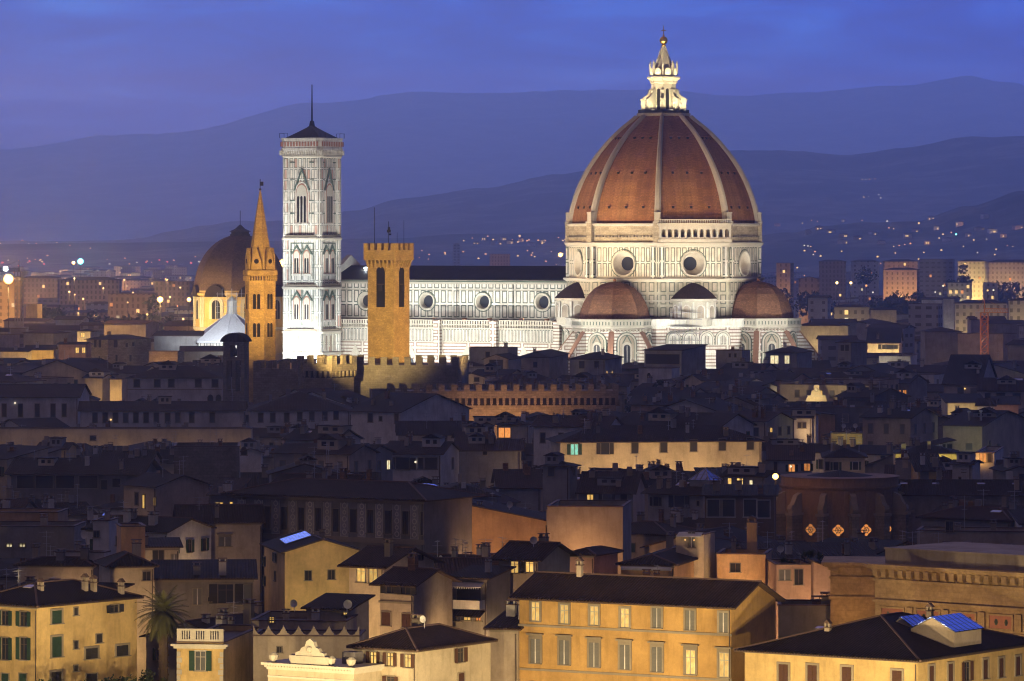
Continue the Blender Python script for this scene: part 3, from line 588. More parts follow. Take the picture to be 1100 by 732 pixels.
# dome shell, ribs
PR = [(0, 27.6), (4, 26.9), (8, 25.7), (12, 24.1), (16, 22.0), (20, 19.3), (24, 16.0), (27, 13.0), (29.5, 10.0), (31.4, 7.5)]
def prof(h):
    for (a, b), (c, d) in zip(PR, PR[1:]):
        if h <= c: q = (h - a) / (c - a); return b + (d - b) * q
    return PR[-1][1]
def sprof(h): return (prof(max(0, h - .9)) + prof(h) * 2 + prof(min(31.4, h + .9))) / 4
HS = [31.4 * i / 40 for i in range(41)]
for k in range(8):
    a0, a1 = V8[k], V8[(k + 1) % 8]; m = MB()
    m.loft([[((sprof(h) - .25) * math.cos(a), (sprof(h) - .25) * math.sin(a), 59.6 + h) for a in (a0, a1)] for h in HS], 0, cap=False, closed=False)
    m.build('dome_segment', 'dometile', duomo)
    m = MB(); n = Vector((math.cos(a0), math.sin(a0), 0)); t = Vector((-n.y, n.x, 0)); rings = []
    for h in HS:
        w_ = 1.0 - .45 * h / 31.4; r_ = sprof(h); e = .75; rings.append([n * (r_ - .9) + t * w_ + Vector((0, 0, 59.6 + h)), n * (r_ + .25) + t * w_ + Vector((0, 0, 59.75 + h)), n * (r_ + e) + t * w_ * .45 + Vector((0, 0, 59.9 + h)), n * (r_ + e) - t * w_ * .45 + Vector((0, 0, 59.9 + h)), n * (r_ + .25) - t * w_ + Vector((0, 0, 59.75 + h)), n * (r_ - .9) - t * w_ + Vector((0, 0, 59.6 + h))])
    m.loft(rings, 0); m.build('rib', 'lighttrim', duomo)
    am = R(45 * k + 45)
    for h, us in ((4.6, (-5.5, 0, 5.5)), (14.6, (-4.4, 0, 4.4)), (24.8, (-2.6, 0, 2.6))):
        for u in us:
            m = MB(); r_ = sprof(h) * math.cos(R(22.5)) - .05; m.T = Matrix.Rotation(am, 4, 'Z') @ Matrix.Translation((r_, u, 59.6 + h))
            m.box(-1.2, .12, -.32, .32, -.35, .35, 1); m.box(-1.2, .3, -.42, .42, .36, .5, 0); m.build('dome_vent', ['clay', 'black'], duomo)
# lantern
LZ = 91.0; m = MB()
m.loft([octp(7.6, LZ), octp(7.9, LZ + .5), octp(7.9, LZ + .9)], 0); ln = m.build('lantern', ['lighttrim'], duomo)
m = MB(); m.loft([octp(7.5, LZ + .9), octp(7.5, LZ + 1.9)], 0, cap=False); m.build('railing', 'iron', ln)
m = MB(); rings = [octp(3.6, LZ + .9), octp(3.6, LZ + 9.5), octp(4.0, LZ + 9.8), octp(4.0, LZ + 10.4), octp(4.9, LZ + 11.2), octp(4.9, LZ + 11.6), octp(3.5, LZ + 11.7), octp(3.4, LZ + 12.2)]
m.loft(rings, 0)
for k in range(8):
    a = R(45 * k); m.T = Matrix.Rotation(a, 4, 'Z') @ Matrix.Translation((3.6 * math.cos(R(22.5)), 0, 0)); m.box(-.2, .03, -.5, .5, LZ + 1.2, LZ + 7.6, 1)
    m.loft([[(x, .5 * math.cos(math.pi * j / 6), LZ + 7.6 + .5 * math.sin(math.pi * j / 6)) for j in range(7)] for x in (-.2, .03)], 1); m.T = None
m.build('lantern_body', ['lighttrim', 'black'], ln)
for a in V8:
    m = MB(); m.T = Matrix.Rotation(a, 4, 'Z'); T_ = .42
    sh = [(3.2, LZ + .9), (4.6, LZ + .9), (4.6, LZ + 3.4), (5.3, LZ + 4.3), (5.3, LZ + .9), (6.6, LZ + .9), (6.6, LZ + 5.0), (6.1, LZ + 5.5), (5.3, LZ + 5.9), (4.6, LZ + 6.8), (4.5, LZ + 7.7), (4.0, LZ + 8.1), (3.2, LZ + 8.1)]
    m.loft([[(x, y, z) for x, z in sh] for y in (-T_, T_)]); m.box(6.0, 6.9, -.6, .6, LZ + 4.7, LZ + 5.1); m.build('buttress', 'lighttrim', ln)
m = MB()
for k in range(16):
    a = R(22.5 * k + 22.5); m.T = Matrix.Rotation(a, 4, 'Z'); rr = 3.9 if k % 2 == 0 else 3.6
    if k % 2 == 0: m.box(rr - .25, rr + .25, -.22, .22, LZ + 12.0, LZ + 15.4); m.lathe([(.3, LZ + 15.4), (.02, LZ + 16.4)], 5, 0, rr, 0)
    else: m.loft([[(x, .95 * math.cos(math.pi * j / 6), LZ + 13.2 + .95 * math.sin(math.pi * j / 6)) for j in range(7)] for x in (rr - .3, rr + .2)]); m.box(rr - .3, rr + .2, -.95, .95, LZ + 12.1, LZ + 13.2)
m.T = None; m.build('lantern_crown', 'lighttrim', ln)
m = MB(); m.loft([octp(2.9, LZ + 12.0), octp(2.8, LZ + 14), octp(.45, LZ + 20.6)], 0)
for a in V8: m.tube((2.85 * math.cos(a), 2.85 * math.sin(a), LZ + 14), (.5 * math.cos(a), .5 * math.sin(a), LZ + 20.6), .12, 4)
m.build('spire', 'lighttrim', ln)
m = MB(); m.lathe([(.5, LZ + 20.5), (.75, LZ + 20.9), (.35, LZ + 21.2)], 12); m.ball((0, 0, LZ + 22.3), 1.22, 20); m.build('gilded_ball', 'gold', ln)
m = MB(); m.tube((0, 0, LZ + 23.4), (0, 0, LZ + 26.6), .11, 6); m.box(-.75, .75, -.09, .09, LZ + 25.1, LZ + 25.35); m.ball((0, 0, LZ + 23.8), .3, 8); m.build('cross', 'gold', ln)
# nave
X0, X1 = -106.0, -24.0; NWs = [-35.4, -54.4, -73.4, -92.4]
nv = MB(); ns = Vector((0, -1, 0)); tt = Vector((1, 0, 0))
edges = [X1] + [(NWs[i] + NWs[i + 1]) / 2 for i in range(3)] + [X0]
for i, x in enumerate(NWs):
    c_ = Vector(((edges[i] + edges[i + 1]) / 2, -10.8, 0)); hw_ = abs(edges[i] - edges[i + 1]) / 2
    m = MB(); holed(m, ns, tt, c_, hw_, 31, 41.6, 2.3, 36.4, depth=1.2, r2=1.75); m.build('nave_wall', ['clerpan', 'lighttrim', 'glass', 'green'], duomo)
m = MB(); m.box(X0, X1, -11.3, -10.75, 41.602, 42.2, 0); m.box(X0, X1, -11.6, -10.75, 42.6, 43.0, 0); m.box(X0, X1, -11.1, -10.75, 42.2, 42.6, 1); m.box(X0, X1, -11.0, -10.79, 31.0, 31.5, 0); m.box(X0, X1, -10.95, -10.79, 39.7, 40.0, 0)
for x in edges[1:-1]: m.box(x - .7, x + .7, -11.3, -10.8, 31, 41.6, 2)
m.build('nave_cornice', ['lighttrim', 'green', 'clerpan'], duomo)
m = MB(); m.slab([(X0, -11.7, 43.0), (X1 + 1, -11.7, 43.0), (X1 + 1, 0, 47.0), (X0, 0, 47.0)], .3); m.slab([(X0, 0, 47.0), (X1 + 1, 0, 47.0), (X1 + 1, 11.7, 43.0), (X0, 11.7, 43.0)], .3); m.build('nave_roof', 'tile3', duomo)
m = MB(); m.box(X0, X1, 10.8, 11.2, 0, 43, 0); m.box(X0, X1, 20.3, 20.7, 0, 30, 0); m.slab([(X0, 11, 32), (X1, 11, 32), (X1, 20.7, 30), (X0, 20.7, 30)], .3, 0); m.build('north_aisle', 'marble', duomo)
m = MB(); m.box(X0, X1, -20.7, -20.3, 0, 24.4, 0); m.box(X0, X1, -20.75, -20.3, 24.4, 24.75, 3); m.box(X0, X1, -20.7, -20.3, 24.75, 28.4, 1); m.box(X0, X1, -21.0, -20.3, 28.4, 28.8, 3)
n = 96
for i in range(n): x = X0 + (X1 - X0) * (i + .5) / n; m.box(x - .17, x + .17, -21.2, -20.3, 28.8, 29.6, 3)
m.box(X0, X1, -21.3, -20.3, 29.6, 29.9, 3)
for i in range(n): x = X0 + (X1 - X0) * (i + .5) / n; m.box(x - .28, x + .28, -21.25, -21.1, 29.9, 30.9, 3)
m.box(X0, X1, -21.35, -21.0, 30.9, 31.15, 3); m.build('aisle_wall', ['bands', 'slat', 'green', 'lighttrim'], duomo)
m = MB(); m.slab([(X0, -20.6, 30.0), (X1, -20.6, 30.0), (X1, -10.9, 31.3), (X0, -10.9, 31.3)], .3); m.build('aisle_roof', 'tile2', duomo)
for x in edges[:-1]:
    m = MB(); m.box(x - 1.0, x + 1.0, -22.2, -20.7, 0, 30.9); m.slab([(x - 1.2, -22.4, 31.0), (x + 1.2, -22.4, 31.0), (x + 1.2, -20.7, 31.5), (x - 1.2, -20.7, 31.5)], .4); m.build('buttress', ['bands'], duomo)
for x in NWs:
    m = MB(); m.box(x - 1.1, x + 1.1, -20.95, -20.6, 6, 18); m.loft([[(x + 1.1 * math.cos(math.pi * j / 8), y, 18 + 1.6 * math.sin(math.pi * j / 8)) for j in range(9)] for y in (-20.95, -20.6)])
    m.loft([[(x - 2.0, y, 19.9), (x + 2.0, y, 19.9), (x, y, 23.6)] for y in (-20.9, -20.72)], 1); m.box(x - 2.1, x - 1.2, -21.1, -20.7, 8, 19.9, 1); m.box(x + 1.2, x + 2.1, -21.1, -20.7, 8, 19.9, 1); m.build('tall_window', ['glass', 'lighttrim'], duomo)
m = MB(); m.prism([(X0 - 1.2, -21), (X0, -21), (X0, 21), (X0 - 1.2, 21)], 0, 31, 0); m.box(X0 - 1.2, X0, -11.4, 11.4, 31, 44, 0); m.loft([[(x, -11.6, 44), (x, 11.6, 44), (x, 0, 50.2)] for x in (X0 - 1.3, X0 + .2)], 1); m.build('facade', ['clerpan', 'lighttrim'], duomo)
for x in (-28.5, -37, -47.5, -56, -66, -84):
    m = MB(); m.box(x - .55, x + .55, -19.9, -18.9, 30.6, 31.7); m.build('roof_lamp_housing', 'clay', duomo)
# tribunes with their half domes
def tribune(ax, dist, R1=10.2, R2=11.7):
    rot = Matrix.Rotation(ax, 4, 'Z'); T = rot @ Matrix.Translation((dist, 0, 0))
    m = MB(); m.T = T; m.loft([octp(R2, 0), octp(R2, 29.6)], 0); m.loft([octp(R2 + .1, 22.2), octp(R2 + .35, 22.2), octp(R2 + .35, 22.7), octp(R2 + .1, 22.7)], 1, cap=False)
    m.loft([octp(R2 + .1, 29.3), octp(R2 + .9, 29.9), octp(R2 + .9, 30.2), octp(R2 + .7, 30.2), octp(R2 + .7, 31.7), octp(R2 + .95, 31.7), octp(R2 + .95, 32.1), octp(R2 + .2, 32.1)], 1)
    ap_ = R2 * math.cos(R(22.5)); hw_ = R2 * math.sin(R(22.5))
    for k in range(-2, 3):
        m.T = T @ Matrix.Rotation(R(45 * k), 4, 'Z')
        for i in range(9): u = -hw_ + (i + .5) * 2 * hw_ / 9; m.box(ap_, ap_ + .75, u - .2, u + .2, 28.5, 29.3, 1); m.box(ap_ + .62, ap_ + .72, u - .14, u + .14, 30.4, 31.4, 3)
        for rr, x0_, kk, zs in ((3.05, .30, 3, 25.4), (2.8, .34, 1, 25.4), (2.3, .38, 3, 25.4), (2.1, .42, 4, 25.4), (1.35, .5, 1, 24.3), (1.0, .55, 2, 23.9)):   # nested blind arches
            cs = [(rr * math.cos(math.pi * j / 10), zs + rr * math.sin(math.pi * j / 10)) for j in range(11)]
            m.loft([[(ap_ + q, u, z) for u, z in cs] + [(ap_ + q, -rr, 8), (ap_ + q, rr, 8)] for q in (0, x0_)], kk)
        for s_ in (-1, 1): m.loft([[(ap_ + q, s_ * 1.5, 25.2), (ap_ + q, s_ * 1.15, 25.2), (ap_ + q, 0, 27.3), (ap_ + q, 0, 27.8)] for q in (.4, .6)], 3)
        m.box(ap_ + .56, ap_ + .62, -.1, .1, 12, 24.6, 1)
    m.T = None; o = m.build('tribune', ['bands', 'lighttrim', 'glass', 'green', 'beige'], duomo)
    m = MB(); m.T = T; hp = [(1, 0), (.985, 1.2), (.94, 3.0), (.86, 5.0), (.74, 7.0), (.57, 8.7), (.36, 9.9), (.15, 10.5), (.03, 10.7)]
    m.loft([octp(R1 * r_, 32.1 + z_) for r_, z_ in hp], 0); m.ball((0, 0, 43.1), .5, 8, 1); m.build('half_dome', ['apsetile', 'clay'], o)
    for k in (-2, -1, 0, 1):
        m = MB(); m.T = T @ Matrix.Rotation(R(22.5 + 45 * k), 4, 'Z')
        m.loft([[(R2 - .5, y, 0), (R2 + 7.2, y, 0), (R2 + 7.2, y, 19.3), (R2 + .2, y, 28.2), (R2 - .5, y, 28.2)] for y in (-.75, .75)], 0)
        m.loft([[(R2 + 7.6, y, 19.3), (R2 + .2, y, 28.7), (R2 + .2, y, 28.25), (R2 + 7.6, y, 18.8)] for y in (-.8, .8)], 1)
        m.build('flying_wall', ['bands', 'fintile'], o)
    m = MB(); m.T = T
    m.loft([octp(R2 + 6.5, 0), octp(R2 + 6.5, 13), octp(R2 + 7.2, 13.4), octp(R2 + 7.2, 13.9)], 0)
    m.loft([octp(R2 + 7.0, 13.9), octp(R2, 17)], 1); m.build('chapel_ring', ['bands', 'tile2'], o)
tribune(R(-90), 32.0); tribune(R(0), 30.6)
# small exedrae on the diagonals
for ax in (R(-45), R(-135)):
    T = Matrix.Rotation(ax, 4, 'Z') @ Matrix.Translation((26.4, 0, 0)); m = MB(); m.T = T; N = 20
    m.lathe([(6.3, 30), (6.3, 36.9), (6.8, 37.2), (6.8, 37.8), (6.2, 37.8)], N, 0, 0, 0, 0)
    for k in range(-2, 3):
        m.T = T @ Matrix.Rotation(R(36 * k), 4, 'Z')
        for rr, q, kk in ((1.35, 6.5, 1), (1.0, 6.56, 2)):
            cs = [(rr * math.cos(math.pi * j / 8), 34.8 + rr * math.sin(math.pi * j / 8)) for j in range(9)]
            m.loft([[(x, u, z) for u, z in cs] + [(x, -rr, 32.3), (x, rr, 32.3)] for x in (5.6, q)], kk)
        m.T = T @ Matrix.Rotation(R(36 * k + 18), 4, 'Z'); m.box(6.1, 6.75, -.35, .35, 32.2, 36.9, 1)
    m.T = None; o = m.build('exedra', ['lighttrim', 'marble', 'beige'], duomo)
    m = MB(); m.T = T; m.lathe([(6.9, 37.8), (5.4, 39.4), (3.4, 41.0), (1.4, 42.1), (.1, 42.4)], N); m.build('conical_roof', 'tile2', o)
# arches on the base wall between the tribunes
for ax in (R(-45), R(-135)):
    for u in (-7.5, -2.6, 2.6, 7.5):
        m = MB(); m.T = Matrix.Rotation(ax, 4, 'Z')
        for rr, q, kk in ((2.35, .25, 3), (2.2, .28, 0), (1.75, .30, 3), (1.6, .33, 1), (.9, .38, 2)):
            cs = [(u + rr * math.cos(math.pi * j / 8), 26.4 + rr * math.sin(math.pi * j / 8)) for j in range(9)]
            m.loft([[(30.49 + x, y, z) for y, z in cs] + [(30.49 + x, u - rr, 24.6), (30.49 + x, u + rr, 24.6)] for x in (0, q)], kk)
        m.build('blind_arch', ['lighttrim', 'marble', 'slat', 'green'], duomo)

MARKS.append((713, 250, 'the great cathedral dome'))
PROT.append((590, 882, 384, 1300, 300)); PROT.append((368, 600, 384, 1330, 300))
# ------------------------------------------------------------------ marble bell tower
def camp(xl, yl): c, s = math.cos(ANG), math.sin(ANG); return Vector((DC.x + xl * c - yl * s, DC.y + xl * s + yl * c, 0))
bt = thing('bell_tower', 'tall square floodlit marble bell tower with dark pyramid roof and mast', 'bell tower', camp(-101.4, -31), ANG)
hb = 5.72; DZt = 85.2
def sq(h, z, ch=1.6): return [(h, -h + ch, z), (h, h - ch, z), (h - ch, h, z), (-h + ch, h, z), (-h, h - ch, z), (-h, -h + ch, z), (-h + ch, -h, z), (h - ch, -h, z)]
LV = [(0, 27.8, 'camppan2'), (27.8, 41.0, 'camppan2'), (41.0, 55.6, 'camppan2'), (55.6, 80.0, 'camppan')]
for z0, z1, mt in LV:
    m = MB(); m.box(-hb, hb, -hb, hb, z0, z1, 0)
    for sx in (-1, 1):
        for sy in (-1, 1): m.lathe([(1.35, z0), (1.35, z1 - .01)], 8, R(22.5), sx * (hb - .35), sy * (hb - .35), 0)
    o = m.build('storey', [mt], bt)
    m = MB(); h_ = hb + 1.0
    m.loft([sq(h_ + .05, z1 - 1.0), sq(h_ + .45, z1 - .6), sq(h_ + .45, z1 - .2), sq(h_ + .1, z1)], 0)
    if z1 < 60: m.loft([sq(h_ + .12, z1), sq(h_ + .12, z1 + .5)], 1)
    m.build('string_course', ['lighttrim', 'trim'], bt)
    if z0 == 0:
        m = MB(); m.loft([sq(h_ + .1, 20.5), sq(h_ + .4, 20.9), sq(h_ + .4, 21.3), sq(h_ + .1, 21.5)]); m.build('string_course', 'lighttrim', bt)
        for face in range(4):
            m = MB(); m.T = Matrix.Rotation(R(90 * face), 4, 'Z')
            for u in (-3.9, -1.3, 1.3, 3.9): m.box(u - .5, u + .5, -hb - .05, -hb + .1, 21.9, 26.3, 0); m.box(u + .8, u + 1.1, -hb - .35, -hb, 21.5, 26.8, 1)
            m.build('niche', ['beige', 'lighttrim'], bt)
def lancet(m, u, z0, w_, h_, k, y0, y1):
    cs = [(u + w_ / 2 * math.cos(math.pi * j / 8), z0 + h_ + w_ * .75 * math.sin(math.pi * j / 8)) for j in range(9)]
    m.loft([[(x, y, z) for x, z in cs] + [(u - w_ / 2, y, z0), (u + w_ / 2, y, z0)] for y in (y0, y1)], k)
def twinwin(face, u, z0, w_, h_, n, gable):
    m = MB(); m.T = Matrix.Rotation(R(90 * face), 4, 'Z'); y = -hb
    lancet(m, u, z0, w_ + 1.3, h_ + .3, 1, y + .05, y - .28); lancet(m, u, z0 + .1, w_ + .7, h_ + .2, 4, y, y - .36); lancet(m, u, z0 + .2, w_ + .2, h_, 0, y, y - .42)
    lw = w_ / n
    for i in range(n): lancet(m, u - w_ / 2 + (i + .5) * lw, z0 + .3, lw * .62, h_ - .8 - lw * .4, 2, y, y - .48)
    if gable:
        g = w_ / 2 + 1.1; zt = z0 + h_ + w_ * .35; gh = gable
        for s in (-1, 1): m.loft([[(u + s * g, q, zt), (u + s * (g - .5), q, zt), (u, q, zt + gh - .9), (u, q, zt + gh)] for q in (y, y - .5)], 3)
    m.box(u - w_ / 2 - .8, u + w_ / 2 + .8, y - .6, y, z0 - .5, z0, 1)
    m.build('arched_window', ['lighttrim', 'marble', 'black', 'green', 'redstone'], bt)
for face in range(4):
    twinwin(face, 0, 59.6, 3.4, 8.6, 3, 6.8)
    for z0 in (30.3, 44.0):
        for u in (-1.75, 1.75): twinwin(face, u, z0 + .6, 1.7, 5.2, 2, 3.0)
    bx = []
    for z in (62.5, 66.3, 72.6, 77.6): bx.append((-hb + .9, -2.45, -hb - .16, -hb, z, z + .28)); bx.append((2.45, hb - .9, -hb - .16, -hb, z, z + .28))
    for z, zt in ((32.0 - 2.6, 32 + 8.2), (43.0, 53.6)):
        for a_, b_ in ((-3.9, -3.65), (3.65, 3.9), (-.12, .12)): bx.append((a_, b_, -hb - .15, -hb, z, zt))
        bx.append((-3.9, 3.9, -hb - .18, -hb, zt, zt + .25))
    if face in (0, 1):
        for q_ in bx: m = MB(); m.T = Matrix.Rotation(R(90 * face), 4, 'Z'); m.box(*q_); m.build('inlay_band', ['green'], bt)
m = MB(); h_ = hb + 1.0
m.loft([sq(h_, 79.5), sq(h_ + .6, 81.4), sq(h_ + .6, 82.0), sq(h_ + .45, 82.0), sq(h_ + .45, 84.4), sq(h_ + .65, 84.5), sq(h_ + .65, 85.0)], 0)
for face in range(4):
    m.T = Matrix.Rotation(R(90 * face), 4, 'Z')
    for i in range(17): u = -6.4 + i * .8; m.box(u - .17, u + .17, -h_ - .65, -h_, 79.9, 81.3, 1)
    for i in range(13): u = -6 + i; m.box(u - .3, u + .3, -h_ - .52, -h_ - .4, 82.5, 83.9, 2)
m.T = None; m.build('crowning_parapet', ['marble', 'lighttrim', 'redstone'], bt)
m = MB(); m.lathe([(8.6, 84.9), (7.0, 85.6), (4, 87.0), (1.6, 88.2), (.9, 88.7), (.6, 90.2)], 4, R(45)); m.build('roof', 'lead', bt)
m = MB(); m.tube((0, 0, 90), (0, 0, 101), .28, 6, r2=.14)
m.build('mast', 'iron', bt)
m = MB()
for face in range(4):
    m.T = Matrix.Rotation(R(90 * face), 4, 'Z')
    for u in (-6.9, -4.3, 4.3, 6.9): m.tube((u, -7.1, 85), (u, -7.1, 86.4), .06, 4)
    m.tube((-7.1, -7.1, 86.4), (-4.2, -7.1, 86.4), .06, 4); m.tube((4.2, -7.1, 86.4), (7.1, -7.1, 86.4), .06, 4)
m.T = None; m.build('railing', 'iron', bt)
PROT.append((303, 372, 384, 1340, 300)); MARKS.append((337, 240, 'the marble bell tower'))
# floodlights round the cathedral square (local: east, north)
WH = (1.0, .97, .86); WC_ = (.90, .98, 1.0)
def fl(xl, yl, z, tx, ty, tz, p, col=WH, size=70, rad=1.0): a_ = camp(xl, yl); b_ = camp(tx, ty); a_.z = z; b_.z = tz; lamp(a_, p, col, 'SPOT', b_, size, .8, rad)
for x, p in ((-100, 42), (-78, 46), (-56, 56), (-36, 56)): fl(x, -52, 19, x, -20, 26, p * 1000, WH, 100)
for x in (-92, -73, -54, -36): fl(x, -19.3, 31.6, x, -10.8, 39, 2600, WH, 150, .4)
fl(-112, -78, 19, -103, -31, 34, 90000, WC_, 100); fl(-80, -62, 19, -101, -34, 32, 46000, WC_, 90); fl(-122, -85, 24, -105, -31, 66, 150000, WH, 36)
fl(-60, -70, 22, -100, -33, 66, 140000, WH, 36)
for x, y, p in ((-14, -66, 44), (14, -62, 36), (38, -40, 28), (60, -22, 36)): fl(x, y, 20, x * .4, y * .45, 28, p * 1000, WH, 95)
fl(-24, -78, 24, -2, -20, 49, 75000, WH, 42); fl(34, -72, 24, 12, -16, 49, 62000, WH, 42); fl(78, -34, 24, 20, -6, 49, 45000, WH, 44)
AM = (1, .68, .36)
fl(-60, -95, 26, -8, -14, 60, 480000, AM, 28); fl(20, -105, 26, 6, -18, 60, 260000, AM, 28); fl(85, -70, 26, 16, -6, 60, 170000, AM, 28)
for x, y in ((-50, -100), (70, -85)): fl(x, y, 26, 0, 0, 108, 900000, (1, .80, .46), 8)
for k in range(8):
    a = R(45 * k); fl(8.3 * math.cos(a), 8.3 * math.sin(a), 92.6, 0, 0, 103, 3400, (1, .84, .48), 110, .2); fl(4.75 * math.cos(a), 4.75 * math.sin(a), 102.9, 0, 0, 109, 420, (1, .84, .45), 100, .1)
# ------------------------------------------------------------------ landmark towers and palaces
OR_ = (1, .60, .20); YE = (1, .74, .34)
def crenels(m, x0, x1, y0, y1, z, h=1.6, mw=1.3, gap=1.1, k=0, swallow=False):
    L_ = (x1 - x0) if (x1 - x0) > (y1 - y0) else (y1 - y0); alongx = (x1 - x0) > (y1 - y0); n = max(1, int((L_ + gap) / (mw + gap))); st = (L_ - mw) / max(1, n - 1)
    for i in range(n):
        u = i * st
        if alongx: m.box(x0 + u, x0 + u + mw, y0, y1, z, z + h, k)
        else: m.box(x0, x1, y0 + u, y0 + u + mw, z, z + h, k)
# Badia: hexagonal belfry with tall spire
Yb = 1135; pb_ = at(279.5, 300, Yb); rb = 3.9
t = thing('church_belfry', 'slender six-sided amber lit church belfry with a tall pointed spire', 'bell tower', (pb_.x, Yb, 0), R(-12)); MARKS.append((279, 330, 'the slender spired belfry')); PROT.append((262, 298, 393, Yb, 290))
zs = [zof(y, Yb) for y in (334, 290, 195)]; HX = R(-90)
m = MB(); m.lathe([(rb, 0), (rb, zs[0]), (rb + .25, zs[0]), (rb + .25, zs[0] + .4), (rb, zs[0] + .5), (rb, zs[1] - 3.0), (rb + .1, zs[1] - 2.6)], 6, 0)
m.build('shaft', ['bstone'], t)
m = MB(); m.lathe([(rb + .1, zs[1] - 1.6), (rb + .55, zs[1] - 1.2), (rb + .55, zs[1] - .3), (rb + .35, zs[1])], 6, 0)
for k in range(6):
    m.T = Matrix.Rotation(R(60 * k + 30), 4, 'Z')
    for i in range(6): u = -1.65 + i * .66; m.box(rb * .866, rb * .866 + .5, u - .15, u + .15, zs[1] - 2.7, zs[1] - 1.5)
m.T = None; m.build('corbel_table', ['bstone'], t)
m = MB(); m.lathe([(rb - .2, zs[1]), (rb - .95, zs[1] + 2.5), (.16, zs[2] - 2.2)], 6, 0, cap=False); m.build('spire', ['bstone'], t)
for k in range(6):
    m = MB(); m.T = Matrix.Rotation(R(60 * k + 30), 4, 'Z'); q = rb * .866
    m.loft([[(x, -1.35, zs[1]), (x, 1.35, zs[1]), (x, 1.2, zs[1] + 2.0), (x, 0, zs[1] + 5.4), (x, -1.2, zs[1] + 2.0)] for x in (q - 1.6, q + .1)], 0)
    m.lathe([(.5, -.05), (.5, .06)], 10, 0) if False else None
    m.loft([[(x, .62 * math.cos(j * math.pi / 5), zs[1] + 2.1 + .62 * math.sin(j * math.pi / 5)) for j in range(10)] for x in (q, q + .16)], 1)
    m.build('gable', ['bstone', 'black'], t)
    m = MB(); m.T = Matrix.Rotation(R(60 * k), 4, 'Z'); m.lathe([(.3, zs[1]), (.3, zs[1] + 3.0), (.02, zs[1] + 4.8)], 6, 0, rb - .35, 0); m.build('pinnacle', ['bstone'], t)
    for za, hh_ in ((zof(362, Yb), 3.0), (zof(332, Yb), 3.3)):
        m = MB(); m.T = Matrix.Rotation(R(60 * k + 30), 4, 'Z')
        for u in (-.52, .52):
            cs = [(u + .40 * math.cos(math.pi * j / 6), za + hh_ + .45 * math.sin(math.pi * j / 6)) for j in range(7)]
            m.loft([[(x, a_, b_) for a_, b_ in cs] + [(x, u - .40, za), (x, u + .40, za)] for x in (q - .3, q + .04)], 0)
        m.box(q, q + .14, -1.1, 1.1, za - .25, za, 1); m.box(q, q + .12, -1.1, -.98, za, za + hh_ + .7, 1); m.box(q, q + .12, .98, 1.1, za, za + hh_ + .7, 1); m.box(q, q + .12, -1.1, 1.1, za + hh_ + .702, za + hh_ + .9, 1)
        m.build('twin_window', ['black', 'bstone'], t)
m = MB(); m.tube((0, 0, zs[2] - 2.5), (0, 0, zs[2] + .6), .1, 5); m.ball((0, 0, zs[2] - 2.0), .3, 8); m.box(0, .8, -.05, .05, zs[2] - 1.1, zs[2] - .1); m.build('weather_vane', 'iron', t)
# Bargello tower
Yv = 1110; pv = at(417.5, 300, Yv); hv = 3.65
t = thing('battlemented_tower', 'square amber lit stone tower with battlements and tall open arches', 'tower', (pv.x, Yv, 0), R(-30)); MARKS.append((416, 320, 'the battlemented amber tower')); PROT.append((390, 440, 385, Yv, 262))
zt = zof(262, Yv); zc_ = zof(281, Yv)
m = MB(); m.box(-hv, hv, -hv, hv, 0, zc_ - .5); m.build('shaft', 'bstone', t)
m = MB(); e = hv + .75
for f_ in range(4):
    m.T = Matrix.Rotation(R(90 * f_), 4, 'Z')
    for i in range(7): u = -hv + .3 + i * (2 * hv - .6) / 6; m.loft([[(u - .22, -hv, zc_ - 1.6), (u + .22, -hv, zc_ - 1.6), (u + .22, -hv - .3, zc_ - 1.2), (u - .22, -hv - .3, zc_ - 1.2)], [(u - .22, -hv, zc_ + .3), (u + .22, -hv, zc_ + .3), (u + .22, -e, zc_ + .3), (u - .22, -e, zc_ + .3)]])
m.T = None; m.build('corbel_table', 'bstone', t)
m = MB(); m.box(-e, e, -e, e, zc_ + .3, zt - 1.5)
for q in ((-e, e, -e, -e + .6), (-e, e, e - .6, e), (-e, -e + .6, -e + .61, e - .61), (e - .6, e, -e + .61, e - .61)): crenels(m, *q, zt - 1.498, 1.6, 1.15, .75)
m.build('battlements', 'bstone', t)
for f_ in range(4):
    m = MB(); m.T = Matrix.Rotation(R(90 * f_), 4, 'Z'); w_ = 1.2; z0 = zof(330, Yv); h_ = zof(292, Yv) - z0
    cs = [(w_ * math.cos(math.pi * j / 8), z0 + h_ + w_ * math.sin(math.pi * j / 8)) for j in range(9)]
    m.loft([[(x, y, z) for x, z in cs] + [(-w_, y, z0), (w_, y, z0)] for y in (-hv - .02, -hv + .3)], 0)
    cs = [(1.5 * math.cos(math.pi * j / 8), z0 + h_ + 1.5 * math.sin(math.pi * j / 8)) for j in range(9)]; ci = [(1.25 * math.cos(math.pi * j / 8), z0 + h_ + 1.25 * math.sin(math.pi * j / 8)) for j in range(9)]
    m.loft([[(x, y, z) for (x, z) in cs] + [(x, y, z) for (x, z) in ci[::-1]] for y in (-hv - .14, -hv)], 1)
    m.box(-.5, .5, -hv - .3, -hv - .03, z0 + h_ * .45, z0 + h_ * .62, 2); m.box(-.9, .9, -hv - .12, -hv - .03, z0 + h_ * .63, z0 + h_ * .66, 3)
    m.build('belfry_opening', ['black', 'bstone', 'iron', 'wood'], t)
m = MB(); m.tube((0, 0, zt - 1.5), (0, 0, zof(238, Yv)), .09, 5); m.box(-.45, .55, -.08, .08, zof(250, Yv), zof(247, Yv)); m.box(-.2, .35, -.08, .08, zof(247, Yv), zof(244, Yv)); m.box(.1, .7, -.06, .06, zof(253, Yv), zof(251, Yv)); m.build('weather_vane', 'iron', t)
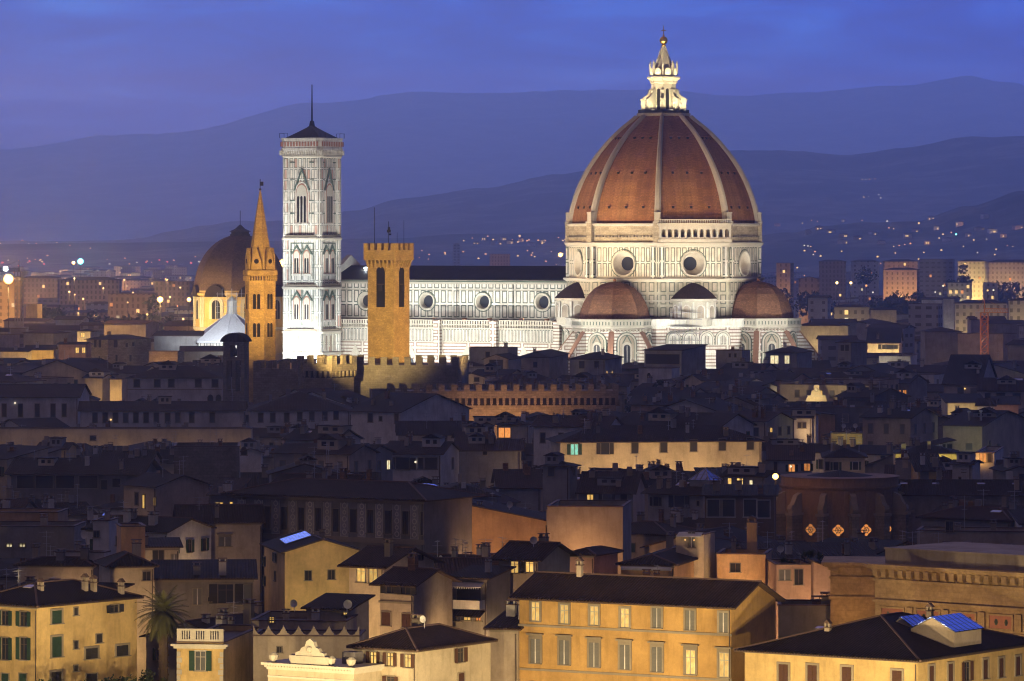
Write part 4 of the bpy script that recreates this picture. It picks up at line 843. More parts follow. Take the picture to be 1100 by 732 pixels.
for x, py in ((-4.0, 223), (2.4, 250), (4.3, 237)): m = MB(); m.tube((x, 0, zt - 1.6), (x, 0, zof(py, Yv)), .09 if py < 230 else .05, 5); m.build('mast', 'iron', t)
rg = random.Random(5)
def spotw(p, q, pw, col=OR_, size=50, rad=.5): lamp(p, pw, col, 'SPOT', q, size, .7, rad)
spotw((pv.x - 14, Yv - 52, 29), (pv.x, Yv, 38), 120000, (1, .69, .24), 62); spotw((pv.x + 34, Yv - 22, 29), (pv.x, Yv, 38), 64000, (1, .64, .22), 66)
spotw((pb_.x - 10, Yb - 44, 31), (pb_.x, Yb, 46), 105000, (1, .65, .22), 62); spotw((pb_.x + 26, Yb - 26, 31), (pb_.x, Yb, 50), 56000, (1, .60, .2), 60)
# battlemented palace in front of the towers
def crenwall(lab, px0, px1, py, ze, a, px2, d, wall, pb, arches=None, mw=1.5, gap=1.3, h=1.9, nick=None, merl=None):
    Y = Yof(py, ze); c, s = math.cos(R(a)), math.sin(R(a)); B = Vector(((px1 - 550) / F * Y, Y)); k0 = (px0 - 550) / F; w = (k0 * B.y - B.x) / (-c + k0 * s)
    if px2: k2 = (px2 - 550) / F; d = (k2 * B.y - B.x) / (-s - k2 * c)
    A = B - w * Vector((c, s)); ctr = (A + B) / 2 + Vector((-s, c)) * d / 2; t = thing('battlemented_palace', lab, 'palace', (ctr.x, ctr.y, 0), R(a))
    zb = ze - h; m = MB(); m.prism([(-w / 2, -d / 2), (w / 2, -d / 2), (w / 2, d / 2), (-w / 2, d / 2)], 0, zb - (3.2 if arches else 0)); m.build('wall', wall, t)
    m = MB(); ee = .5 if arches else .01
    if arches:
        m.box(-w / 2 - ee, w / 2 + ee, -d / 2 - ee, d / 2 + ee, zb - 1.6, zb, 0); m.box(-w / 2, w / 2, -d / 2, d / 2, zb - 3.199, zb - 1.601, 1)
        n = int(w / 1.35)
        for i in range(n + 1): u = -w / 2 + i * w / n; m.box(u - .28, u + .28, -d / 2 - ee, -d / 2, zb - 2.9, zb - 1.601, 0); m.box(u - .18, u + .18, -d / 2 - ee * .6, -d / 2, zb - 3.4, zb - 2.901, 0)
        n = int(d / 1.35)
        for i in range(n + 1): u = -d / 2 + i * d / n; m.box(w / 2, w / 2 + ee, u - .28, u + .28, zb - 2.9, zb - 1.601, 0)
    for q in ((-w / 2 - ee, w / 2 + ee, -d / 2 - ee, -d / 2 - ee + .7), (-w / 2 - ee, w / 2 + ee, d / 2 + ee - .7, d / 2 + ee), (-w / 2 - ee, -w / 2 - ee + .7, -d / 2, d / 2), (w / 2 + ee - .7, w / 2 + ee, -d / 2, d / 2)): crenels(m, *q, zb + .002, h, mw, gap)
    m.build('battlements', [merl or wall, 'black'], t)
    FP.append((ctr.x, ctr.y, w / 2, d / 2, c, s)); PROT.append((px0, px2 or px1, pb, Y, py))
    if nick: MARKS.append(((px0 + px1) / 2, py, nick))
    return A, B, Y
crenwall('tall amber stone battlemented palace wall with a corbelled gallery beside the spired belfry', 322, 356, 383, 27.5, -34, None, 9, 'stone', 420, True, nick='the corbelled palace corner')
crenwall('lower battlemented stone wall running left from the corbelled palace corner', 272, 320, 388, 26.6, -8, None, 6, 'stone', 402)
crenwall('long dark battlemented palace wall directly below the amber tower', 358, 492, 384, 27.0, -6, None, 22, 'greystone', 410, merl='greystone', nick='the dark palace wall')
crenwall('long low battlemented wall with orange lit corbel arches', 420, 662, 413, 23.0, 4, None, 9, 'stone', 440, True, 1.3, 1.3, 1.4, 'the orange corbelled wall')
A_ = at(535, 440, 1030)
for px, pw in ((476, 2600), (498, 4200), (520, 5000), (542, 5200), (564, 4800), (586, 3800), (608, 2400)): q = at(px, 440, 1004); lamp((q.x, q.y, 14.5), pw * .26, (1, .48, .18), 'SPOT', (q.x, q.y + 9, 18), 150, .9)
for px in (338, 352): q = at(px, 430, 1060); lamp((q.x, q.y, 17), 1300, (1, .66, .32), 'SPOT', (q.x, q.y + 10, 21), 150, .9)
# dark brick bell-cote
Yc = 1060; q = at(253.5, 400, Yc)
t = thing('bell_cote', 'dark narrow convent bell tower with a curved gable and open arches', 'bell tower', (q.x, Yc, 0), R(-14)); PROT.append((240, 268, 425, Yc, 357)); MARKS.append((254, 390, 'the dark convent bell tower'))
zt = zof(357, Yc); m = MB(); w_ = 2.55
m.box(-w_, w_, -1.8, 1.8, 0, zt - 13.6)
for x0, x1 in ((-w_, -w_ + .8), (-.4, .4), (w_ - .8, w_)): m.box(x0, x1, -1.8, 1.8, zt - 13.599, zt - 6.5)
m.box(-w_, w_, -1.8, 1.8, zt - 6.499, zt - 5.8)
m.box(-w_, -.8, -1.8, 1.8, zt - 5.799, zt - 3.0); m.box(.8, w_, -1.8, 1.8, zt - 5.799, zt - 3.0); m.box(-w_, w_, -1.8, 1.8, zt - 2.999, zt - 2.2); m.build('wall', 'greystone', t)
m = MB(); m.loft([[(w_ * 1.25 * math.cos(a_), y, zt - 2.2 + 2.1 * math.sin(a_) ** 1.3) for a_ in [math.pi * i / 10 for i in range(11)]] for y in (-2.3, 2.3)]); m.build('gable_cap', 'tile', t)
m = MB(); m.lathe([(.1, zt - 3.6), (.35, zt - 4.4), (.45, zt - 5.2), (.62, zt - 5.5)], 12); m.build('bell', 'iron', t)
# chapel dome left of the spire
Ym = 1620; q = at(258, 300, Ym); s_ = Ym / F
t = thing('domed_chapel', 'large dark red dome on a bright yellow drum left of the spire', 'church', (q.x, Ym, 0), R(-30)); PROT.append((203, 312, 352, Ym, 250)); MARKS.append((240, 300, 'the yellow domed chapel'))
zb, zt = zof(312, Ym), zof(252, Ym); rr = 16.6
m = MB(); m.lathe([(rr * math.cos(a_ * math.pi / 2 / 14) if a_ < 14 else 1, zb + (zt - zb) * math.sin(a_ * math.pi / 2 / 14)) for a_ in range(14)] + [(1.6, zt)], 8, R(22.5)); m.build('dome', 'darkdome', t)
m = MB(); m.lathe([(3.6, zt - .6), (3.6, zt + .1), (3.2, zt + .1), (3.2, zt + .9), (4.0, zt + 1.0), (1.8, zt + 2.0), (.25, zt + 3.4)], 8); m.tube((0, 0, zt + 3), (0, 0, zt + 8.4), .12, 5); m.build('lantern', 'lead', t)
m = MB(); m.lathe([(rr - .4, 0), (rr - .4, zb - 2.2), (rr + .8, zb - 1.6), (rr + .8, zb - .8), (rr + .2, zb - .6), (rr, zb)], 8, R(22.5), k=0); m.lathe([(rr - .2, zb - 14), (rr + .2, zb - 13.6), (rr + .2, zb - 13), (rr - .2, zb - 12.8)], 8, R(22.5), k=1, cap=False); m.build('drum', ['yellow', 'lighttrim'], t)
for k in range(8):
    m = MB(); m.T = Matrix.Rotation(R(45 * k), 4, 'Z'); q_ = (rr - .4) * math.cos(R(22.5))
    for r_, y_, kk in ((3.0, .3, 1), (2.2, .42, 1), (1.7, .5, 0)):
        cs = [(r_ * math.cos(math.pi * j / 8), zb - 5 + r_ * math.sin(math.pi * j / 8)) for j in range(9)]
        m.loft([[(q_ + x, a_, b_) for a_, b_ in cs] + [(q_ + x, -r_, zb - 10), (q_ + x, r_, zb - 10)] for x in (0, y_)], kk)
    cs = [(4.2 * math.cos(math.pi * j / 10), zb - 2.2 + 4.2 * math.sin(math.pi * j / 10) ** 1.2) for j in range(11)]
    m.loft([[(q_ + x, a_, b_) for a_, b_ in cs] for x in (-.5, 1.5)], 2); m.box(q_ + .5, q_ + .56, -.1, .1, zb - 10, zb - 3.4, 1)
    for u in (-6, 6): m.box(q_, q_ + .35, u - .8, u + .8, zb - 12.8, zb - 2.2, 1)
    m.build('arched_window', ['glass', 'lighttrim', 'tile'], t)
spotw((q.x - 26, Ym - 42, 24), (q.x - 6, Ym - 8, 29), 110000, (1, .70, .26), 62); spotw((q.x - 40, Ym - 20, 24), (q.x - 8, Ym, 30), 40000, (1, .68, .28), 60); spotw((q.x + 22, Ym - 40, 24), (q.x + 6, Ym - 6, 29), 22000, (1, .68, .28), 60)
# baptistery roof with scaffolded lantern
Yp = 1480; q = at(249, 360, Yp)
t = thing('baptistery', 'white eight-sided pyramid roof of the baptistery below the spire', 'church', (q.x, Yp, 0), R(-28)); PROT.append((222, 300, 368, Yp, 335)); MARKS.append((245, 355, 'the white pyramid roof'))
zt, ze = zof(336, Yp), zof(366, Yp); m = MB(); m.lathe([(13.2, 0), (13.2, ze - .6)], 8, R(22.5), k=0); m.build('wall', 'clerpan', t)
m = MB(); m.lathe([(13.7, ze - .6), (13.7, ze), (.9, zt)], 8, R(22.5))
for a_ in V8: m.tube((13.6 * math.cos(a_), 13.6 * math.sin(a_), ze + .05), (1 * math.cos(a_), 1 * math.sin(a_), zt), .14, 4)
m.build('roof', 'cwhite', t)
m = MB(); m.lathe([(1.5, zt - 1), (1.5, zt + 3.4), (1.8, zt + 3.6), (.1, zt + 5.4)], 8); m.build('lantern', 'lighttrim', t)
m = MB()
for i in range(5):
    for j in range(2): m.tube((-3.6 + i * 1.8, -3 + 6 * j, zt - 3), (-3.6 + i * 1.8, -3 + 6 * j, zt + 6.5 + (i % 2) * 1.2), .06, 4)
for z in range(5):
    for y in (-3, 3): m.tube((-4, y, zt - 2 + z * 2), (4, y, zt - 2 + z * 2), .06, 4)
m.build('scaffolding', 'alu', t)
spotw((q.x - 6, Yp - 34, 27), (q.x - 2, Yp, 27), 50000, (.86, .94, 1), 90)
# scaffolding on the cathedral
m = MB()
for i in range(8):
    for dy in (0, 1.4): m.tube((i * 1.25 - 4.4, dy, 8), (i * 1.25 - 4.4, dy, 34.5 + (i % 3)), .055, 4)
for z in range(13):
    for dy in (0, 1.4): m.tube((-4.8, dy, 10 + z * 2), (4.8, dy, 10 + z * 2), .055, 4)
    m.box(-4.6, 4.6, .1, 1.3, 10 + z * 2 - .12, 10 + z * 2 - .05, 1)
p_ = camp(20.2, -26.5); t = m.build('scaffolding', ['alu', 'wood'], None, loc=(p_.x, p_.y, 0), rz=R(10)); tag(t, 'grey metal scaffolding against the cathedral wall beside the right half dome', 'scaffolding')
# cranes
def crane(lab, px, Y, pb, pt, jib, col, a=0, w_=1.2):
    q = at(px, pt, Y); t = thing('tower_crane', lab, 'crane', (q.x, Y, 0), a); zt = q.z; m = MB()
    for sx in (-1, 1):
        for sy in (-1, 1): m.tube((sx * w_, sy * w_, 0), (sx * w_, sy * w_, zt), .16, 4)
    n = int(zt / 2.4)
    for i in range(n):
        z0, z1 = i * 2.4, (i + 1) * 2.4
        for a_, b_ in (((-w_, -w_), (w_, -w_)), ((w_, -w_), (w_, w_)), ((w_, w_), (-w_, w_)), ((-w_, w_), (-w_, -w_))):
            m.tube((*a_, z0), (*b_, z1), .09, 3); m.tube((*b_, z0), (*a_, z1), .09, 3); m.tube((*a_, z1), (*b_, z1), .09, 3)
    m.build('mast', col, t)
    m = MB(); l = jib
    m.tube((0, 0, zt), (0, 0, zt + 4.6), .35, 4, r2=.1); m.tube((-l * .3, -.7, zt), (l, -.7, zt + .1), .14, 4); m.tube((-l * .3, .7, zt), (l, .7, zt + .1), .14, 4); m.tube((0, 0, zt + 1.3), (l, 0, zt + 1.2), .14, 4)
    for i in range(9): x = l * i / 9; m.tube((x, -.7, zt), (x + l / 18, 0, zt + 1.3), .07, 3); m.tube((x + l / 18, 0, zt + 1.3), (x + l / 9, .7, zt), .07, 3)
    m.tube((0, 0, zt + 4.5), (l * .8, 0, zt + 1.2), .05, 3); m.tube((0, 0, zt + 4.5), (-l * .3, 0, zt), .05, 3); m.build('jib', col, t)
    m = MB(); m.box(-l * .3 - .6, -l * .3 + 1, -.9, .9, zt - 1.4, zt + .3); m.build('counterweight', 'alu', t)
    m = MB(); m.box(-2.2, -w_ - .1, -.8, .8, zt - 2.2, zt - .3); m.build('cab', 'alu', t)
    PROT.append((px - 5, px + 5, pb, Y, pt))
crane('orange lit lattice tower crane standing among the roofs right of the cathedral', 1057.5, 1480, 385, 336, 7.6, 'crane', R(-12))
crane('dark lattice tower crane beside the big orange lamp', 20.5, 1760, 338, 292, 9, 'craneg', R(160)); q = at(1053, 350, 1450); lamp((q.x, q.y, 21), 9000, (1, .5, .22))
MARKS.append((1057, 345, 'the orange tower crane'))
# ------------------------------------------------------------------ special parts used by some houses
def band(t, w, d, zs, mt='trim'):
    for z in zs: m = MB(); m.box(-w / 2 - .1, w / 2 + .1, -d / 2 - .13, -d / 2 - .002, z - .12, z + .12); m.build('string_course', mt, t)
def glassroof(t, x, y, z, l, wd, tilt=None):
    m = MB(); s = .30 if tilt is None else tilt
    m.slab([(x - wd / 2, y - l / 2, z - s * wd / 2 * (1 if tilt is None else 0) - (0.25 * wd if tilt == 0 else 0) * 0), (x + wd / 2, y - l / 2, z + s * wd / 2), (x + wd / 2, y + l / 2, z + s * wd / 2 + .25), (x - wd / 2, y + l / 2, z - s * wd / 2 + .25)], .12, 0, 1)
    m.build('glass_roof', ['solar', 'frame'], t)
def dormers(t, w, d, z):
    for x, y, wd, h, l in ((w * .12, -d * .02, 3.0, .95, 3.2), (w * .34, -d * .03, 5.0, 1.25, 5.4)):
        m = MB(); z0 = z + .5; b = z + 2.1
        # mono-pitch glass facing left-front, gable cheek towards the viewer
        m.prism([(x - wd / 2, y - l / 2), (x + wd / 2, y - l / 2), (x + wd / 2, y + l / 2), (x - wd / 2, y + l / 2)], z0, b, 0)
        m.loft([[(x - wd / 2, yy, b), (x + wd / 2, yy, b), (x, yy, b + h)] for yy in (y - l / 2, y + l / 2)], 0); o = m.build('dormer', 'beige', t)
        m = MB(); m.slab([(x + wd / 2 + .2, y - l / 2 - .2, b - .0), (x + wd / 2 + .2, y + l / 2 + .2, b + .0), (x, y + l / 2 + .2, b + h + .12), (x, y - l / 2 - .2, b + h + .12)], .1); m.slab([(x, y - l / 2 - .2, b + h + .12), (x, y + l / 2 + .2, b + h + .12), (x - wd / 2 - .2, y + l / 2 + .2, b), (x - wd / 2 - .2, y - l / 2 - .2, b)], .1)
        m.build('glass_roof', 'solar', o)
def pyramid(t, x, y, z):
    m = MB(); m.prism([(x - 1.7, y - 1.7), (x + 1.7, y - 1.7), (x + 1.7, y + 1.7), (x - 1.7, y + 1.7)], z - 1.6, z, 1); m.lathe([(2.6, z + .002), (.05, z + 1.7)], 4, R(45), x, y, 0)
    for k in range(4): a = R(45 + 90 * k); m.tube((x + 2.6 * math.cos(a), y + 2.6 * math.sin(a), z), (x, y, z + 1.72), .07, 4, 2)
    m.build('skylight', ['solar', 'grey', 'frame'], t)
def frieze(t, w, d, z):
    n = 11; st = w / n; m = MB(); m.box(-w / 2 - .2, w / 2 + .2, -d / 2 - .22, -d / 2 - .002, z - 5.6, z - 5.3); m.box(-w / 2 - .3, w / 2 + .3, -d / 2 - .35, -d / 2 - .002, z - 5.95, z - 5.602); m.box(-w / 2 - .2, w / 2 + .2, -d / 2 - .22, -d / 2 - .002, z - .7, z - .35)
    for i in range(int(w / .6)): u = -w / 2 + .3 + i * .6; m.box(u - .1, u + .1, -d / 2 - .9, -d / 2, z - .34, z - .05)
    m.build('cornice', 'trim', t)
    for i in range(n):
        u = -w / 2 + (i + .5) * st; m = MB(); m.box(u - .55, u + .55, -d / 2 - .06, -d / 2 - .002, z - 5.2, z - .9, 0)
        m.box(u - .62, u - .55, -d / 2 - .12, -d / 2 - .002, z - 5.2, z - .9, 1); m.box(u + .55, u + .62, -d / 2 - .12, -d / 2 - .002, z - 5.2, z - .9, 1); m.box(u - .62, u + .62, -d / 2 - .12, -d / 2 - .002, z - 5.28, z - 5.202, 1)
        for q in range(5):      # scrollwork of the painted panel
            zc = z - 4.7 + q * .86; rr = .30 if q % 2 else .38
            m.loft([[(u + r_ * math.cos(j * math.pi / 5), -d / 2 - y_, zc + r_ * math.sin(j * math.pi / 5)) for j in range(10)] for r_, y_ in ((rr, .062), (rr, .08), (rr - .13, .08), (rr - .13, .062))], 1, cap=False)
            m.tube((u, -d / 2 - .07, zc + rr), (u, -d / 2 - .07, zc + .48), .05, 4, 1)
        m.build('frieze_panel', ['grey', 'lighttrim'], t)
        window(t, (u + st / 2 if i < n - 1 else u + st * .42, -d / 2, z - 3.2), 0, .95 if i < n - 1 else .4, 3.0, 'K', True)
def balcony(t, w, d, z):
    m = MB(); m.box(-w / 2 - .2, w / 2 - .2, -d / 2 - 1.5, -d / 2, z - 3.4, z - 3.2, 0); m.box(-w / 2 - .2, w / 2 - .2, -d / 2 - 1.55, -d / 2 - 1.45, z - 3.199, z - 2.4, 0); m.box(w / 2 - .3, w / 2 - .2, -d / 2 - 1.44, -d / 2, z - 3.199, z - 2.4, 0); m.build('balcony', 'white', t)
    m = MB(); m.slab([(-w / 2 + .1, -d / 2 - 1.0, z - .9), (w / 2 - .4, -d / 2 - 1.0, z - .9), (w / 2 - .4, -d / 2, z - .45), (-w / 2 + .1, -d / 2, z - .45)], .06)
    for i in range(14): u = -w / 2 + .1 + i * (w - .8) / 13; m.box(u, u + .12, -d / 2 - 1.02, -d / 2 - 1.0, z - 1.15, z - .95)
    m.build('awning', 'cwhite', t); m = MB(); m.slab([(-w / 2 - .2, -d / 2 - 1.5, z - 4.2), (w / 2 - .2, -d / 2 - 1.5, z - 4.2), (w / 2 - .2, -d / 2, z - 3.6), (-w / 2 - .2, -d / 2, z - 3.6)], .12); m.build('lean_to_roof', 'tile', t)
def awning(t, w, d, z):
    m = MB(); m.tube((-w / 2 + .2, -d / 2 - .7, z - .45), (w / 2 - .2, -d / 2 - .7, z - .45), .22, 8); m.build('awning', 'cwhite', t)
    m = MB(); m.box(-.2, .9, -1.6, -.9, z + .9, z + 1.35, 0)
    for i in range(3): m.slab([(-.2, -1.75, z + .95 + i * .16), (.9, -1.75, z + .95 + i * .16), (.9, -1.6, z + 1.05 + i * .16), (-.2, -1.6, z + 1.05 + i * .16)], .05)
    m.build('roof_vent', 'cwhite', t)
def canopy(t, w, d, z):
    m = MB(); m.slab([(-w / 2 + .3, -d / 2 - 1.0, z - .1), (w / 2 - .2, -d / 2 - 1.0, z - .1), (w / 2 - .2, -d / 2 + .4, z + .3), (-w / 2 + .3, -d / 2 + .4, z + .3)], .12); m.build('canopy', 'cwhite', t)
    for u in (-.5, .6):
        m = MB(); m.ball((u, -d / 2 - .3, z - .6), .10, 8); m.build('wall_lamp', 'lampy', t)
def flues(t, w, d, z):
    for x, h in ((-w * .02, 1.9), (w * .28, 2.1)):
        m = MB(); m.tube((0, 0, -.4), (0, 0, h), .22, 8); m.tube((0, 0, h), (0, 0, h + .25), .42, 8, r2=.3); m.build('flue', 'alu', t, loc=(x, -d * .35, z + .6))
def endwall(t, w, d, z):
    m = MB(); m.box(w / 2 + .003, w / 2 + .12, -d / 2, d / 2, 0, z - .3); m.build('end_wall', 'apricot', t)
# ------------------------------------------------------------------ foreground houses
RIV = (1, .70, .30)
def g(*rows): return list(rows)
def chim_at(t, x, y, z, w=.28, h=.45, mt='beige'):
    m = MB(); m.box(-w, w, -w * .8, w * .8, -1.2, h, 0); m.box(-w - .1, w + .1, -w * .8 - .1, w * .8 + .1, h + .002, h + .1, 1)
    for q in (-1, 1): m.box(q * w * .7 - .1, q * w * .7 + .1, -w * .7, w * .7, h + .1, h + .45, 0)
    m.loft([[(-w - .15, y_, h + .45), (w + .15, y_, h + .45), (0, y_, h + .85)] for y_ in (-w, w)], 1); m.build('chimney', [mt, 'ridge'], t, loc=(x, y, z))
def kch(*ps):
    """chimneys at (fraction of half width, fraction of half depth, height above the eave)"""
    return lambda t, w, d, z, r: [chim_at(t, p[0] * w / 2, p[1] * d / 2, z + p[2], *(p[3:])) for p in ps]
house('yellow corner house with green shutters at the bottom left corner of the photo', -32, 40, 651, 17, -37, 147, roof='hip', pitch=.36, wall='yellow', tile='tile', pb=732, nick='the yellow corner house', chim=0, wins=g(
 ('f', 6, 664, 1.0, 1.5, 'g'), ('f', 26, 665, 1.0, 1.5, 'g'), ('f', 6, 697, 1.0, 2.3, 'g'), ('f', 26, 697, 1.0, 2.3, 'g'), ('f', 6, 731, 1.0, 1.4, 'G'), ('f', 25, 731, 1.0, 1.4, 'G'),
 ('r', 60.5, 663, 1.5, 1.35, 'Gf'), ('r', 60.5, 695, 1.5, 2.1, 'Gf'), ('r', 81, 657, .6, .8, 'K'), ('r', 81, 693, .6, .8, 'K'), ('r', 122.5, 654, 1.3, .8, 'k'), ('r', 106, 686, .9, .9, 'K'), ('r', 98, 702, 1.9, 1.1, 'Kf'),
 ('r', 131, 699, 1.9, 1.1, 'Kf'), ('r', 60, 727, 1.6, 1.0, 'Kf'), ('r', 81, 718, .6, .6, 'K'), ('r', 98, 728, 1.7, .8, 'K')), ant=1,
 kids=[kch((.35, -.5, 1.2), (.55, .25, 1.4), (.62, .38, 1.2), (.85, .78, .7)), k_sky(.0, -.5, 1.2, .7, .36)])
house('cream turret house with a steep pyramid roof and one dark window', 118, 165, 607, 17.2, 14, d=8, roof='hip', pitch=.42, wall='cream', pb=645, wins=g(('f', 157.5, 619, .9, 1.0, 'K')), chim=1, nick='the cream turret house', L=[(.6, 9, 8, 700)])
house('slim orange plastered tower house with flat roof above the cream turret house', 130, 156, 566, 21, 10, d=6, roof='flat', wall='apricot', pb=588, wins=g(('l', 123.5, 580, .7, 1.0, 'Y')), chim=0, L=[(.5, 7, 12, 500)], prot=True)
house('low dim terrace house with wide shuttered windows right of the cream turret house', 166, 272, 622, 14.5, 4, d=11, roof='shed', pitch=.12, wall='drab', tile='tile', pb=662, wins=g(('f', 212, 641, 1.0, 1.9, 'Y'), ('f', 225, 644, .4, .5, 'K'), ('f', 243, 638, 2.0, 2.3, 'k'), ('f', 262, 639, 2.2, 2.4, 'Y')), chim=2, nick='the dim terrace house', L=[(.3, 10, 7, 260)])
house('wide beige gabled house with a single small hooded window near the left', 193, 281, 561, 18, 6, d=12, roof='gx', pitch=.3, wall='beige', pb=603, wins=g(('f', 241.5, 582, 1.5, 1.2, 'Yh'),), chim=1, ant=2, nick='the wide beige house', L=[(.2, 12, 10, 260)])
house('plain cream rear extension between the orange tower house and the wide beige house', 134, 192, 588, 17, 8, d=6, roof='shed', pitch=.1, wall='cream', pb=612, wins=g(('f', 170, 600, 1.4, 2.0, 'K'), ('f', 187, 601, .7, 1.2, 'Y')), chim=1, L=[(.5, 6, 10, 300)])
house('lit yellow villa with a roof balustrade and green shuttered window bottom left of centre', 190, 240, 691, 13, -8, 283, roof='flat', wall='yellow', pb=732, wins=g(('f', 215.5, 710, 1.15, 2.05, 'gw'),), chim=0, nick='the balustraded yellow villa')
house('long plain beige garden wall house with a scalloped parapet', 272, 386, 684, 13.2, -3, d=7, roof='flat', wall='beige', pb=712, wins=g(('f', 300, 698, .5, .6, 'K'),), chim=0, nick='the scalloped parapet')
house('cream house with three lit brown shuttered windows at the bottom centre', 380, 447, 698, 14, -33, 527, roof='hip', pitch=.40, wall='cream', tile='tile2', pb=732, wins=g(('f', 401.5, 707.5, .8, 1.35, 'bl'), ('f', 419.5, 708.5, .8, 1.35, 'bl'), ('f', 438.5, 710, .8, 1.35, 'bl'),
 ('f', 401, 730, .9, .8, 'b'), ('f', 420, 731, .9, .8, 'b'), ('r', 494, 704, 1.1, 1.45, 'b'), ('r', 495, 728, 1.1, .9, 'B')), chim=1, nick='the cream house with three lit windows', kids=[k_dish(.3, -.2, 1.2, .38)])
WT = [(575.5, 657, 'lf'), (606.5, 660, 'lf'), (638.5, 661.5, 'lf'), (671.5, 664, 'lf'), (706, 664, 'Yf'), (741.5, 666.5, 'Yf'), (777.5, 669, 'Yf')]
WB = [(575.5, 699.5, 'Yfh'), (606.5, 701, 'Yfh'), (638.5, 703.5, 'Yfh'), (671.5, 706, 'Yfh'), (706, 708.5, 'Yfh'), (742, 711.5, 'lfh'), (778, 714.5, 'lfh')]
house('large orange yellow palazzo with seven windows per floor, four of them lit on top', 558, 785.5, 650.5, 18, -30, 833, roof='gx', pitch=.40, wall='ochre', tile='tile2', pb=732, oh=.9,
 wins=[('f', x, y, 1.0, 2.0, s) for x, y, s in WT] + [('f', x, y, 1.15, 2.5, s) for x, y, s in WB], chim=0, nick='the seven windowed palazzo',
 kids=[lambda t, w, d, z, r: band(t, w, d, (z - 3.0, z - 7.55)), kch((-.62, -.1, 2.6)), ])
house('long bright yellow house with a blue glass roofed dormer at the bottom right', 800, 985.5, 708.5, 14, -35, 1112, roof='hip', pitch=.30, wall='yellow', tile='tile', pb=732, oh=.8,
 wins=[('f', x, y, 1.1, 1.9, 'Bf') for x, y in ((842, 724), (873, 725), (910, 727), (964, 731))] + [('r', x, y, .95, 1.9, 'Bf') for x, y in ((1000, 726), (1020.5, 723.5), (1058, 719), (1075, 717.5), (1093, 715.5))] + [('r', 1038, 721.5, 1.1, 1.9, 'b')],
 chim=0, nick='the bottom right yellow house', kids=[kch((-.35, -.55, 1.6), (.52, -.1, 3.3)), k_sky(-.48, -.5, .9, .6, .30), lambda t, w, d, z, r: dormers(t, w, d, z)])
house('yellow walled house with a tall gable end and dim blue roof glass', 306, 387, 592, 17, 12, d=16, roof='gy', pitch=.30, wall='yellow', tile='tile', pb=660, wins=g(('f', 331, 618.5, .8, 1.15, 'K'), ('f', 356, 617.5, .8, 1.1, 'K'), ('l', 278, 600, .8, 1.1, 'g'), ('l', 296, 599, 1.3, 1.1, 'gw'), ('l', 276, 620, .8, 1.1, 'g'), ('l', 296, 619, .8, 1.1, 'G')), chim=1, nick='the yellow gable end',
 kids=[lambda t, w, d, z, r: glassroof(t, -w * .22, 0, z + w * .3 * .30 + .3, 4.6, 3.2)], L=[(.4, 14, 8, 900, (1, .74, .36))])
house('tall cream house with one big brightly lit corner window band under its roof', 375, 412, 608, 17.8, -35, 466, roof='gx', pitch=.34, wall='cream', tile='tile2', pb=690, oh=1.0, wins=g(('f', 388, 617, 1.2, 1.8, 'lw'), ('f', 401, 618, 1.2, 1.8, 'lw'), ('f', 388, 656, .9, 1.7, 'K'), ('r', 450, 599, .6, .6, 'k')), chim=1, nick='the big lit window house', L=[(.5, 10, 7, 900)])
house('white walled house with a dark loggia and two brown shuttered windows', 408, 444, 628, 16.4, -33, 486, roof='gx', pitch=.34, wall='beige', tile='tile2', pb=684, oh=.9, wins=g(('f', 421, 632, 1.4, 1.2, 'k'), ('f', 436, 633, 1.5, 1.2, 'k'), ('f', 415, 665, 1.2, 1.5, 'B'), ('f', 437, 667, 1.2, 1.5, 'B')), chim=1, nick='the white loggia house', L=[(.6, 9, 7, 900)], kids=[lambda t, w, d, z, r: band(t, w, d, (z - 2.1,))])
house('narrow house with a striped awning above a long white balcony', 484, 523, 622, 16.5, -24, 548, roof='shed', pitch=.12, wall='drab', tile='tile', pb=676, wins=g(('f', 504, 639, 3.0, 1.6, 'K'), ('f', 492, 663, .8, 1.0, 'k'), ('f', 502, 663, .9, .8, 'l'), ('f', 514, 664, .7, .7, 'o')), chim=1, nick='the balcony house', kids=[lambda t, w, d, z, r: balcony(t, w, d, z)], L=[(.6, 8, 8, 600)])
house('gable roofed house with a wide lit window band left of the orange palazzo roof', 536, 578, 601, 18.3, -25, 612, roof='gx', pitch=.34, wall='beige', pb=640, oh=.8, wins=g(('f', 553, 609, 1.0, 1.5, 'lw'), ('f', 569, 608, 1.0, 1.5, 'lw'), ('f', 561, 608.5, .7, 1.5, 'K')), chim=1, nick='the lit band gable house', kids=[k_dish(.2, -.3, .6)], L=[(.7, 9, 8, 600)])
house('small pink outhouse roof between the lit band gable house and the plain beige block', 612, 638, 596, 17.6, -25, d=7, roof='hip', pitch=.3, wall='pink', pb=606, chim=0, L=[(.6, 6, 10, 300)])
house('big plain beige block with a bright orange wall lamp', 588, 669, 545, 20.4, -6, d=14, roof='flat', wall='beige', pb=612, wins=g(('l', 583, 560, .8, 2.0, 'K'),), chim=0, nick='the plain beige block', L=[(.45, 6, 12.5, 620, (1, .50, .2))])
house('long palazzo with painted frieze panels between its dark windows', 251, 455, 536, 21.4, -31, None, d=12, roof='hip', pitch=.26, wall='drab', tile='tile', pb=592, oh=1.2, wins=(), chim=2, nick='the frieze panel palazzo', kids=[lambda t, w, d, z, r: frieze(t, w, d, z)], L=[(1.4, -4, 12, 1500, (1, .5, .19))])
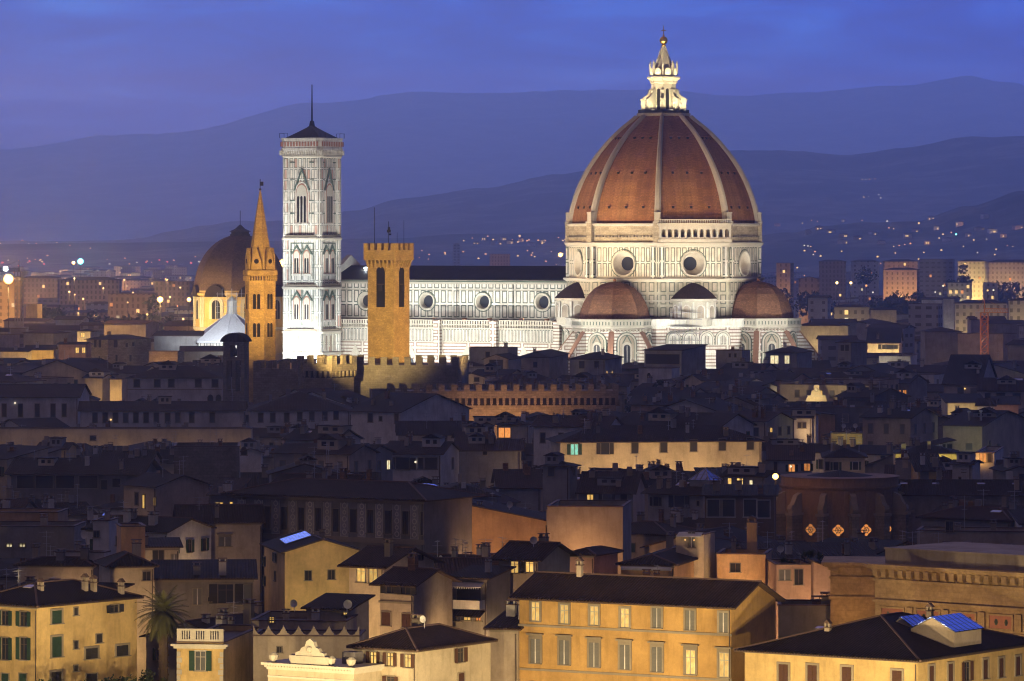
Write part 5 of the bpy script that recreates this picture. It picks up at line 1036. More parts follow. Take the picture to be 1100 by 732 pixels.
house('big plain orange lit wall block at the right end of the frieze palazzo', 458, 588, 560, 17.6, -8, d=10, roof='sx', pitch=.19, wall='apricot', tile='tile', pb=594, chim=1, ant=2, nick='the big orange wall', L=[(.12, 12, 9, 2000, (1, .52, .2)), (.5, 12, 9, 900, (1, .55, .25))], kids=[k_dish(.3, -.2, .6)])
house('low tiled house with a rolled white awning behind the orange palazzo roof', 667, 724, 607, 16.8, -14, 806, roof='hip', pitch=.24, wall='apricot', pb=622, chim=1, nick='the white awning house', kids=[lambda t, w, d, z, r: awning(t, w, d, z), kch((.1, .3, 1.0))], L=[(.5, 6, 10, 500), (1.2, 8, 10, 900)])
house('small brightly lit cream penthouse with a white canopy and blue door', 726, 756, 575, 19.6, -16, 768, roof='flat', wall='cream', pb=590, wins=g(('f', 743, 580, .7, 1.8, 'Y'),), chim=0, nick='the lit penthouse', L=[(.5, 5, 14, 420, (1, .72, .34))], kids=[lambda t, w, d, z, r: canopy(t, w, d, z)])
house('flat roofed apricot house with a tall square chimney right of the white awning house', 770, 822, 596, 17.3, -8, d=9, roof='flat', wall='apricot', pb=618, chim=0, wins=g(('f', 790, 610, 1.2, 1.0, 'K')), nick='the apricot flat roof', kids=[kch((.35, -.2, 1.2, .6, 2.4, 'apricot'), (-.5, .4, .6))], L=[(.4, 6, 9, 500)])
house('pink plastered house with a long sloping gable and one small window', 874, 945, 630, 14.2, 4, d=12, roof='sx', pitch=.37, wall='pink', pb=668, wins=g(('f', 932.5, 641, .7, 1.2, 'K'),), chim=1, nick='the pink sloping gable', L=[(-.1, 12, 6, 1200, (1, .64, .36))])
house('pink terrace house crowded with potted plants left of the sloping gable', 834, 872, 607, 16.6, 4, d=9, roof='flat', wall='pink', pb=640, wins=g(('f', 858, 620, 1.0, 1.8, 'K'), ('f', 843, 618, 1.3, 1.2, 'Y')), chim=0, nick='the plant terrace', L=[(.7, 8, 8, 350)])
house('low lit roof block with rows of water tanks below the plant terrace', 836, 905, 651, 14.2, -4, d=7, roof='flat', wall='drab', pb=664, chim=3, nick='the water tank roof')
# ------------------------------------------------------------------ middle distance
MIDW = [('f', x, y, 1.25, 2.1, 'K') for x, y in ((682, 481), (713, 480), (745, 479), (776, 478), (806, 477))]
house('long cream palazzo facade with one green lit window, spanning the middle of the town', 602, 818, 473, 18.5, 7, d=14, roof='hip', pitch=.34, wall='cream', tile='tile', pb=502, oh=.9, wins=[('f', 617, 483, 1.3, 1.9, 'ng'), ('f', 650, 482, 1.5, 2.1, 'k')] + MIDW, chim=4, ant=3, nick='the long cream palazzo',
 L=[(.03, 13, 8, 2100), (.24, 13, 8, 1900), (.45, 13, 8, 1900), (.66, 13, 8, 2000), (.87, 13, 8, 2200)])
house('square grey tower house with small top windows and hipped roof', 583, 612, 501, 20.2, -18, 620, roof='hip', pitch=.28, wall='grey', pb=545, wins=g(('f', 592, 507, 1.0, 1.4, 'K'), ('r', 616, 506, .8, 1.3, 'K')), chim=0, nick='the square grey tower house')
house('dark tiled house with a warm lit doorway beside the square grey tower house', 622, 680, 530, 16.5, -8, d=16, roof='gx', pitch=.34, wall='grey', pb=548, wins=g(('f', 634, 538, .9, 1.8, 'l'), ('f', 652, 538, 1.2, 2.0, 'k'), ('f', 670, 538, 1.0, 2.2, 'K')), chim=2)
house('grey gabled house carrying a glass pyramid skylight', 696, 755, 531, 17.2, -36, 783, roof='gx', pitch=.34, wall='grey', tile='tile', pb=552, oh=.8, wins=g(('f', 705, 539, 1.0, 1.3, 'k'), ('f', 730, 539, 1.8, 1.8, 'k'), ('f', 750, 541, .5, .7, 'K')), chim=2, ant=2, nick='the glass pyramid house', kids=[lambda t, w, d, z, r: pyramid(t, .55 * w / 2, .15 * d / 2, z + 1.9), k_sky(-.15, -.15, 1.8, 1.2, .34)])
house('brown house with two big white framed window walls', 757, 832, 533, 18.8, -4, d=9, roof='shed', pitch=.1, wall='brown', tile='tile', pb=566, wins=g(('f', 767.5, 546, 2.0, 2.4, 'w'), ('f', 781.5, 546, 2.0, 2.4, 'w'), ('f', 806, 546, 1.8, 2.4, 'w'), ('f', 820, 547, 1.8, 2.4, 'w')), chim=1, nick='the white window wall house')
house('small grey house with three warm lit windows above the white window walls', 778, 822, 512, 18, -25, 834, roof='gx', pitch=.3, wall='grey', pb=530, wins=g(('f', 784, 517, .6, .9, 'l'), ('f', 795, 518, 1.0, 1.1, 'l'), ('f', 807, 519, .5, .8, 'y')), chim=2)
house('low grey house with dark roof left of the square grey tower house', 536, 581, 524, 15.5, 3, d=16, roof='gx', pitch=.3, wall='grey', pb=532, chim=1)
house('dark hipped roof house directly behind the orange ended frieze palazzo', 462, 534, 533, 16.8, 4, d=15, roof='hip', pitch=.3, wall='grey', pb=542, auto=(1, 3.5, 1.2, .9, 'k', .0), chim=2, tile='tile', prot=True)
house('pale grey house with a deep shadowed veranda and two shuttered windows', 412, 474, 488, 17, -14, 493, roof='gx', pitch=.3, wall='white', pb=520, wins=g(('f', 432.5, 498, 2.4, 2.1, 'k'), ('f', 452, 498, .9, 1.9, 'K'), ('f', 463, 498, 2.2, 1.9, 'K'), ('r', 486, 498, 1.0, 1.9, 'K')), chim=1, nick='the veranda house')
house('dim grey house with a rounded gable right of the veranda house', 493, 560, 484, 17, 3, d=12, roof='gx', pitch=.28, wall='grey', pb=505, wins=g(('f', 521, 487, .7, .6, 'K'),), chim=2, ant=1)
house('small house with blue panelled roof and pale twin windowed gable behind', 492, 530, 472, 16.5, 6, d=8, roof='gx', pitch=.3, wall='grey', pb=480, chim=0, kids=[lambda t, w, d, z, r: glassroof(t, -.2 * w / 2, -.4 * d / 2, z + 1.0, 2.9, 2.0, 0)])
house('tiny pale gabled dormer house with two dark windows', 515, 531, 458, 18.5, 4, d=5, roof='gy', pitch=.45, wall='white', pb=468, wins=g(('f', 518, 462, .7, 1.0, 'K'), ('f', 526.5, 462, .7, 1.0, 'K')), chim=0)
house('long low grey house front with a small row of windows behind the veranda house', 428, 512, 467, 15.5, 2, d=14, roof='gx', pitch=.34, wall='beige', pb=476, wins=g(('f', 478, 471, .9, 1.1, 'K'), ('f', 469, 471, .6, 1.2, 'K')), chim=2, ant=3, L=[(.5, 8, 7, 160)])
house('small cream house with one wide amber lit loggia window', 534, 568, 456, 17, -6, d=9, roof='hip', pitch=.3, wall='cream', pb=475, wins=g(('f', 542, 465, 2.4, 2.0, 'o'),), chim=1)
house('white walled house with three dark windows below the orange corbelled wall', 377, 430, 443, 19.2, -34, 504, roof='gx', pitch=.27, wall='white', pb=472, wins=g(('f', 398, 449, 1.2, 1.8, 'K'), ('f', 409, 450, .7, .9, 'K'), ('f', 426, 450, .9, 2.0, 'K')), chim=2, nick='the white walled house')
W4 = [('f', x, y, 1.0, 1.9, 'K') for x, y in ((280, 449), (293, 449), (308, 449), (322, 448), (335, 448), (349, 447), (361, 446))]
house('big dark hipped roof over a long row of seven windows', 268, 376, 441, 18.4, 3, d=24, roof='hip', pitch=.33, wall='white', pb=456, wins=W4, chim=1, tile='tile', nick='the seven window convent wing')
W5 = [('f', x, 449, 1.05, 2.1, 'K') for i, x in enumerate((102, 113, 124, 135, 146, 157, 168, 180, 191, 206, 228))]
house('very long pale convent wing with eleven tall evenly spaced windows', 86, 262, 441, 18.1, 2, d=12, roof='gx', pitch=.28, wall='white', pb=458, wins=W5, chim=0, tile='tile', nick='the long convent wing')
house('broad pale convent block with tall narrow windows and drainpipes at the far left', -30, 84, 427, 19.2, -2, d=20, roof='gx', pitch=.26, wall='white', pb=456, wins=[('f', x, 441, 1.0, 2.9, s) for x, s in ((4.5, 'K'), (22, 'K'), (40, 'K'), (57, 'K'), (69, 'K'))], chim=0, tile='tile', nick='the convent block')
house('low cream lit wall block running below the two convent wings', -20, 270, 461, 16.2, 1, d=7, roof='flat', wall='cream', pb=478, wins=g(('f', 100, 471, 1.2, 1.0, 'K'),), chim=0, nick='the low cream wall', L=[(.1, 5, 9, 130), (.3, 5, 9, 170), (.5, 5, 9, 200), (.72, 5, 9, 170), (.93, 5, 9, 150)])
house('white upper convent house with five wide windows and a cornice left of the bell tower', 137, 238, 406, 21, -2, d=16, roof='hip', pitch=.33, wall='white', pb=430, wins=[('f', x, 412, 1.5, 1.9, 'K') for x in (147, 169, 184, 213, 231)] + [('f', x, 429, 1.3, 1.0, 'aK') for x in (226, 236)], chim=0, tile='tile', nick='the upper convent house', kids=[lambda t, w, d, z, r: band(t, w, d, (z - 2.9,), 'trim')])
house('small yellow house with dark roof and two little windows on the left', 40, 71, 483, 16.2, -8, 82, roof='gx', pitch=.25, wall='yellow', pb=500, wins=g(('f', 40, 490, .7, 1.0, 'K'), ('f', 61, 489, .7, 1.2, 'K')), chim=1, L=[(.4, 7, 9, 110)], nick='the small yellow house')
house('plain windowless square block of rough grey stone', 187, 257, 480, 19.3, 3, d=14, roof='flat', wall='greystone', pb=524, chim=1, ant=2, nick='the rough stone block')
house('wide dark loggia house on a white base at the left', 12, 150, 509, 17, -6, 168, roof='gx', pitch=.27, wall='drab', pb=532, oh=1.0, wins=[('f', x, 518, 3.0, 2.0, 'K') for x in (28, 47, 70, 95)] + [('f', 112, 521, 1.0, 1.5, 'K'), ('f', 125, 519, 1.3, 1.4, 'K')], chim=1, ant=2, tile='tile', nick='the wide loggia house')
house('gable ended house with arched upper window and one tall lit window', 133, 168, 523, 17.3, -48, 224, roof='gx', pitch=.30, wall='beige', pb=552, wins=g(('f', 147, 536, .8, 1.9, 'K'), ('f', 154.5, 539, .55, 2.0, 'l'), ('f', 167, 539, .5, 1.2, 'l')), chim=0, ant=3, nick='the gable ended house', L=[(.5, 7, 9, 100)])
house('dark low house with two triangular lit attic windows', 226, 252, 532, 17.2, -8, d=9, roof='shed', pitch=.2, wall='dark', pb=552, wins=g(('f', 235.5, 544, 1.1, 1.1, 'l'), ('f', 248.5, 543.5, .4, 1.1, 'l')), chim=1)
house('low white house with a round headed white gable near the frieze palazzo', 257, 281, 486, 17, 2, d=8, roof='gy', pitch=.3, wall='white', pb=500, wins=g(('f', 262, 486, 1.0, 1.0, 'aK'),), chim=1)
house('big square rubble stone house with a low hipped roof at the upper left', 93, 116, 365, 24.5, -44, 162, roof='hip', pitch=.24, wall='stone', pb=392, wins=g(('f', 102.5, 370, 1.3, 2.0, 'aK'), ('f', 107.5, 370, 1.3, 2.0, 'aK'), ('r', 124, 370, 1.6, 2.0, 'aK'), ('r', 143, 370, 1.0, 1.2, 'K'), ('r', 136, 371, 1.0, 1.3, 'K'), ('r', 125, 385, .9, 2.0, 'K'), ('r', 140, 385, .9, 2.0, 'K'), ('f', 107, 385, .9, 1.2, 'K')), chim=1, nick='the square rubble stone house')
house('pale pink house with two orange lit windows left of the rubble stone house', 63, 92, 370, 23.5, -18, 98, roof='gx', pitch=.25, wall='pink', pb=382, wins=g(('f', 83, 376.5, 1.0, 1.6, 'l'), ('f', 91, 376.5, 1.0, 1.6, 'l')), chim=1, L=[(.5, 8, 17, 400)])
house('bright lit cream house with dark hip roof left of the rubble stone house', 83, 97, 356, 25, -20, 107, roof='hip', pitch=.25, wall='cream', pb=366, wins=g(('f', 89, 360, 1.3, 1.3, 'l'),), chim=0, L=[(.3, 10, 19, 3000, (1, .66, .26))])
house('low amber lit stone wall block right of the rubble stone house', 160, 191, 378, 21.5, -15, 198, roof='flat', wall='stone', pb=394, chim=0, L=[(.55, 9, 14, 2600, (1, .52, .2))], nick='the amber lit stone block')
house('tiny cream house with lit upper wall at the far left edge', -10, 30, 378, 21, -20, 42, roof='gx', pitch=.25, wall='cream', pb=388, chim=1, L=[(.5, 9, 12, 1800, (1, .6, .2))])
house('low roofed house with a brightly yellow lit wall under dark eaves', 28, 58, 376, 21.5, 2, d=10, roof='gx', pitch=.25, wall='yellow', pb=384, chim=1, L=[(.6, 8, 14, 2600, (1, .66, .2))])
house('small cream gable catching lamp light left of the upper convent house', 91, 110, 406, 20, -28, 120, roof='gx', pitch=.35, wall='cream', pb=410, chim=0, L=[(1.1, 6, 15, 350)])
house('low building corner glowing amber under a small lamp beside the convent house', 118, 131, 408, 20, -10, 136, roof='flat', wall='cream', pb=418, chim=0, L=[(.5, 6, 15, 800, (1, .6, .2))])
# in front of the cathedral
house('flat topped grey house with a dark roof terrace left of the cathedral crossing', 504, 546, 374, 24.5, -18, 556, roof='flat', wall='grey', pb=392, wins=g(('f', 524, 381, 1.2, 1.4, 'K'),), chim=2, nick='the grey roof terrace')
house('small gabled house with an open pale porch below the grey roof terrace', 520, 546, 386, 23.8, -12, 560, roof='gy', pitch=.34, wall='beige', pb=402, wins=g(('f', 533, 393, 3.6, 3.0, 'K'),), chim=0, L=[(.5, 7, 18, 260)])
house('small pale gable with one dark doorway under the open pale porch house', 491, 521, 406, 20.8, 4, d=8, roof='gy', pitch=.3, wall='cream', pb=411, wins=g(('f', 512, 408, 1.2, 1.0, 'K'),), chim=0, L=[(.3, 6, 17, 260)])
house('low dark roofed house with a half lit white wall below the left half dome', 556, 590, 384, 23.5, -8, 612, roof='hip', pitch=.3, wall='beige', pb=402, wins=g(('f', 575, 392, 1.0, 1.4, 'K'),), chim=1)
house('hip roofed grey house with two arched yellow lit windows beside it', 612, 650, 386, 23, -12, 668, roof='hip', pitch=.3, wall='grey', pb=410, wins=g(('f', 625, 392, 1.4, 1.9, 'K'), ('f', 641, 392, 1.2, 1.8, 'K'), ('r', 652, 404, 1.0, 1.7, 'al'), ('r', 657.5, 404, 1.0, 1.7, 'al')), chim=1, nick='the two arched lit windows')
house('tall grey house with a deep open roof loggia in front of the cathedral', 692, 732, 377, 25.2, -28, 758, roof='shed', pitch=.08, wall='grey', pb=408, wins=g(('f', 712, 386, 10.0, 2.6, 'K'), ('f', 724, 401, 1.4, 1.0, 'K')), chim=0, tile='tile', nick='the roof loggia house')
house('plain white lower block with one small arched window below the roof loggia', 686, 722, 396, 22.2, -16, 730, roof='flat', wall='white', pb=420, wins=g(('f', 697, 407, .8, 2.2, 'aK'),), chim=0, nick='the plain white block')
house('stepped grey house with a small water tank tower before the scaffolding', 769, 797, 377, 25, -22, 806, roof='flat', wall='grey', pb=394, wins=g(('f', 784, 382, .6, 1.0, 'K'), ('f', 790, 382, .6, 1.0, 'K')), chim=2)
house('grey house with two pale green lit windows under the right half dome', 822, 856, 379, 23.8, -16, 872, roof='hip', pitch=.3, wall='grey', pb=400, wins=g(('f', 832, 386.5, 2.2, 2.2, 'y'), ('f', 845.5, 386.5, 1.3, 2.2, 'y')), chim=1, nick='the pale green lit house')
house('dark square turret house with a pyramid roof right of the cathedral', 900, 914, 368, 27.0, -34, 931, roof='hip', pitch=.3, wall='grey', pb=390, wins=g(('f', 905, 374, 1.2, 1.6, 'K'), ('f', 910, 374, 1.2, 1.6, 'K')), chim=0, nick='the dark square turret')
house('cream lit terrace house with dark roof right of the dark square turret', 932, 966, 369, 22, -6, 982, roof='gx', pitch=.22, wall='cream', pb=382, wins=g(('f', 945, 373, .9, 1.3, 'K'), ('f', 956, 373, 2.4, 1.3, 'k')), chim=1, L=[(.2, 9, 15, 2600, YE), (.8, 9, 15, 2600, YE)], nick='the cream lit terrace house')
house('small white lit house below the cream lit terrace house', 944, 978, 383, 21, -10, 985, roof='flat', wall='white', pb=392, chim=1, L=[(.1, 7, 15, 1200, (1, .86, .6))])
# right middle
house('grey gabled house with orange curtained windows on the right side', 952, 976, 412, 19.5, -30, 996, roof='gx', pitch=.33, wall='grey', pb=428, wins=g(('f', 966, 422, 1.0, 1.2, 'o'), ('f', 972, 422, .9, 1.2, 'o')), chim=1, nick='the orange curtained house')
house('long grey house with dark shuttered windows above the glowing yellow wall', 1014, 1052, 413, 20.4, -12, 1070, roof='gx', pitch=.34, wall='beige', pb=432, wins=g(('f', 1032, 421, 1.5, 2.0, 'K'), ('f', 1046, 422, 1.4, 2.1, 'Y')), chim=1)
house('wide tiled house with pale skylight strip at the right edge', 1052, 1112, 420, 19.8, -6, d=16, roof='gx', pitch=.33, wall='beige', pb=432, wins=g(('f', 1061, 426, 1.3, 1.5, 'K'), ('f', 1075, 426, 2.0, 1.5, 'K'), ('f', 1092, 426, 1.8, 1.4, 'K')), chim=0, kids=[k_sky(.1, -.15, 6, 1.1, .33)], nick='the skylight strip house')
house('low house with a glowing yellow wall under dark eaves on the right', 1018, 1058, 433, 18.8, 3, d=10, roof='shed', pitch=.15, wall='cream', pb=444, chim=0, L=[(.4, 7, 11, 1700, YE), (.9, 7, 11, 900, YE)], nick='the glowing yellow wall')
house('salmon pink windowless wall block right of the glowing yellow wall', 1068, 1094, 435, 18.6, -4, d=9, roof='shed', pitch=.15, wall='pink', pb=450, chim=0, L=[(.5, 9, 10, 500, (1, .6, .4))])
house('pale blue grey gable house left of the salmon pink wall', 1050, 1068, 436, 18.4, -12, d=8, roof='gx', pitch=.35, wall='white', pb=444, chim=0)
house('broad weathered concrete gable wall with two metal flues on top', 1013, 1055, 458, 18.2, -24, 1106, roof='gx', pitch=.16, wall='beige', pb=486, wins=g(('r', 1063, 478, 1.2, 1.6, 'K'), ('r', 1072, 480, 1.2, 1.0, 'Y'), ('f', 1041, 480, 1.2, 1.2, 'Y')), chim=0, nick='the weathered concrete gable', kids=[lambda t, w, d, z, r: flues(t, w, d, z)], L=[(.1, 12, 12, 420, (.9, 1, .5)), (1.3, 14, 12, 700, (.95, 1, .5))])
house('low weathered gable end left of the weathered concrete gable', 990, 1024, 474, 16.6, 4, d=10, roof='sx', pitch=-.2, wall='beige', pb=484, wins=g(('f', 1013, 480, .9, .9, 'K'), ('f', 1020, 480, .9, .9, 'K')), chim=0, L=[(.7, 8, 10, 240, (.9, 1, .5))])
house('long roof with a thin lime yellow lit wall strip beneath it', 962, 1032, 488, 17.2, -3, d=12, roof='hip', pitch=.25, wall='yellow', pb=496, chim=1, L=[(.2, 4, 15, 240, (1, .95, .3)), (.6, 4, 15, 240, (1, .95, .3)), (.9, 4, 15, 200, (1, .95, .3))], oh=.2, nick='the lime lit wall strip')
house('plain grey blue block with flat top beside the lime lit wall strip', 962, 984, 494, 18.2, -18, 988, roof='flat', wall='grey', pb=525, chim=1)
house('drab yellow house with grey shutters between the grey blue block and white house', 986, 1012, 506, 16.8, 2, d=9, roof='shed', pitch=.25, wall='ochre', pb=525, wins=g(('f', 993, 514, 1.3, 2.2, 'Y'), ('f', 1010, 509, .5, .8, 'K')), chim=1)
house('pale lilac white house with one small hooded window near the glowing stair door', 1023, 1044, 499, 17.6, -22, 1053, roof='gx', pitch=.2, wall='white', pb=526, wins=g(('f', 1033, 516, .9, .9, 'Kh'),), chim=0, nick='the lilac white house')
house('tall pale house with an orange glowing stair door at the right', 1048, 1068, 487, 18.2, -10, 1078, roof='flat', wall='white', pb=525, wins=g(('f', 1063, 492, .7, 1.5, 'K'), ('f', 1056, 492, 1.0, 1.5, 'o')), chim=0, L=[(.35, 2.2, 17.2, 160, (1, .5, .12))], nick='the glowing stair door house')
house('pale blue grey house under a dark gable at the far right edge', 1080, 1110, 506, 17, 6, d=10, roof='gy', pitch=.3, wall='grey', pb=526, wins=g(('f', 1098, 514, 1.0, 1.4, 'K'),), chim=1)
house('grey blue upper house with twin dark windows above the yellow lit terrace', 853, 872, 449, 19.5, -4, d=8, roof='gx', pitch=.25, wall='white', pb=468, wins=g(('f', 859, 457, .7, 1.1, 'K'), ('f', 864, 457, .7, 1.1, 'K')), chim=1, nick='the twin dark window house')
house('slim house with a bright cream lit side left of the olive lit terrace', 872, 876, 446, 20, -20, 879, roof='shed', pitch=.1, wall='white', pb=466, chim=0, L=[(.5, 5, 16, 260)])
house('long low terrace wall lit olive yellow with a dish on top', 893, 926, 466, 18, -3, d=8, roof='flat', wall='yellow', pb=476, chim=1, L=[(.4, 5, 12, 320, (1, .95, .4)), (.8, 5, 12, 260, (1, .95, .4))], kids=[k_dish(-.2, -.2), k_dish(.6, 0)])
house('orange lit wall block behind the twin dark window house', 881, 897, 446, 19.5, 4, d=7, roof='sx', pitch=.1, wall='apricot', pb=456, chim=0, L=[(.4, 6, 15, 420, (1, .62, .3))])
house('dark roofed house with two orange lit windows behind the round church drum', 826, 872, 494, 17.5, -4, d=13, roof='gx', pitch=.32, wall='grey', pb=512, wins=g(('f', 833, 502, .5, 1.7, 'K'), ('f', 850.5, 503, 1.0, 1.2, 'og'), ('f', 867, 502, 1.0, 1.2, 'og')), chim=1, nick='the two orange window house')
house('cream fronted house with two green shuttered windows behind the round church drum', 886, 929, 491, 17.7, -3, d=14, roof='hip', pitch=.36, wall='cream', tile='tile', pb=508, wins=g(('f', 898, 501, .9, 1.4, 'gw'), ('f', 919, 500.5, .9, 1.4, 'gw'), ('f', 881, 501, .7, 1.4, 'K')), chim=2, ant=1, L=[(.7, 7, 9, 110)])
house('long dark tiled roof with four small skylights below the lilac white house', 962, 1112, 532, 15.8, -2, d=12, roof='gx', pitch=.32, wall='drab', tile='tile', pb=540, chim=2, kids=[k_sky(-.86, -.3, 1.1, .5), k_sky(-.4, -.3, 1.1, .5), k_sky(.25, -.3, 1.1, .5), k_sky(.75, -.3, 1.1, .5)], nick='the four skylight roof')
house('plain beige terrace wall stretching right of the round church drum', 985, 1112, 572, 16.4, -10, d=8, roof='flat', wall='beige', pb=592, chim=2, ant=1, wins=g(('f', 1020, 566, 1.0, 1.4, 'K'),), nick='the beige terrace wall')
house('small pale chimneyed house with blue terrace canopy near the top left rooftops', 100, 117, 560, 19.5, -6, d=6, roof='flat', wall='white', pb=582, wins=g(('f', 103, 574, .7, .8, 'K'),), chim=1, kids=[lambda t, w, d, z, r: glassroof(t, .1, -.3, z + .6, 1.7, .7, 0)])
house('long drab block with an orange lit upper strip at the left edge', -20, 80, 566, 17.5, -3, d=10, roof='flat', wall='drab', pb=600, chim=1, nick='the orange lit strip block', wins=g(('f', 10, 586, .8, .5, 'y'), ('f', 24, 586, .8, .5, 'y')))
house('orange lit long facade set back above the drab strip block', -20, 62, 551, 18.6, -4, d=8, roof='flat', wall='apricot', pb=563, chim=0, L=[(.25, 6, 14, 420, OR_), (.6, 6, 14, 420, OR_)])
house('low dark roofed house with white chimney stacks left of the cream turret', 20, 100, 608, 15.6, -12, 112, roof='hip', pitch=.3, wall='beige', tile='tile', pb=628, chim=3, ant=1, L=[(.8, 7, 9, 120)])
house('white walled flat topped house with a big round dish behind the turret', 58, 112, 594, 17.0, -14, 118, roof='flat', wall='white', pb=606, chim=1, kids=[k_dish(.2, -.5, .8, .55)], L=[(.8, 6, 11, 120)])
house('low beige terrace with a big white dish in front of the yellow gable end', 270, 372, 668, 13.8, -6, d=12, roof='flat', wall='beige', pb=674, chim=2, wins=g(('f', 292, 666, .6, .7, 'l'),), kids=[k_dish(.9, -.3, .2, .5), k_dish(-.3, .2)], nick='the beige roof terrace')
house('dark lean-to roof tucked against the yellow gable end', 330, 374, 655, 14.6, -25, d=5, roof='shed', pitch=.2, wall='beige', tile='tile', pb=664, chim=0, wins=g(('f', 372, 657, .5, .8, 'l'),))
house('small white walled annexe with twin chimneys below the balcony house', 526, 556, 676, 14.6, -20, d=8, roof='shed', pitch=.2, wall='beige', pb=700, chim=2, L=[(.5, 6, 8, 140)])
# ------------------------------------------------------------------ villa extras, ornate facade, palace, church drum
def find(lab): return next(o for o in COL.objects if o.get('label', '').startswith(lab))
t = find('lit yellow villa'); w, d = t['_w'], t['_d']; z = 13
m = MB(); m.box(-w / 2 - .55, w / 2 + .55, -d / 2 - .55, -d / 2 + .2, z - .35, z - .12); m.box(-w / 2 - .3, w / 2 + .3, -d / 2 - .3, -d / 2 + .2, z - .6, z - .352); m.build('cornice', 'lighttrim', t)
m = MB(); m.box(-w / 2, w / 2, -d / 2 - .05, -d / 2 + .25, z + .145, z + .35)
for i in range(19):
    u = -w / 2 + .2 + i * (w - .4) / 18; big = i % 6 == 0; s = .2 if big else .06; m.box(u - s, u + s, -d / 2, -d / 2 + .2, z + .352, z + 1.25)
m.box(-w / 2, w / 2, -d / 2 - .05, -d / 2 + .25, z + 1.252, z + 1.45); m.build('balustrade', 'lighttrim', t)
for s in (-1, 1):
    m = MB(); nq = 13
    for i in range(nq): zz_ = z - 1.2 - i * .62; l = .55 if i % 2 else .38; m.box(min(s * w / 2, s * (w / 2 - l)), max(s * w / 2, s * (w / 2 - l)), -d / 2 - .08, -d / 2 - .002, zz_ - .26, zz_ + .26)
    m.build('quoins', 'lighttrim', t)
t = find('long plain beige garden wall'); w, d = t['_w'], t['_d']; z = 13.2; m = MB(); n = 7
for i in range(n):
    x0 = -w / 2 + i * w / n; L_ = w / n; m.loft([[(x0 + L_ * j / 10, y, z + .14 + 1.0 * abs(2 * j / 10 - 1) ** 2) for j in range(11)] + [(x0 + L_, y, z + .1), (x0, y, z + .1)] for y in (-d / 2 - .02, -d / 2 + .3)])
m.build('scalloped_parapet', 'beige', t)
# ornate white facade with a small pediment
ze = 12.4; Y = Yof(717, ze); a = R(-33); c, s = math.cos(a), math.sin(a); B = Vector(((380 - 550) / F * Y, Y)); k0 = (288 - 550) / F; w = (k0 * B.y - B.x) / (-c + k0 * s); d = 7
A = B - w * Vector((c, s)); ctr = (A + B) / 2 + Vector((-s, c)) * d / 2
t = thing('ornate_house', 'ornate white stone facade with a carved pediment and arched windows at the bottom', 'house', (ctr.x, ctr.y, 0), a); MARKS.append((334, 715, 'the ornate white facade')); PROT.append((287, 382, 732, Y, 717)); FP.append((ctr.x, ctr.y, w / 2, d / 2, c, s))
m = MB(); m.prism([(-w / 2, -d / 2), (w / 2, -d / 2), (w / 2, d / 2), (-w / 2, d / 2)], 0, ze - .7); m.build('wall', 'cream', t)
m = MB(); y = -d / 2
m.box(-w / 2 - .5, w / 2 + .5, y - .55, d / 2, ze - .25, ze); m.box(-w / 2 - .25, w / 2 + .25, y - .3, d / 2, ze - .5, ze - .252); m.box(-w / 2 - .1, w / 2 + .1, y - .15, d / 2, ze - .7, ze - .502); m.box(-w / 2, w / 2, y - .12, y, ze - 1.5, ze - 1.3)
for i in range(int(w / .35)): u = -w / 2 + .1 + i * .35; m.box(u - .07, u + .07, y - .45, y - .3, ze - .42, ze - .26)
m.build('cornice', 'lighttrim', t)
m = MB(); m.box(-w * .22, w * .22, y - .2, y + .6, ze + .002, ze + .7); m.box(-w * .22 - .12, w * .22 + .12, y - .3, y + .7, ze + .702, ze + .85)
pts = [(-1.6, 0), (-1.5, .35), (-1.1, .45), (-.9, .8), (-.55, .95), (-.4, 1.45), (0, 1.75), (.4, 1.45), (.55, .95), (.9, .8), (1.1, .45), (1.5, .35), (1.6, 0)]
m.loft([[(x * 1.15, yy, ze + .852 + z_) for x, z_ in pts] for yy in (y - .15, y + .35)])
m.lathe([(.5, 0), (.5, .1)], 12, 0) if False else m.ball((0, y - .18, ze + 1.55), .34, 10)
for u in (-w / 2 + .5, w / 2 - .5, -w * .22, w * .22): m.lathe([(.22, ze), (.45, ze + .35), (.5, ze + .7), (.2, ze + .95)], 8, 0, u, y + .3)
m.build('pediment', 'lighttrim', t)
for i in range(4):
    u = -w * .375 + i * w * .25; m = MB()
    for r_, q, kk in ((1.15, .18, 0), (.95, .1, 1), (.82, .22, 0), (.68, .16, 2)):
        cs = [(u + r_ * math.cos(math.pi * j / 10), ze - 3.1 + r_ * math.sin(math.pi * j / 10)) for j in range(11)]
        m.loft([[(x, yy, zz_) for x, zz_ in cs] + [(u - r_, yy, ze - 5.5), (u + r_, yy, ze - 5.5)] for yy in (y, y - q - .02 * kk)], kk)
    m.build('arched_window', ['lighttrim', 'beige', 'cream'], t)
m = MB(); m.box(w / 2 - 3.2, w / 2 - 1.6, -1, .4, ze, ze + 1.2); m.build('roof_unit', 'dark', t)
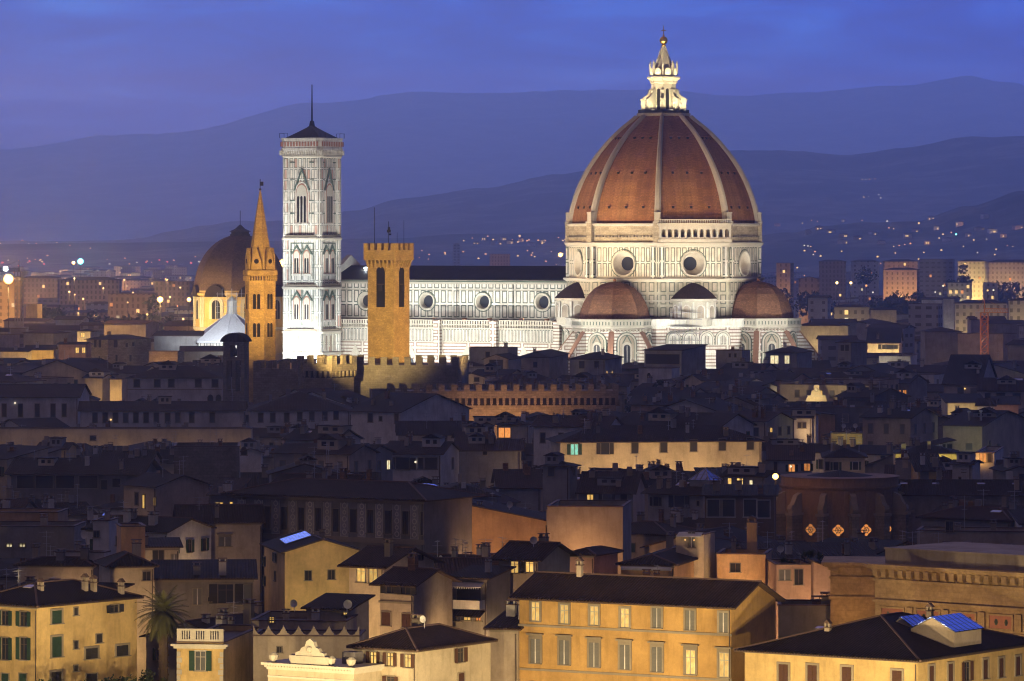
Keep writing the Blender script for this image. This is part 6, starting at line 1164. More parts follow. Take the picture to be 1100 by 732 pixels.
# arches at the foot of the orange palazzo
t = find('large orange yellow palazzo'); w, d = t['_w'], t['_d']
for i in range(3):
    u = -w / 2 + 1.6 + i * 3.5; m = MB()
    for r_, q, kk in ((1.3, .2, 0), (1.05, .24, 1)):
        cs = [(u + r_ * math.cos(math.pi * j / 10), 8.0 + r_ * math.sin(math.pi * j / 10)) for j in range(11)]; m.loft([[(x, yy, zz_) for x, zz_ in cs] + [(u - r_, yy, 5.5), (u + r_, yy, 5.5)] for yy in (-d / 2, -d / 2 - q)], kk)
    m.build('arch', ['trim', 'ochre'], t)
m = MB(); pts = [(-.5, 0), (-.62, .5), (-.3, .9), (-.45, 1.2), (0, 1.5), (.45, 1.2), (.3, .9), (.62, .5), (.5, 0), (0, -.5)]
m.loft([[(x, yy, z_ + 8.2) for x, z_ in pts] for yy in (-d / 2 - .25, -d / 2)]); m.build('coat_of_arms', 'trim', t)
# big sandstone palace on the right
def palace(lab, px0, px1, py, ze, a, d, pb, nick=None, par=True):
    Y = Yof(py, ze); a = R(a); c, s = math.cos(a), math.sin(a); B = Vector(((px1 - 550) / F * Y, Y)); k0 = (px0 - 550) / F; w = (k0 * B.y - B.x) / (-c + k0 * s)
    A = B - w * Vector((c, s)); ctr = (A + B) / 2 + Vector((-s, c)) * d / 2; t = thing('palace', lab, 'palace', (ctr.x, ctr.y, 0), a); y = -d / 2
    m = MB(); m.prism([(-w / 2, y), (w / 2, y), (w / 2, -y), (-w / 2, -y)], 0, ze - .9); m.build('wall', 'palace', t)
    m = MB(); m.box(-w / 2 - 1.0, w / 2 + 1.0, y - 1.0, -y + 1, ze - .3, ze); m.box(-w / 2 - .7, w / 2 + .7, y - .7, -y + .7, ze - .55, ze - .302); m.box(-w / 2 - .3, w / 2 + .3, y - .3, -y + .3, ze - .9, ze - .552)
    n = int(w / 1.1)
    for i in range(n): u = -w / 2 + (i + .5) * w / n; m.box(u - .3, u + .3, y - .8, y - .3, ze - 1.25, ze - .552); m.box(u - .2, u + .2, y - .5, y, ze - 1.45, ze - 1.252)
    m.box(-w / 2 - .2, w / 2 + .2, y - .18, y, ze - 1.9, ze - 1.6); m.box(-w / 2 - .2, w / 2 + .2, y - .3, y, ze - 4.1, ze - 3.8); m.box(-w / 2 - .15, w / 2 + .15, y - .2, y, ze - 6.9, ze - 6.55); m.build('cornice', 'palace', t)
    if par: m = MB(); m.box(-w / 2 + .6, w / 2 - .3, y + 1.0, -y - .3, ze + .002, ze + 1.5, 0); m.box(-w / 2 + .5, w / 2 - .2, y + .9, -y - .2, ze + 1.502, ze + 1.7, 0); m.build('parapet', 'beige', t)
    n = max(1, int(w / 4.4))
    for i in range(n if par else 0):
        u = -w / 2 + (i + .5) * w / n; m = MB(); m.box(u - 1.45, u + 1.45, y - .06, y - .002, ze - 6.1, ze - 4.75, 1)
        for x0, x1, z0, z1 in ((u - 1.65, u + 1.65, ze - 6.3, ze - 6.102), (u - 1.65, u + 1.65, ze - 4.748, ze - 4.55), (u - 1.65, u - 1.452, ze - 6.1, ze - 4.75), (u + 1.452, u + 1.65, ze - 6.1, ze - 4.75)): m.box(x0, x1, y - .14, y - .002, z0, z1, 0)
        for q in (-.55, .75): m.loft([[(u + q + rr * math.cos(j * math.pi / 3), y - .1, ze - 5.42 + 1.6 * rr * math.sin(j * math.pi / 3)) for j in range(6)] for rr in (.24, .05)], 2)
        m.build('inlaid_panel', ['palace', 'redstone', 'green'], t)
        m = MB(); m.box(u + w / n / 2 - .4, u + w / n / 2 + .4, y - .25, y - .002, ze - 6.3, ze - 4.5); m.build('pilaster', 'palace', t) if i < n - 1 else None
        window(t, (u, y, ze - 8.3), 0, 1.5, 1.7, 'K', True); window(t, (u - 1.6, y, ze - 8.3), 0, .6, 1.3, 'K', True)
        for q in (-1.1, 1.1):
            m = MB(); m.lathe([(.2, ze - 9), (.2, ze - 7.4), (.42, ze - 7.1), (.42, ze - 6.95)], 8, 0, u + q, y - .3); m.build('half_column', 'palace', t)
    FP.append((ctr.x, ctr.y, w / 2, d / 2, c, s)); PROT.append((px0, px1, pb, Y, py)); MARKS.append(((px0 + 1080) / 2, py, nick))
    return A, B, Y, c, s
A, B, Y, c, s = palace('long warm sandstone palace with a carved cornice and pink inlaid panels', 940, 1135, 617, 20, -42, 14, 700, 'the inlaid sandstone palace')
for f_, pw in ((.12, 1900), (.45, 1900), (.8, 1700)): p = A + (B - A) * f_ + Vector((s, -c)) * 11; q_ = A + (B - A) * f_; lamp((p.x, p.y, 11), pw, (1, .62, .26), 'SPOT', (q_.x, q_.y, 15), 150, .9)
A, B, Y, c, s = palace('narrow orange lit return wing of the sandstone palace with a bluish metal roof edge', 892, 941, 604, 19.2, -6, 8, 625, 'the orange return wing', False)
p = (A + B) / 2; lamp((p.x - 1, p.y - 5, 13), 500, (1, .5, .15), 'SPOT', (p.x, p.y, 15), 150, .9)
# round church drum with glowing rosettes
Yr = 705; q = at(902, 512, Yr); t = thing('round_church', 'round brick church tribune with glowing rosette windows and scroll buttresses', 'church', (q.x, Yr, 0)); MARKS.append((902, 540, 'the round church drum')); PROT.append((822, 984, 578, Yr, 512)); FP.append((q.x, Yr, 12, 12, 1, 0))
rr = 8.9; zt = zof(511, Yr); m = MB(); n = 32
m.lathe([(rr, 0), (rr, zt - 1.9), (rr + .25, zt - 1.8), (rr + .45, zt - 1.5), (rr + .45, zt - 1.35), (rr + .1, zt - 1.3), (rr + .1, zt - .15), (rr + .3, zt - .12), (rr + .3, zt)], n); m.build('wall', 'brown', t)
m = MB(); m.lathe([(rr - .2, zt - .6), (.2, zt + .8)], n); m.build('roof', 'tile', t)
for k in range(13):
    a_ = R(-90 - 5.5 + (k - 6.5) * 360 / 13); m = MB(); m.T = Matrix.Rotation(a_, 4, 'Z'); zb_ = zof(548, Yr)
    m.box(rr - .2, rr + 2.2, -.55, .55, 0, zb_ - .4, 0); m.box(rr - .2, rr + 2.5, -.75, .75, zb_ - .398, zb_, 1)
    sc = [(rr, zb_), (rr + 2.0, zb_), (rr + 2.3, zb_ + .6), (rr + 2.1, zb_ + 1.2), (rr + 1.9, zb_ + 1.1), (rr + 1.5, zb_ + 1.6), (rr + 1.0, zb_ + 2.6), (rr, zb_ + 3.0)]
    m.loft([[(x, y_, z_) for x, z_ in sc] for y_ in (-.45, .45)], 1); m.build('scroll_buttress', ['greystone', 'trim'], t)
    a_ += R(180 / 13); m = MB(); m.T = Matrix.Rotation(a_, 4, 'Z'); zc = zof(566, Yr)
    def lobe(rad, x, k_):
        m.loft([[(xx_, (rad * (1 + .13 * math.cos(4 * th))) * math.cos(th), zc + (rad * (1 + .13 * math.cos(4 * th))) * math.sin(th)) for th in [j * math.pi / 12 for j in range(24)]] for xx_ in (rr - .5, x)], k_)
    lobe(.95, rr + .12, 1); lobe(.78, rr + .16, 0)
    for j in range(6): th = j * math.pi / 3; m.tube((rr + .18, 0, zc), (rr + .18, .75 * math.cos(th), zc + .75 * math.sin(th)), .05, 3, 1)
    for r_ in (.4,): m.loft([[(rr + .19, rq * math.cos(j * math.pi / 6), zc + rq * math.sin(j * math.pi / 6)) for j in range(12)] for rq in (r_ - .05, r_ + .05)], 1, cap=False)
    if k not in (0, 1, 11, 12): m.build('rosette_window', ['litr', 'greystone'], t)
    else: m.build('rosette_window', ['glass', 'greystone'], t)
lamp((q.x - 14.2, Yr - 9, zof(514, Yr)), 420, (1, .45, .12)); lamp((q.x + 2, Yr - 22, 7.5), 260, (1, .6, .3))
# street lamp helper: every lamp has a pole or bracket and a glowing head
def street_lamp(lab, px, py, Y, r, mt, power=0, col=OR_, group=None, shared=False, pole=True):
    q = at(px, py, Y); t = thing('street_lamp', lab, 'street lamp', (q.x, q.y, 0), group=group, shared=shared)
    m = MB(); m.ball((0, 0, 0), r, 10, 0); m.build('lamp_head', mt, t, loc=(0, 0, q.z))
    if pole: m = MB(); m.tube((0, 0, -1), (0, 0, q.z - r * .8), .12, 5); m.build('pole', 'iron', t)
    if power: lamp((q.x, q.y - r - .2, q.z), power, col)
    return t
street_lamp('bright orange street lamp glowing left of the round church drum', 833, 512, 690, .45, 'lampo', 350, (1, .45, .12))
q = at(627, 561, 599); t = thing('wall_lamp', 'bright orange lamp fixed high on the plain beige block', 'wall lamp', (q.x, q.y - 1.2, q.z)); m = MB(); m.ball((0, 0, 0), .28, 10); m.build('lamp_head', 'lampo', t); m = MB(); m.box(-.05, .05, 0, 1.6, .2, .28); m.build('bracket', 'iron', t); lamp((q.x, q.y - 1.7, q.z), 500, (1, .5, .18))
# baroque church gable lit gold
Yg = 1080; q = at(877, 430, Yg); t = thing('church_gable', 'small gold lit baroque church gable rising among dark roofs on the right', 'church gable', (q.x, Yg, 0)); k_ = Yg / F
m = MB(); pts = [(-11, 430), (-10, 427), (-6, 425), (-5, 420), (-2.5, 419), (-2.5, 414), (3, 414), (3, 419), (5, 421), (6, 425), (10, 427), (11, 430)]; m.loft([[(x * k_, y_, zof(p, Yg)) for x, p in pts] + [(11 * k_, y_, 8), (-11 * k_, y_, 8)] for y_ in (0, 1.5)]); m.build('gable_wall', 'cream', t)
m = MB(); m.ball((0, -.1, zof(419, Yg)), .5, 8); m.box(-2.2, 2.2, -.3, 0, zof(426, Yg), zof(425, Yg)); m.box(-1, 1, -.3, 0, zof(421.5, Yg), zof(421, Yg)); m.build('ornament', 'lighttrim', t); lamp((q.x - 1, Yg - 6, zof(424, Yg)), 2200, (1, .74, .34)); PROT.append((864, 890, 428, Yg, 414))
# blue glass dome on a roof
Yq = 660; q = at(457, 527, Yq); t = thing('glass_dome', 'bluish ribbed glass dome standing on a roof before the veranda house', 'skylight', (q.x, Yq, 0)); zb_ = zof(531, Yq)
m = MB(); m.box(-2.9, 2.9, -2, 2, 0, zb_); m.build('base', 'drab', t); m = MB(); m.loft([[(x * f_, y_ * f_, zb_ + h_) for x, y_ in ((-2.6, -1.8), (2.6, -1.8), (2.6, 1.8), (-2.6, 1.8))] for f_, h_ in ((1, 0), (.85, .75), (.55, 1.3), (.2, 1.5))]); m.build('glass', 'solar', t)
for i in range(6): m = MB(); x = -2.2 + i * .88; m.tube((x, -1.84, zb_), (x * .55, -1.0, zb_ + 1.33), .05, 4); m.build('glazing_bar', 'frame', t)
PROT.append((440, 476, 531, Yq, 517)); FP.append((q.x, Yq, 3, 3, 1, 0))
# riverside lamps (below the frame, along the embankment road)
for x, yy, pw in ((-62, 432, 33000), (-44, 430, 38000), (-27, 434, 27000), (-11, 430, 25000), (4, 428, 28000), (19, 424, 28000), (36, 418, 38000), (52, 420, 37000)):
    t = thing('street_lamp', 'tall embankment street lamp standing below the lit house fronts', 'street lamp', (x, yy, 0), 0, 'embankment lamps', True); m = MB(); m.tube((0, 0, 0), (0, 0, 5.6), .09, 6, r2=.06); m.build('pole', 'iron', t); m = MB(); m.ball((0, 0, 5.9), .28, 10); m.build('lamp_head', 'lampy', t); lamp((x, yy + .5, 6.4), pw * 1.05, (1, .73, .36), 'SPOT', (x + 2, yy + 40, 16), 150, .8)
# ------------------------------------------------------------------ trees and plants
def foliage(m, n, c, r, leaf, rng, squash=.8, clumps=9):
    cs = [(Vector((rng.gauss(0, .45), rng.gauss(0, .45), rng.gauss(0, .4) * squash)), rng.uniform(.3, .5)) for _ in range(clumps)]
    for _ in range(n):
        cc, cr = rng.choice(cs); d = Vector((rng.gauss(0, 1), rng.gauss(0, 1), rng.gauss(0, 1))).normalized() * cr * rng.uniform(.6, 1.05)
        p = Vector(c) + (cc + d) * r; u = Vector((rng.gauss(0, 1), rng.gauss(0, 1), rng.gauss(0, 1))).normalized(); v = u.orthogonal().normalized(); l = leaf * rng.uniform(.6, 1.5)
        m.face([p + u * l, p + v * l * .6, p - u * l, p - v * l * .6])
TC = {}
def tree(lab, px, py, Y, r, h, seed, n=420, shared=False, group=None, name='tree', kind='round'):
    q = at(px, py, Y); t = thing(name, lab, 'tree', (q.x, q.y, 0), 0, group, shared); rng = random.Random(seed)
    m = MB(); zc = q.z - r * .75; m.tube((0, 0, 0), (0, 0, zc), .25 + r * .03, 6, r2=.15)
    for k in range(4): a = k * 1.6 + seed; m.tube((0, 0, zc - r * .5), (math.cos(a) * r * .5, math.sin(a) * r * .5, zc + r * .2), .12, 4, r2=.05)
    m.build('trunk', 'bark', t)
    m = MB(); foliage(m, n, (0, 0, zc), r * (1.05 if kind == 'round' else .5), r * .12, rng, .7 if kind == 'round' else 2.6); m.build('crown', 'leaf', t); return t
# palm
Yp_ = 486; q = at(174, 657, Yp_); t = thing('palm_tree', 'big date palm with a full round crown between the two yellow houses', 'palm tree', (q.x + .15, Yp_, 0)); MARKS.append((174, 660, 'the date palm'))
m = MB(); rng = random.Random(4)
m.lathe([(.55, 0), (.48, q.z * .5), (.5, q.z - 1.2), (.62, q.z - .5), (.4, q.z)], 10)
for i in range(60): a = i * 2.4; zz_ = q.z * .35 + i * (q.z * .62) / 60; m.T = Matrix.Translation((0, 0, zz_)) @ Matrix.Rotation(a, 4, 'Z'); m.box(.40, .60, -.13, .13, 0, .16)
m.T = None; m.build('trunk', 'bark', t)
m = MB()
for i in range(84):
    a = i * 2.39996; el = 1.3 - 2.15 * (i / 84) ** .85; L_ = 3.25 * rng.uniform(.85, 1.1); p = Vector((0, 0, q.z - .3 + .3 * (1 - i / 84))); dr = Vector((math.cos(a) * math.cos(el), math.sin(a) * math.cos(el), math.sin(el))); sd = Vector((-math.sin(a), math.cos(a), 0)); ns_ = 11
    for k in range(ns_):
        p2 = p + dr * L_ / ns_; f_ = k / ns_; ll = .62 * math.sin(math.pi * min(1, f_ * .9 + .14)) + .08
        m.face([p - sd * .06, p + sd * .06, p2 + sd * .05, p2 - sd * .05])
        for s in (-1, 1):
            for off in (.15, .65): b = p.lerp(p2, off); tip = b + sd * s * ll + dr * ll * .55 - Vector((0, 0, .16 * ll + .1 * rng.random())); m.face([b - dr * .06, b + dr * .06, tip])
        p = p2; dr = (dr - Vector((0, 0, .085 + .02 * rng.random()))).normalized()
m.build('crown', 'palm', t)
for i, (px, py, r) in enumerate(((52, 728, 1.5), (70, 731, 1.6), (95, 729, 1.8), (118, 726, 1.9), (138, 724, 2.0), (158, 729, 1.7))):
    Y_ = 462 + i * 3.5; q = at(px, py, Y_); t = thing('garden_tree', ['dark rounded treetop, first of the row along the corner house foot', 'dark low treetop, second of the row along the corner house foot', 'dark dense treetop, third of the row along the corner house foot', 'dark leafy treetop, fourth of the row along the corner house foot', 'dark tall treetop, fifth of the row, nearest the palm on its left', 'dark treetop right at the foot of the date palm'][i], 'tree', (q.x, q.y, 0)); m = MB(); m.tube((0, 0, 0), (0, 0, q.z - r), .15, 5); m.build('trunk', 'bark', t); m = MB(); foliage(m, 900, (0, 0, q.z - r * .8), r, .14, random.Random(i)); m.build('crown', 'leaf', t)
# terrace pots
for i, (px, py) in enumerate(((842, 598), (850, 601), (864, 590), (871, 588), (880, 592), (886, 598))):
    Y_ = Yof(607, 16.6) + 3; q = at(px, py, Y_); r = (.8, .7, 1.2, 1.3, 1.1, .8)[i]; t = thing('potted_plant', ['leafy pot plant at the left end of the plant terrace', 'low pot plant second on the plant terrace', 'tall spiky pot plant in the middle of the plant terrace', 'tallest feathery pot plant on the plant terrace', 'spreading pot plant right of the tallest one on the terrace', 'low clay potted shrub at the right end of the terrace'][i], 'plant', (q.x, q.y, 16.05)); m = MB(); m.lathe([(.3, 0), (.42, .6), (.46, .62)], 10); m.build('pot', 'clay', t)
    m = MB(); rng = random.Random(i); zc = max(.8, q.z - 16.05)
    for _ in range(90): a = rng.uniform(0, 6.28); e_ = rng.uniform(.2, 1.5); l = r * rng.uniform(.7, 1.2); d_ = Vector((math.cos(a) * math.cos(e_), math.sin(a) * math.cos(e_), math.sin(e_))); b = Vector((0, 0, zc * .45)); s_ = Vector((-math.sin(a), math.cos(a), 0)) * .09; m.face([b - s_ * .3, b + d_ * l * .6 - s_, b + d_ * l - Vector((0, 0, l * .2)), b + d_ * l * .6 + s_])
    m.tube((0, 0, .5), (0, 0, zc * .5), .04, 4); m.build('leaves', 'bush', t)
# ------------------------------------------------------------------ the rest of the old town, placed between the hand-built houses
for px0, px1, pb, Y, py in PROT: pass
def blocked(px0, px1, pt, Y):
    """how far down the top must stay so that nothing hand-built behind is hidden"""
    lim = -1e9
    for a, b, pb, YY, py in PROT:
        if YY > Y and a < px1 and b > px0: lim = max(lim, pb - 1)
    return lim
def nearmark(px, py, used):
    ms = sorted(MARKS, key=lambda q: (q[0] - px) ** 2 + 5 * (q[1] - py) ** 2); return ms
ADJ = {'grey': 'grey', 'white': 'whitish', 'beige': 'beige', 'cream': 'cream', 'drab': 'drab', 'dark': 'dark', 'pink': 'dull pink', 'yellow': 'dull yellow', 'brown': 'brown', 'bcream': 'cream', 'bgrey': 'grey', 'borange': 'orange brown', 'bwhite': 'white', 'bbrown': 'brown'}
RF = {'hip': 'hip roofed', 'gx': 'gabled', 'gy': 'gable fronted', 'flat': 'flat roofed', 'shed': 'lean-to roofed'}
KEYS = {l.replace(',', '') for l in LABELS}
def mklabel(wall, roof, kind, px, py, w, tall):
    ms = nearmark(px, py, None); base = '%s %s %s' % (ADJ[wall], RF[roof], kind); size = 'wide' if w > 17 else 'narrow' if w < 9.5 else 'mid-sized'
    def rel(m): dx, dy = px - m[0], py - m[1]; s = '' if abs(dx) < 14 else ('to the right of ' if dx > 0 else 'to the left of '); v = 'just above ' if dy < -6 and not s else 'just below ' if dy > 6 and not s else ''; return s or v or 'beside '
    def height(m): return 'higher up and ' if py < m[1] - 6 else 'lower down and ' if py > m[1] + 6 else ''
    cands = ['%s %s%s' % (base, rel(ms[0]), ms[0][2]), '%s %s %s%s' % (size, base, rel(ms[0]), ms[0][2]), '%s %s, %s%s%s' % (size, base, height(ms[0]), rel(ms[0]), ms[0][2]),
             '%s between %s and %s' % (base, ms[0][2], ms[1][2]), '%s %s between %s and %s' % (size, base, ms[0][2], ms[1][2]), '%s between %s and %s' % (base, ms[0][2], ms[2][2]), '%s between %s and %s' % (base, ms[1][2], ms[2][2]), '%s %s, %s%s%s' % (size, base, height(ms[1]), rel(ms[1]), ms[1][2]), '%s %s, %s%s%s' % (size, base, height(ms[2]), rel(ms[2]), ms[2][2])]
    for o_ in ('second', 'third', 'fourth', 'fifth', 'sixth', 'seventh', 'eighth', 'ninth', 'tenth', 'eleventh', 'twelfth'): cands.append('%s %s %s%s' % (o_, base, rel(ms[0]), ms[0][2]))
    for o_ in ('second', 'third', 'fourth', 'fifth', 'sixth', 'seventh', 'eighth'): cands.append('%s %s %s %s%s' % (o_, size, base, rel(ms[0]), ms[0][2]))
    cands = [c for c in cands if len(c.split()) <= 16]
    for c in cands:
        if c.replace(',', '') not in KEYS and 4 <= len(c.split()) <= 16: KEYS.add(c.replace(',', '')); return c
    return None
EV = sorted([(Y, a, b, pb, py) for a, b, pb, Y, py in PROT])
rg = random.Random(21); nfill = 0; ei = 0
Yc_ = 508.0; rows = []
while Yc_ < 1300: rows.append(Yc_); Yc_ += 8 + Yc_ * .006
cap = {'hip': 0, 'gx': 0, 'flat': 0, 'gy': 0, 'shed': 0}
for Yr_ in rows:
    while ei < len(EV) and EV[ei][0] < Yr_:
        e_ = EV[ei]; ei += 1
        for i in range(max(0, int(e_[1])), min(1100, int(e_[2]) + 1)): SKY[i] = min(SKY[i], e_[4])
    x = -Yr_ * .115 + rg.uniform(-6, 0)
    while x < Yr_ * .115:
        w = rg.choice((8, 9, 10, 12, 13, 15, 18, 22)) * rg.uniform(.9, 1.1); d = rg.uniform(8, 13); Y = Yr_ + rg.uniform(-6, 6)
        px0, px1 = 550 + x / Y * F, 550 + (x + w) / Y * F; cx = x + w / 2; x += w + rg.choice((.6, 1, 2, 5))
        if px1 < -5 or px0 > 1105 or overlaps(cx, Y + d / 2, min(w, d) / 2, 1.0): continue
        ze = rg.uniform(13, 18.5) + (3 if rg.random() < .12 else 0); pitch = rg.uniform(.26, .36); roof = rg.choice(('gx', 'gx', 'hip', 'hip', 'gx', 'gy', 'flat', 'shed'))
        rise = {'gx': d / 2 * pitch, 'hip': min(w, d) / 2 * pitch, 'gy': w / 2 * pitch, 'shed': d * .14, 'flat': .6}[roof] + 1.0
        lim = blocked(px0 - 3, px1 + 3, 0, Y)
        ptop = HZ + (EYE - ze - rise) * F / Y
        if ptop < lim:
            ze = EYE - (lim - HZ) * Y / F - rise - rg.uniform(0, .8)
            if ze < 8.5: continue
            ptop = HZ + (EYE - ze - rise) * F / Y
        elif 0 < lim < ptop - 3 and rg.random() < .8:      # tall enough to overlap the foot of what stands behind
            ze = min(20.5, EYE - (lim + rg.uniform(0, 5) - HZ) * Y / F - rise); ptop = HZ + (EYE - ze - rise) * F / Y
        seg = SKY[max(0, int(px0)):max(1, min(1100, int(px1)))]
        if not seg or sum(1 for v in seg if v > ptop + 2.0) < len(seg) * .3: continue
        wall = rg.choice(('grey', 'white', 'drab', 'beige', 'white', 'dark', 'beige', 'cream', 'pink', 'cream'))
        lab = mklabel(wall, roof, 'house', (px0 + px1) / 2, ptop, w, ze)
        if not lab: continue
        a = rg.choice((-30, -28, -33, -26, 3, 5, -6, -34)) if rg.random() < .8 else rg.uniform(-60, 30)
        peave = HZ + (EYE - ze) * F / Y
        auto = (1 if rg.random() < .4 else 2, rg.uniform(2.6, 3.8), rg.uniform(.8, 1.2), rg.uniform(1.2, 1.9), rg.choice(('K', 'k', 'K', 'Y', 'G', 'g', 'b')), .08)
        if Y > 1050: auto = (1,) + auto[1:]
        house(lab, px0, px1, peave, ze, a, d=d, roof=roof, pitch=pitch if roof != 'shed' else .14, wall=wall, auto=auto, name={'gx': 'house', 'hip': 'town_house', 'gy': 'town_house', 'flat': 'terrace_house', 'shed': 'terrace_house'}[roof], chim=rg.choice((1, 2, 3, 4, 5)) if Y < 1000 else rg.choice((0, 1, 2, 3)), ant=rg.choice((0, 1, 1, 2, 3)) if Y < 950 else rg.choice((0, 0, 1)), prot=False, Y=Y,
              kids=[k_sky(rg.uniform(-.5, .5), -.35, rg.uniform(1, 1.8), rg.uniform(.6, 1), pitch)] if roof in ('gx', 'hip') and rg.random() < .22 else [k_dish(rg.uniform(-.6, .6), -.3)] if rg.random() < .3 and Y < 950 else ())
        nfill += 1; cap[roof] += 1
        for i in range(max(0, int(px0)), min(1100, int(px1) + 1)): SKY[i] = min(SKY[i], ptop + 1)
        if rg.random() < .10: p = at((px0 + px1) / 2, 0, Y); lx_ = p.x + rg.uniform(-w, w) / 2; lamp((lx_, Y - 4, ze - 6), rg.uniform(80, 380), rg.choice(((1, .62, .28), (1, .7, .4), (1, .9, .6), (.9, 1, .6))), 'SPOT', (lx_, Y, ze - 4), 150, .9)
print('fillers', nfill, cap)
# ------------------------------------------------------------------ the modern town beyond, out to the foot of the hills
def block(lab, px0, px1, py, pb, Y, a, wall, roof='hip', lits=(), L=None, d=None, nick=None, tile='tile2', cat='apartment block', name='apartment_block', group=None):
    ze = zof(py, Y); c, s = math.cos(R(a)), math.sin(R(a)); B = Vector(((px1 - 550) / F * Y, Y)); k0 = (px0 - 550) / F; w = (k0 * B.y - B.x) / (-c + k0 * s); d = d or min(16, max(8, w * .5))
    A = B - w * Vector((c, s)); ctr = (A + B) / 2 + Vector((-s, c)) * d / 2; t = thing(name, lab, cat, (ctr.x, ctr.y, 0), R(a), group); rng = random.Random(int(px0 + Y)); t['_w'] = w
    m = MB(); pt = .22; wallgeo(m, roof, w, d, ze, pt, 0, 0); m.build('wall', wall, t)
    m = MB(); roofgeo(m, roof, w, d, ze, pt, .6, False); m.build('roof', [tile, 'wood', 'ridge'], t)
    n = lits if isinstance(lits, int) else 0
    for _ in range(n):
        fl_ = rng.randrange(1, max(2, int(ze / 3.2))); u = -w / 2 + 3.4 * (rng.randrange(0, max(1, int(w / 3.4))) + .5); m = MB(); m.box(-.75, .75, -.12, .02, -.9, .9); m.build('lit_window', rng.choice(['litdot', 'litdot', 'litw', 'litr']), t, loc=(min(w / 2 - 1, u), -d / 2, max(2, ze - fl_ * 3.2 + 1)))
    if L:
        for f_, do, hz, pw, *cc in L: p = A + (B - A) * f_ + Vector((s, -c)) * do; lamp((p.x, p.y, hz), pw, cc[0] if cc else (1, .6, .25), 'SPOT', (p.x - s * do, p.y + c * do, hz + .4 * do), 150, .9)
    FP.append((ctr.x, ctr.y, w / 2, d / 2, c, s)); PROT.append((px0, px1, pb, Y, py))
    if nick: MARKS.append(((px0 + px1) / 2, py, nick))
    return t
block('tall grey apartment slab with dark window columns on the far right', 987, 1024, 279, 297, 3300, -10, 'bgrey', 'flat', 3, d=12, nick='the tall grey slab')
block('bright yellow lit apartment row right of the tall grey slab', 1029, 1060, 281, 298, 3250, -6, 'bcream', 'hip', 3, L=[(.2, 20, 10, 26000, (1, .72, .25)), (.6, 20, 10, 36000, (1, .72, .25)), (.9, 20, 10, 26000, (1, .66, .25))], nick='the yellow lit row')
block('cream lit apartment row with balconies at the far right edge', 1062, 1112, 282, 302, 3230, 4, 'bcream', 'hip', 4, L=[(.2, 20, 12, 22000), (.6, 20, 12, 22000)])
block('orange lit low block left of the tall grey slab', 949, 985, 290, 303, 3150, -14, 'borange', 'hip', 2, L=[(.3, 18, 9, 16000), (.8, 18, 9, 16000)], nick='the orange lit low block')
block('long peach apartment terrace above the orange lit low block', 950, 986, 281, 291, 3450, 0, 'borange', 'hip', 2, L=[(.5, 22, 12, 24000)])
block('pair of pinkish grey apartment slabs at the centre right', 880, 908, 281, 296, 3350, -8, 'bbrown', 'hip', 1, nick='the pinkish grey slabs')
block('long grey apartment slab right of the pinkish grey slabs', 914, 944, 281, 290, 3500, -4, 'bwhite', 'hip', 3)
block('small peach block with a blue roof strip right of the cathedral', 834, 849, 283, 294, 3000, -20, 'borange', 'flat', 1, L=[(.5, 15, 9, 12000)], nick='the blue roofed peach block')
block('domed orange lit gymnasium hall right of the cathedral', 858, 880, 300, 306, 2650, -5, 'borange', 'gy', 0, L=[(.1, 12, 9, 5000)])
block('white house with a pale gable lit from the right', 1013, 1025, 321, 330, 2150, -25, 'white', 'gx', 0, L=[(.5, 10, 8, 1500, (1, .9, .7))], nick='the white gabled house')
block('white gable fronted house among dark roofs on the right', 990, 1012, 322, 331, 2180, -20, 'white', 'gx', 0, L=[(.3, 9, 8, 1200, (1, .9, .7))])
block('long cream arcaded building beside the white gabled house', 1026, 1082, 326, 333, 2050, -4, 'bcream', 'hip', 2, L=[(.1, 10, 10, 2400, YE), (.4, 10, 10, 2200, YE), (.75, 10, 10, 2600, YE)], nick='the long cream arcade')
block('lit cream corner house with dark windows at the right edge', 1084, 1112, 323, 340, 1950, -3, 'bcream', 'hip', 2, L=[(.2, 12, 10, 3800, YE), (.7, 12, 10, 3800, YE)])
block('cream house with a row of lit windows right of the half dome', 896, 934, 330, 338, 1900, -4, 'bcream', 'hip', 4, L=[(.2, 9, 12, 2200, YE), (.7, 9, 12, 2200, YE)], nick='the lit window row house')
block('long low yellow lit wall with dark roof right of the lit window row house', 936, 963, 333, 341, 1880, -2, 'cream', 'hip', 0, L=[(.5, 8, 10, 3000, YE)])
block('long bright yellow lit wall at the right shoulder of the cathedral', 857, 911, 350, 357, 1640, -3, 'cream', 'hip', 0, L=[(.1, 9, 12, 2400, YE), (.5, 9, 12, 2400, YE), (.85, 9, 12, 2400, YE)], nick='the long yellow wall')
block('small blue roofed house with pale shuttered front right of the half dome', 868, 889, 320, 329, 1950, -14, 'bwhite', 'gx', 0)
block('dark square block with grey walls left of the tower crane', 976, 1008, 327, 344, 1800, -16, 'bgrey', 'flat', 0)
block('low market hall with a long row of blazing white windows', 1018, 1044, 304, 310, 2700, -2, 'bcream', 'flat', 8, L=[(.3, 8, 12, 6000, (1, .85, .5))], nick='the blazing window hall')
block('low hall with bright windows right of the blazing window hall', 1057, 1072, 304, 309, 2700, -2, 'bcream', 'flat', 4)
block('broad orange brown apartment block below the big orange lamp', 22, 62, 299, 318, 3000, -6, 'bbrown', 'hip', 5, L=[(.2, 18, 9, 16000), (.8, 18, 9, 12000)], nick='the orange brown block')
block('apartment block with pale stair towers in the left distance', 116, 164, 316, 341, 2300, -8, 'bbrown', 'flat', 5, L=[(.9, 18, 9, 9000), (.2, 18, 9, 5000)], nick='the stair tower block')
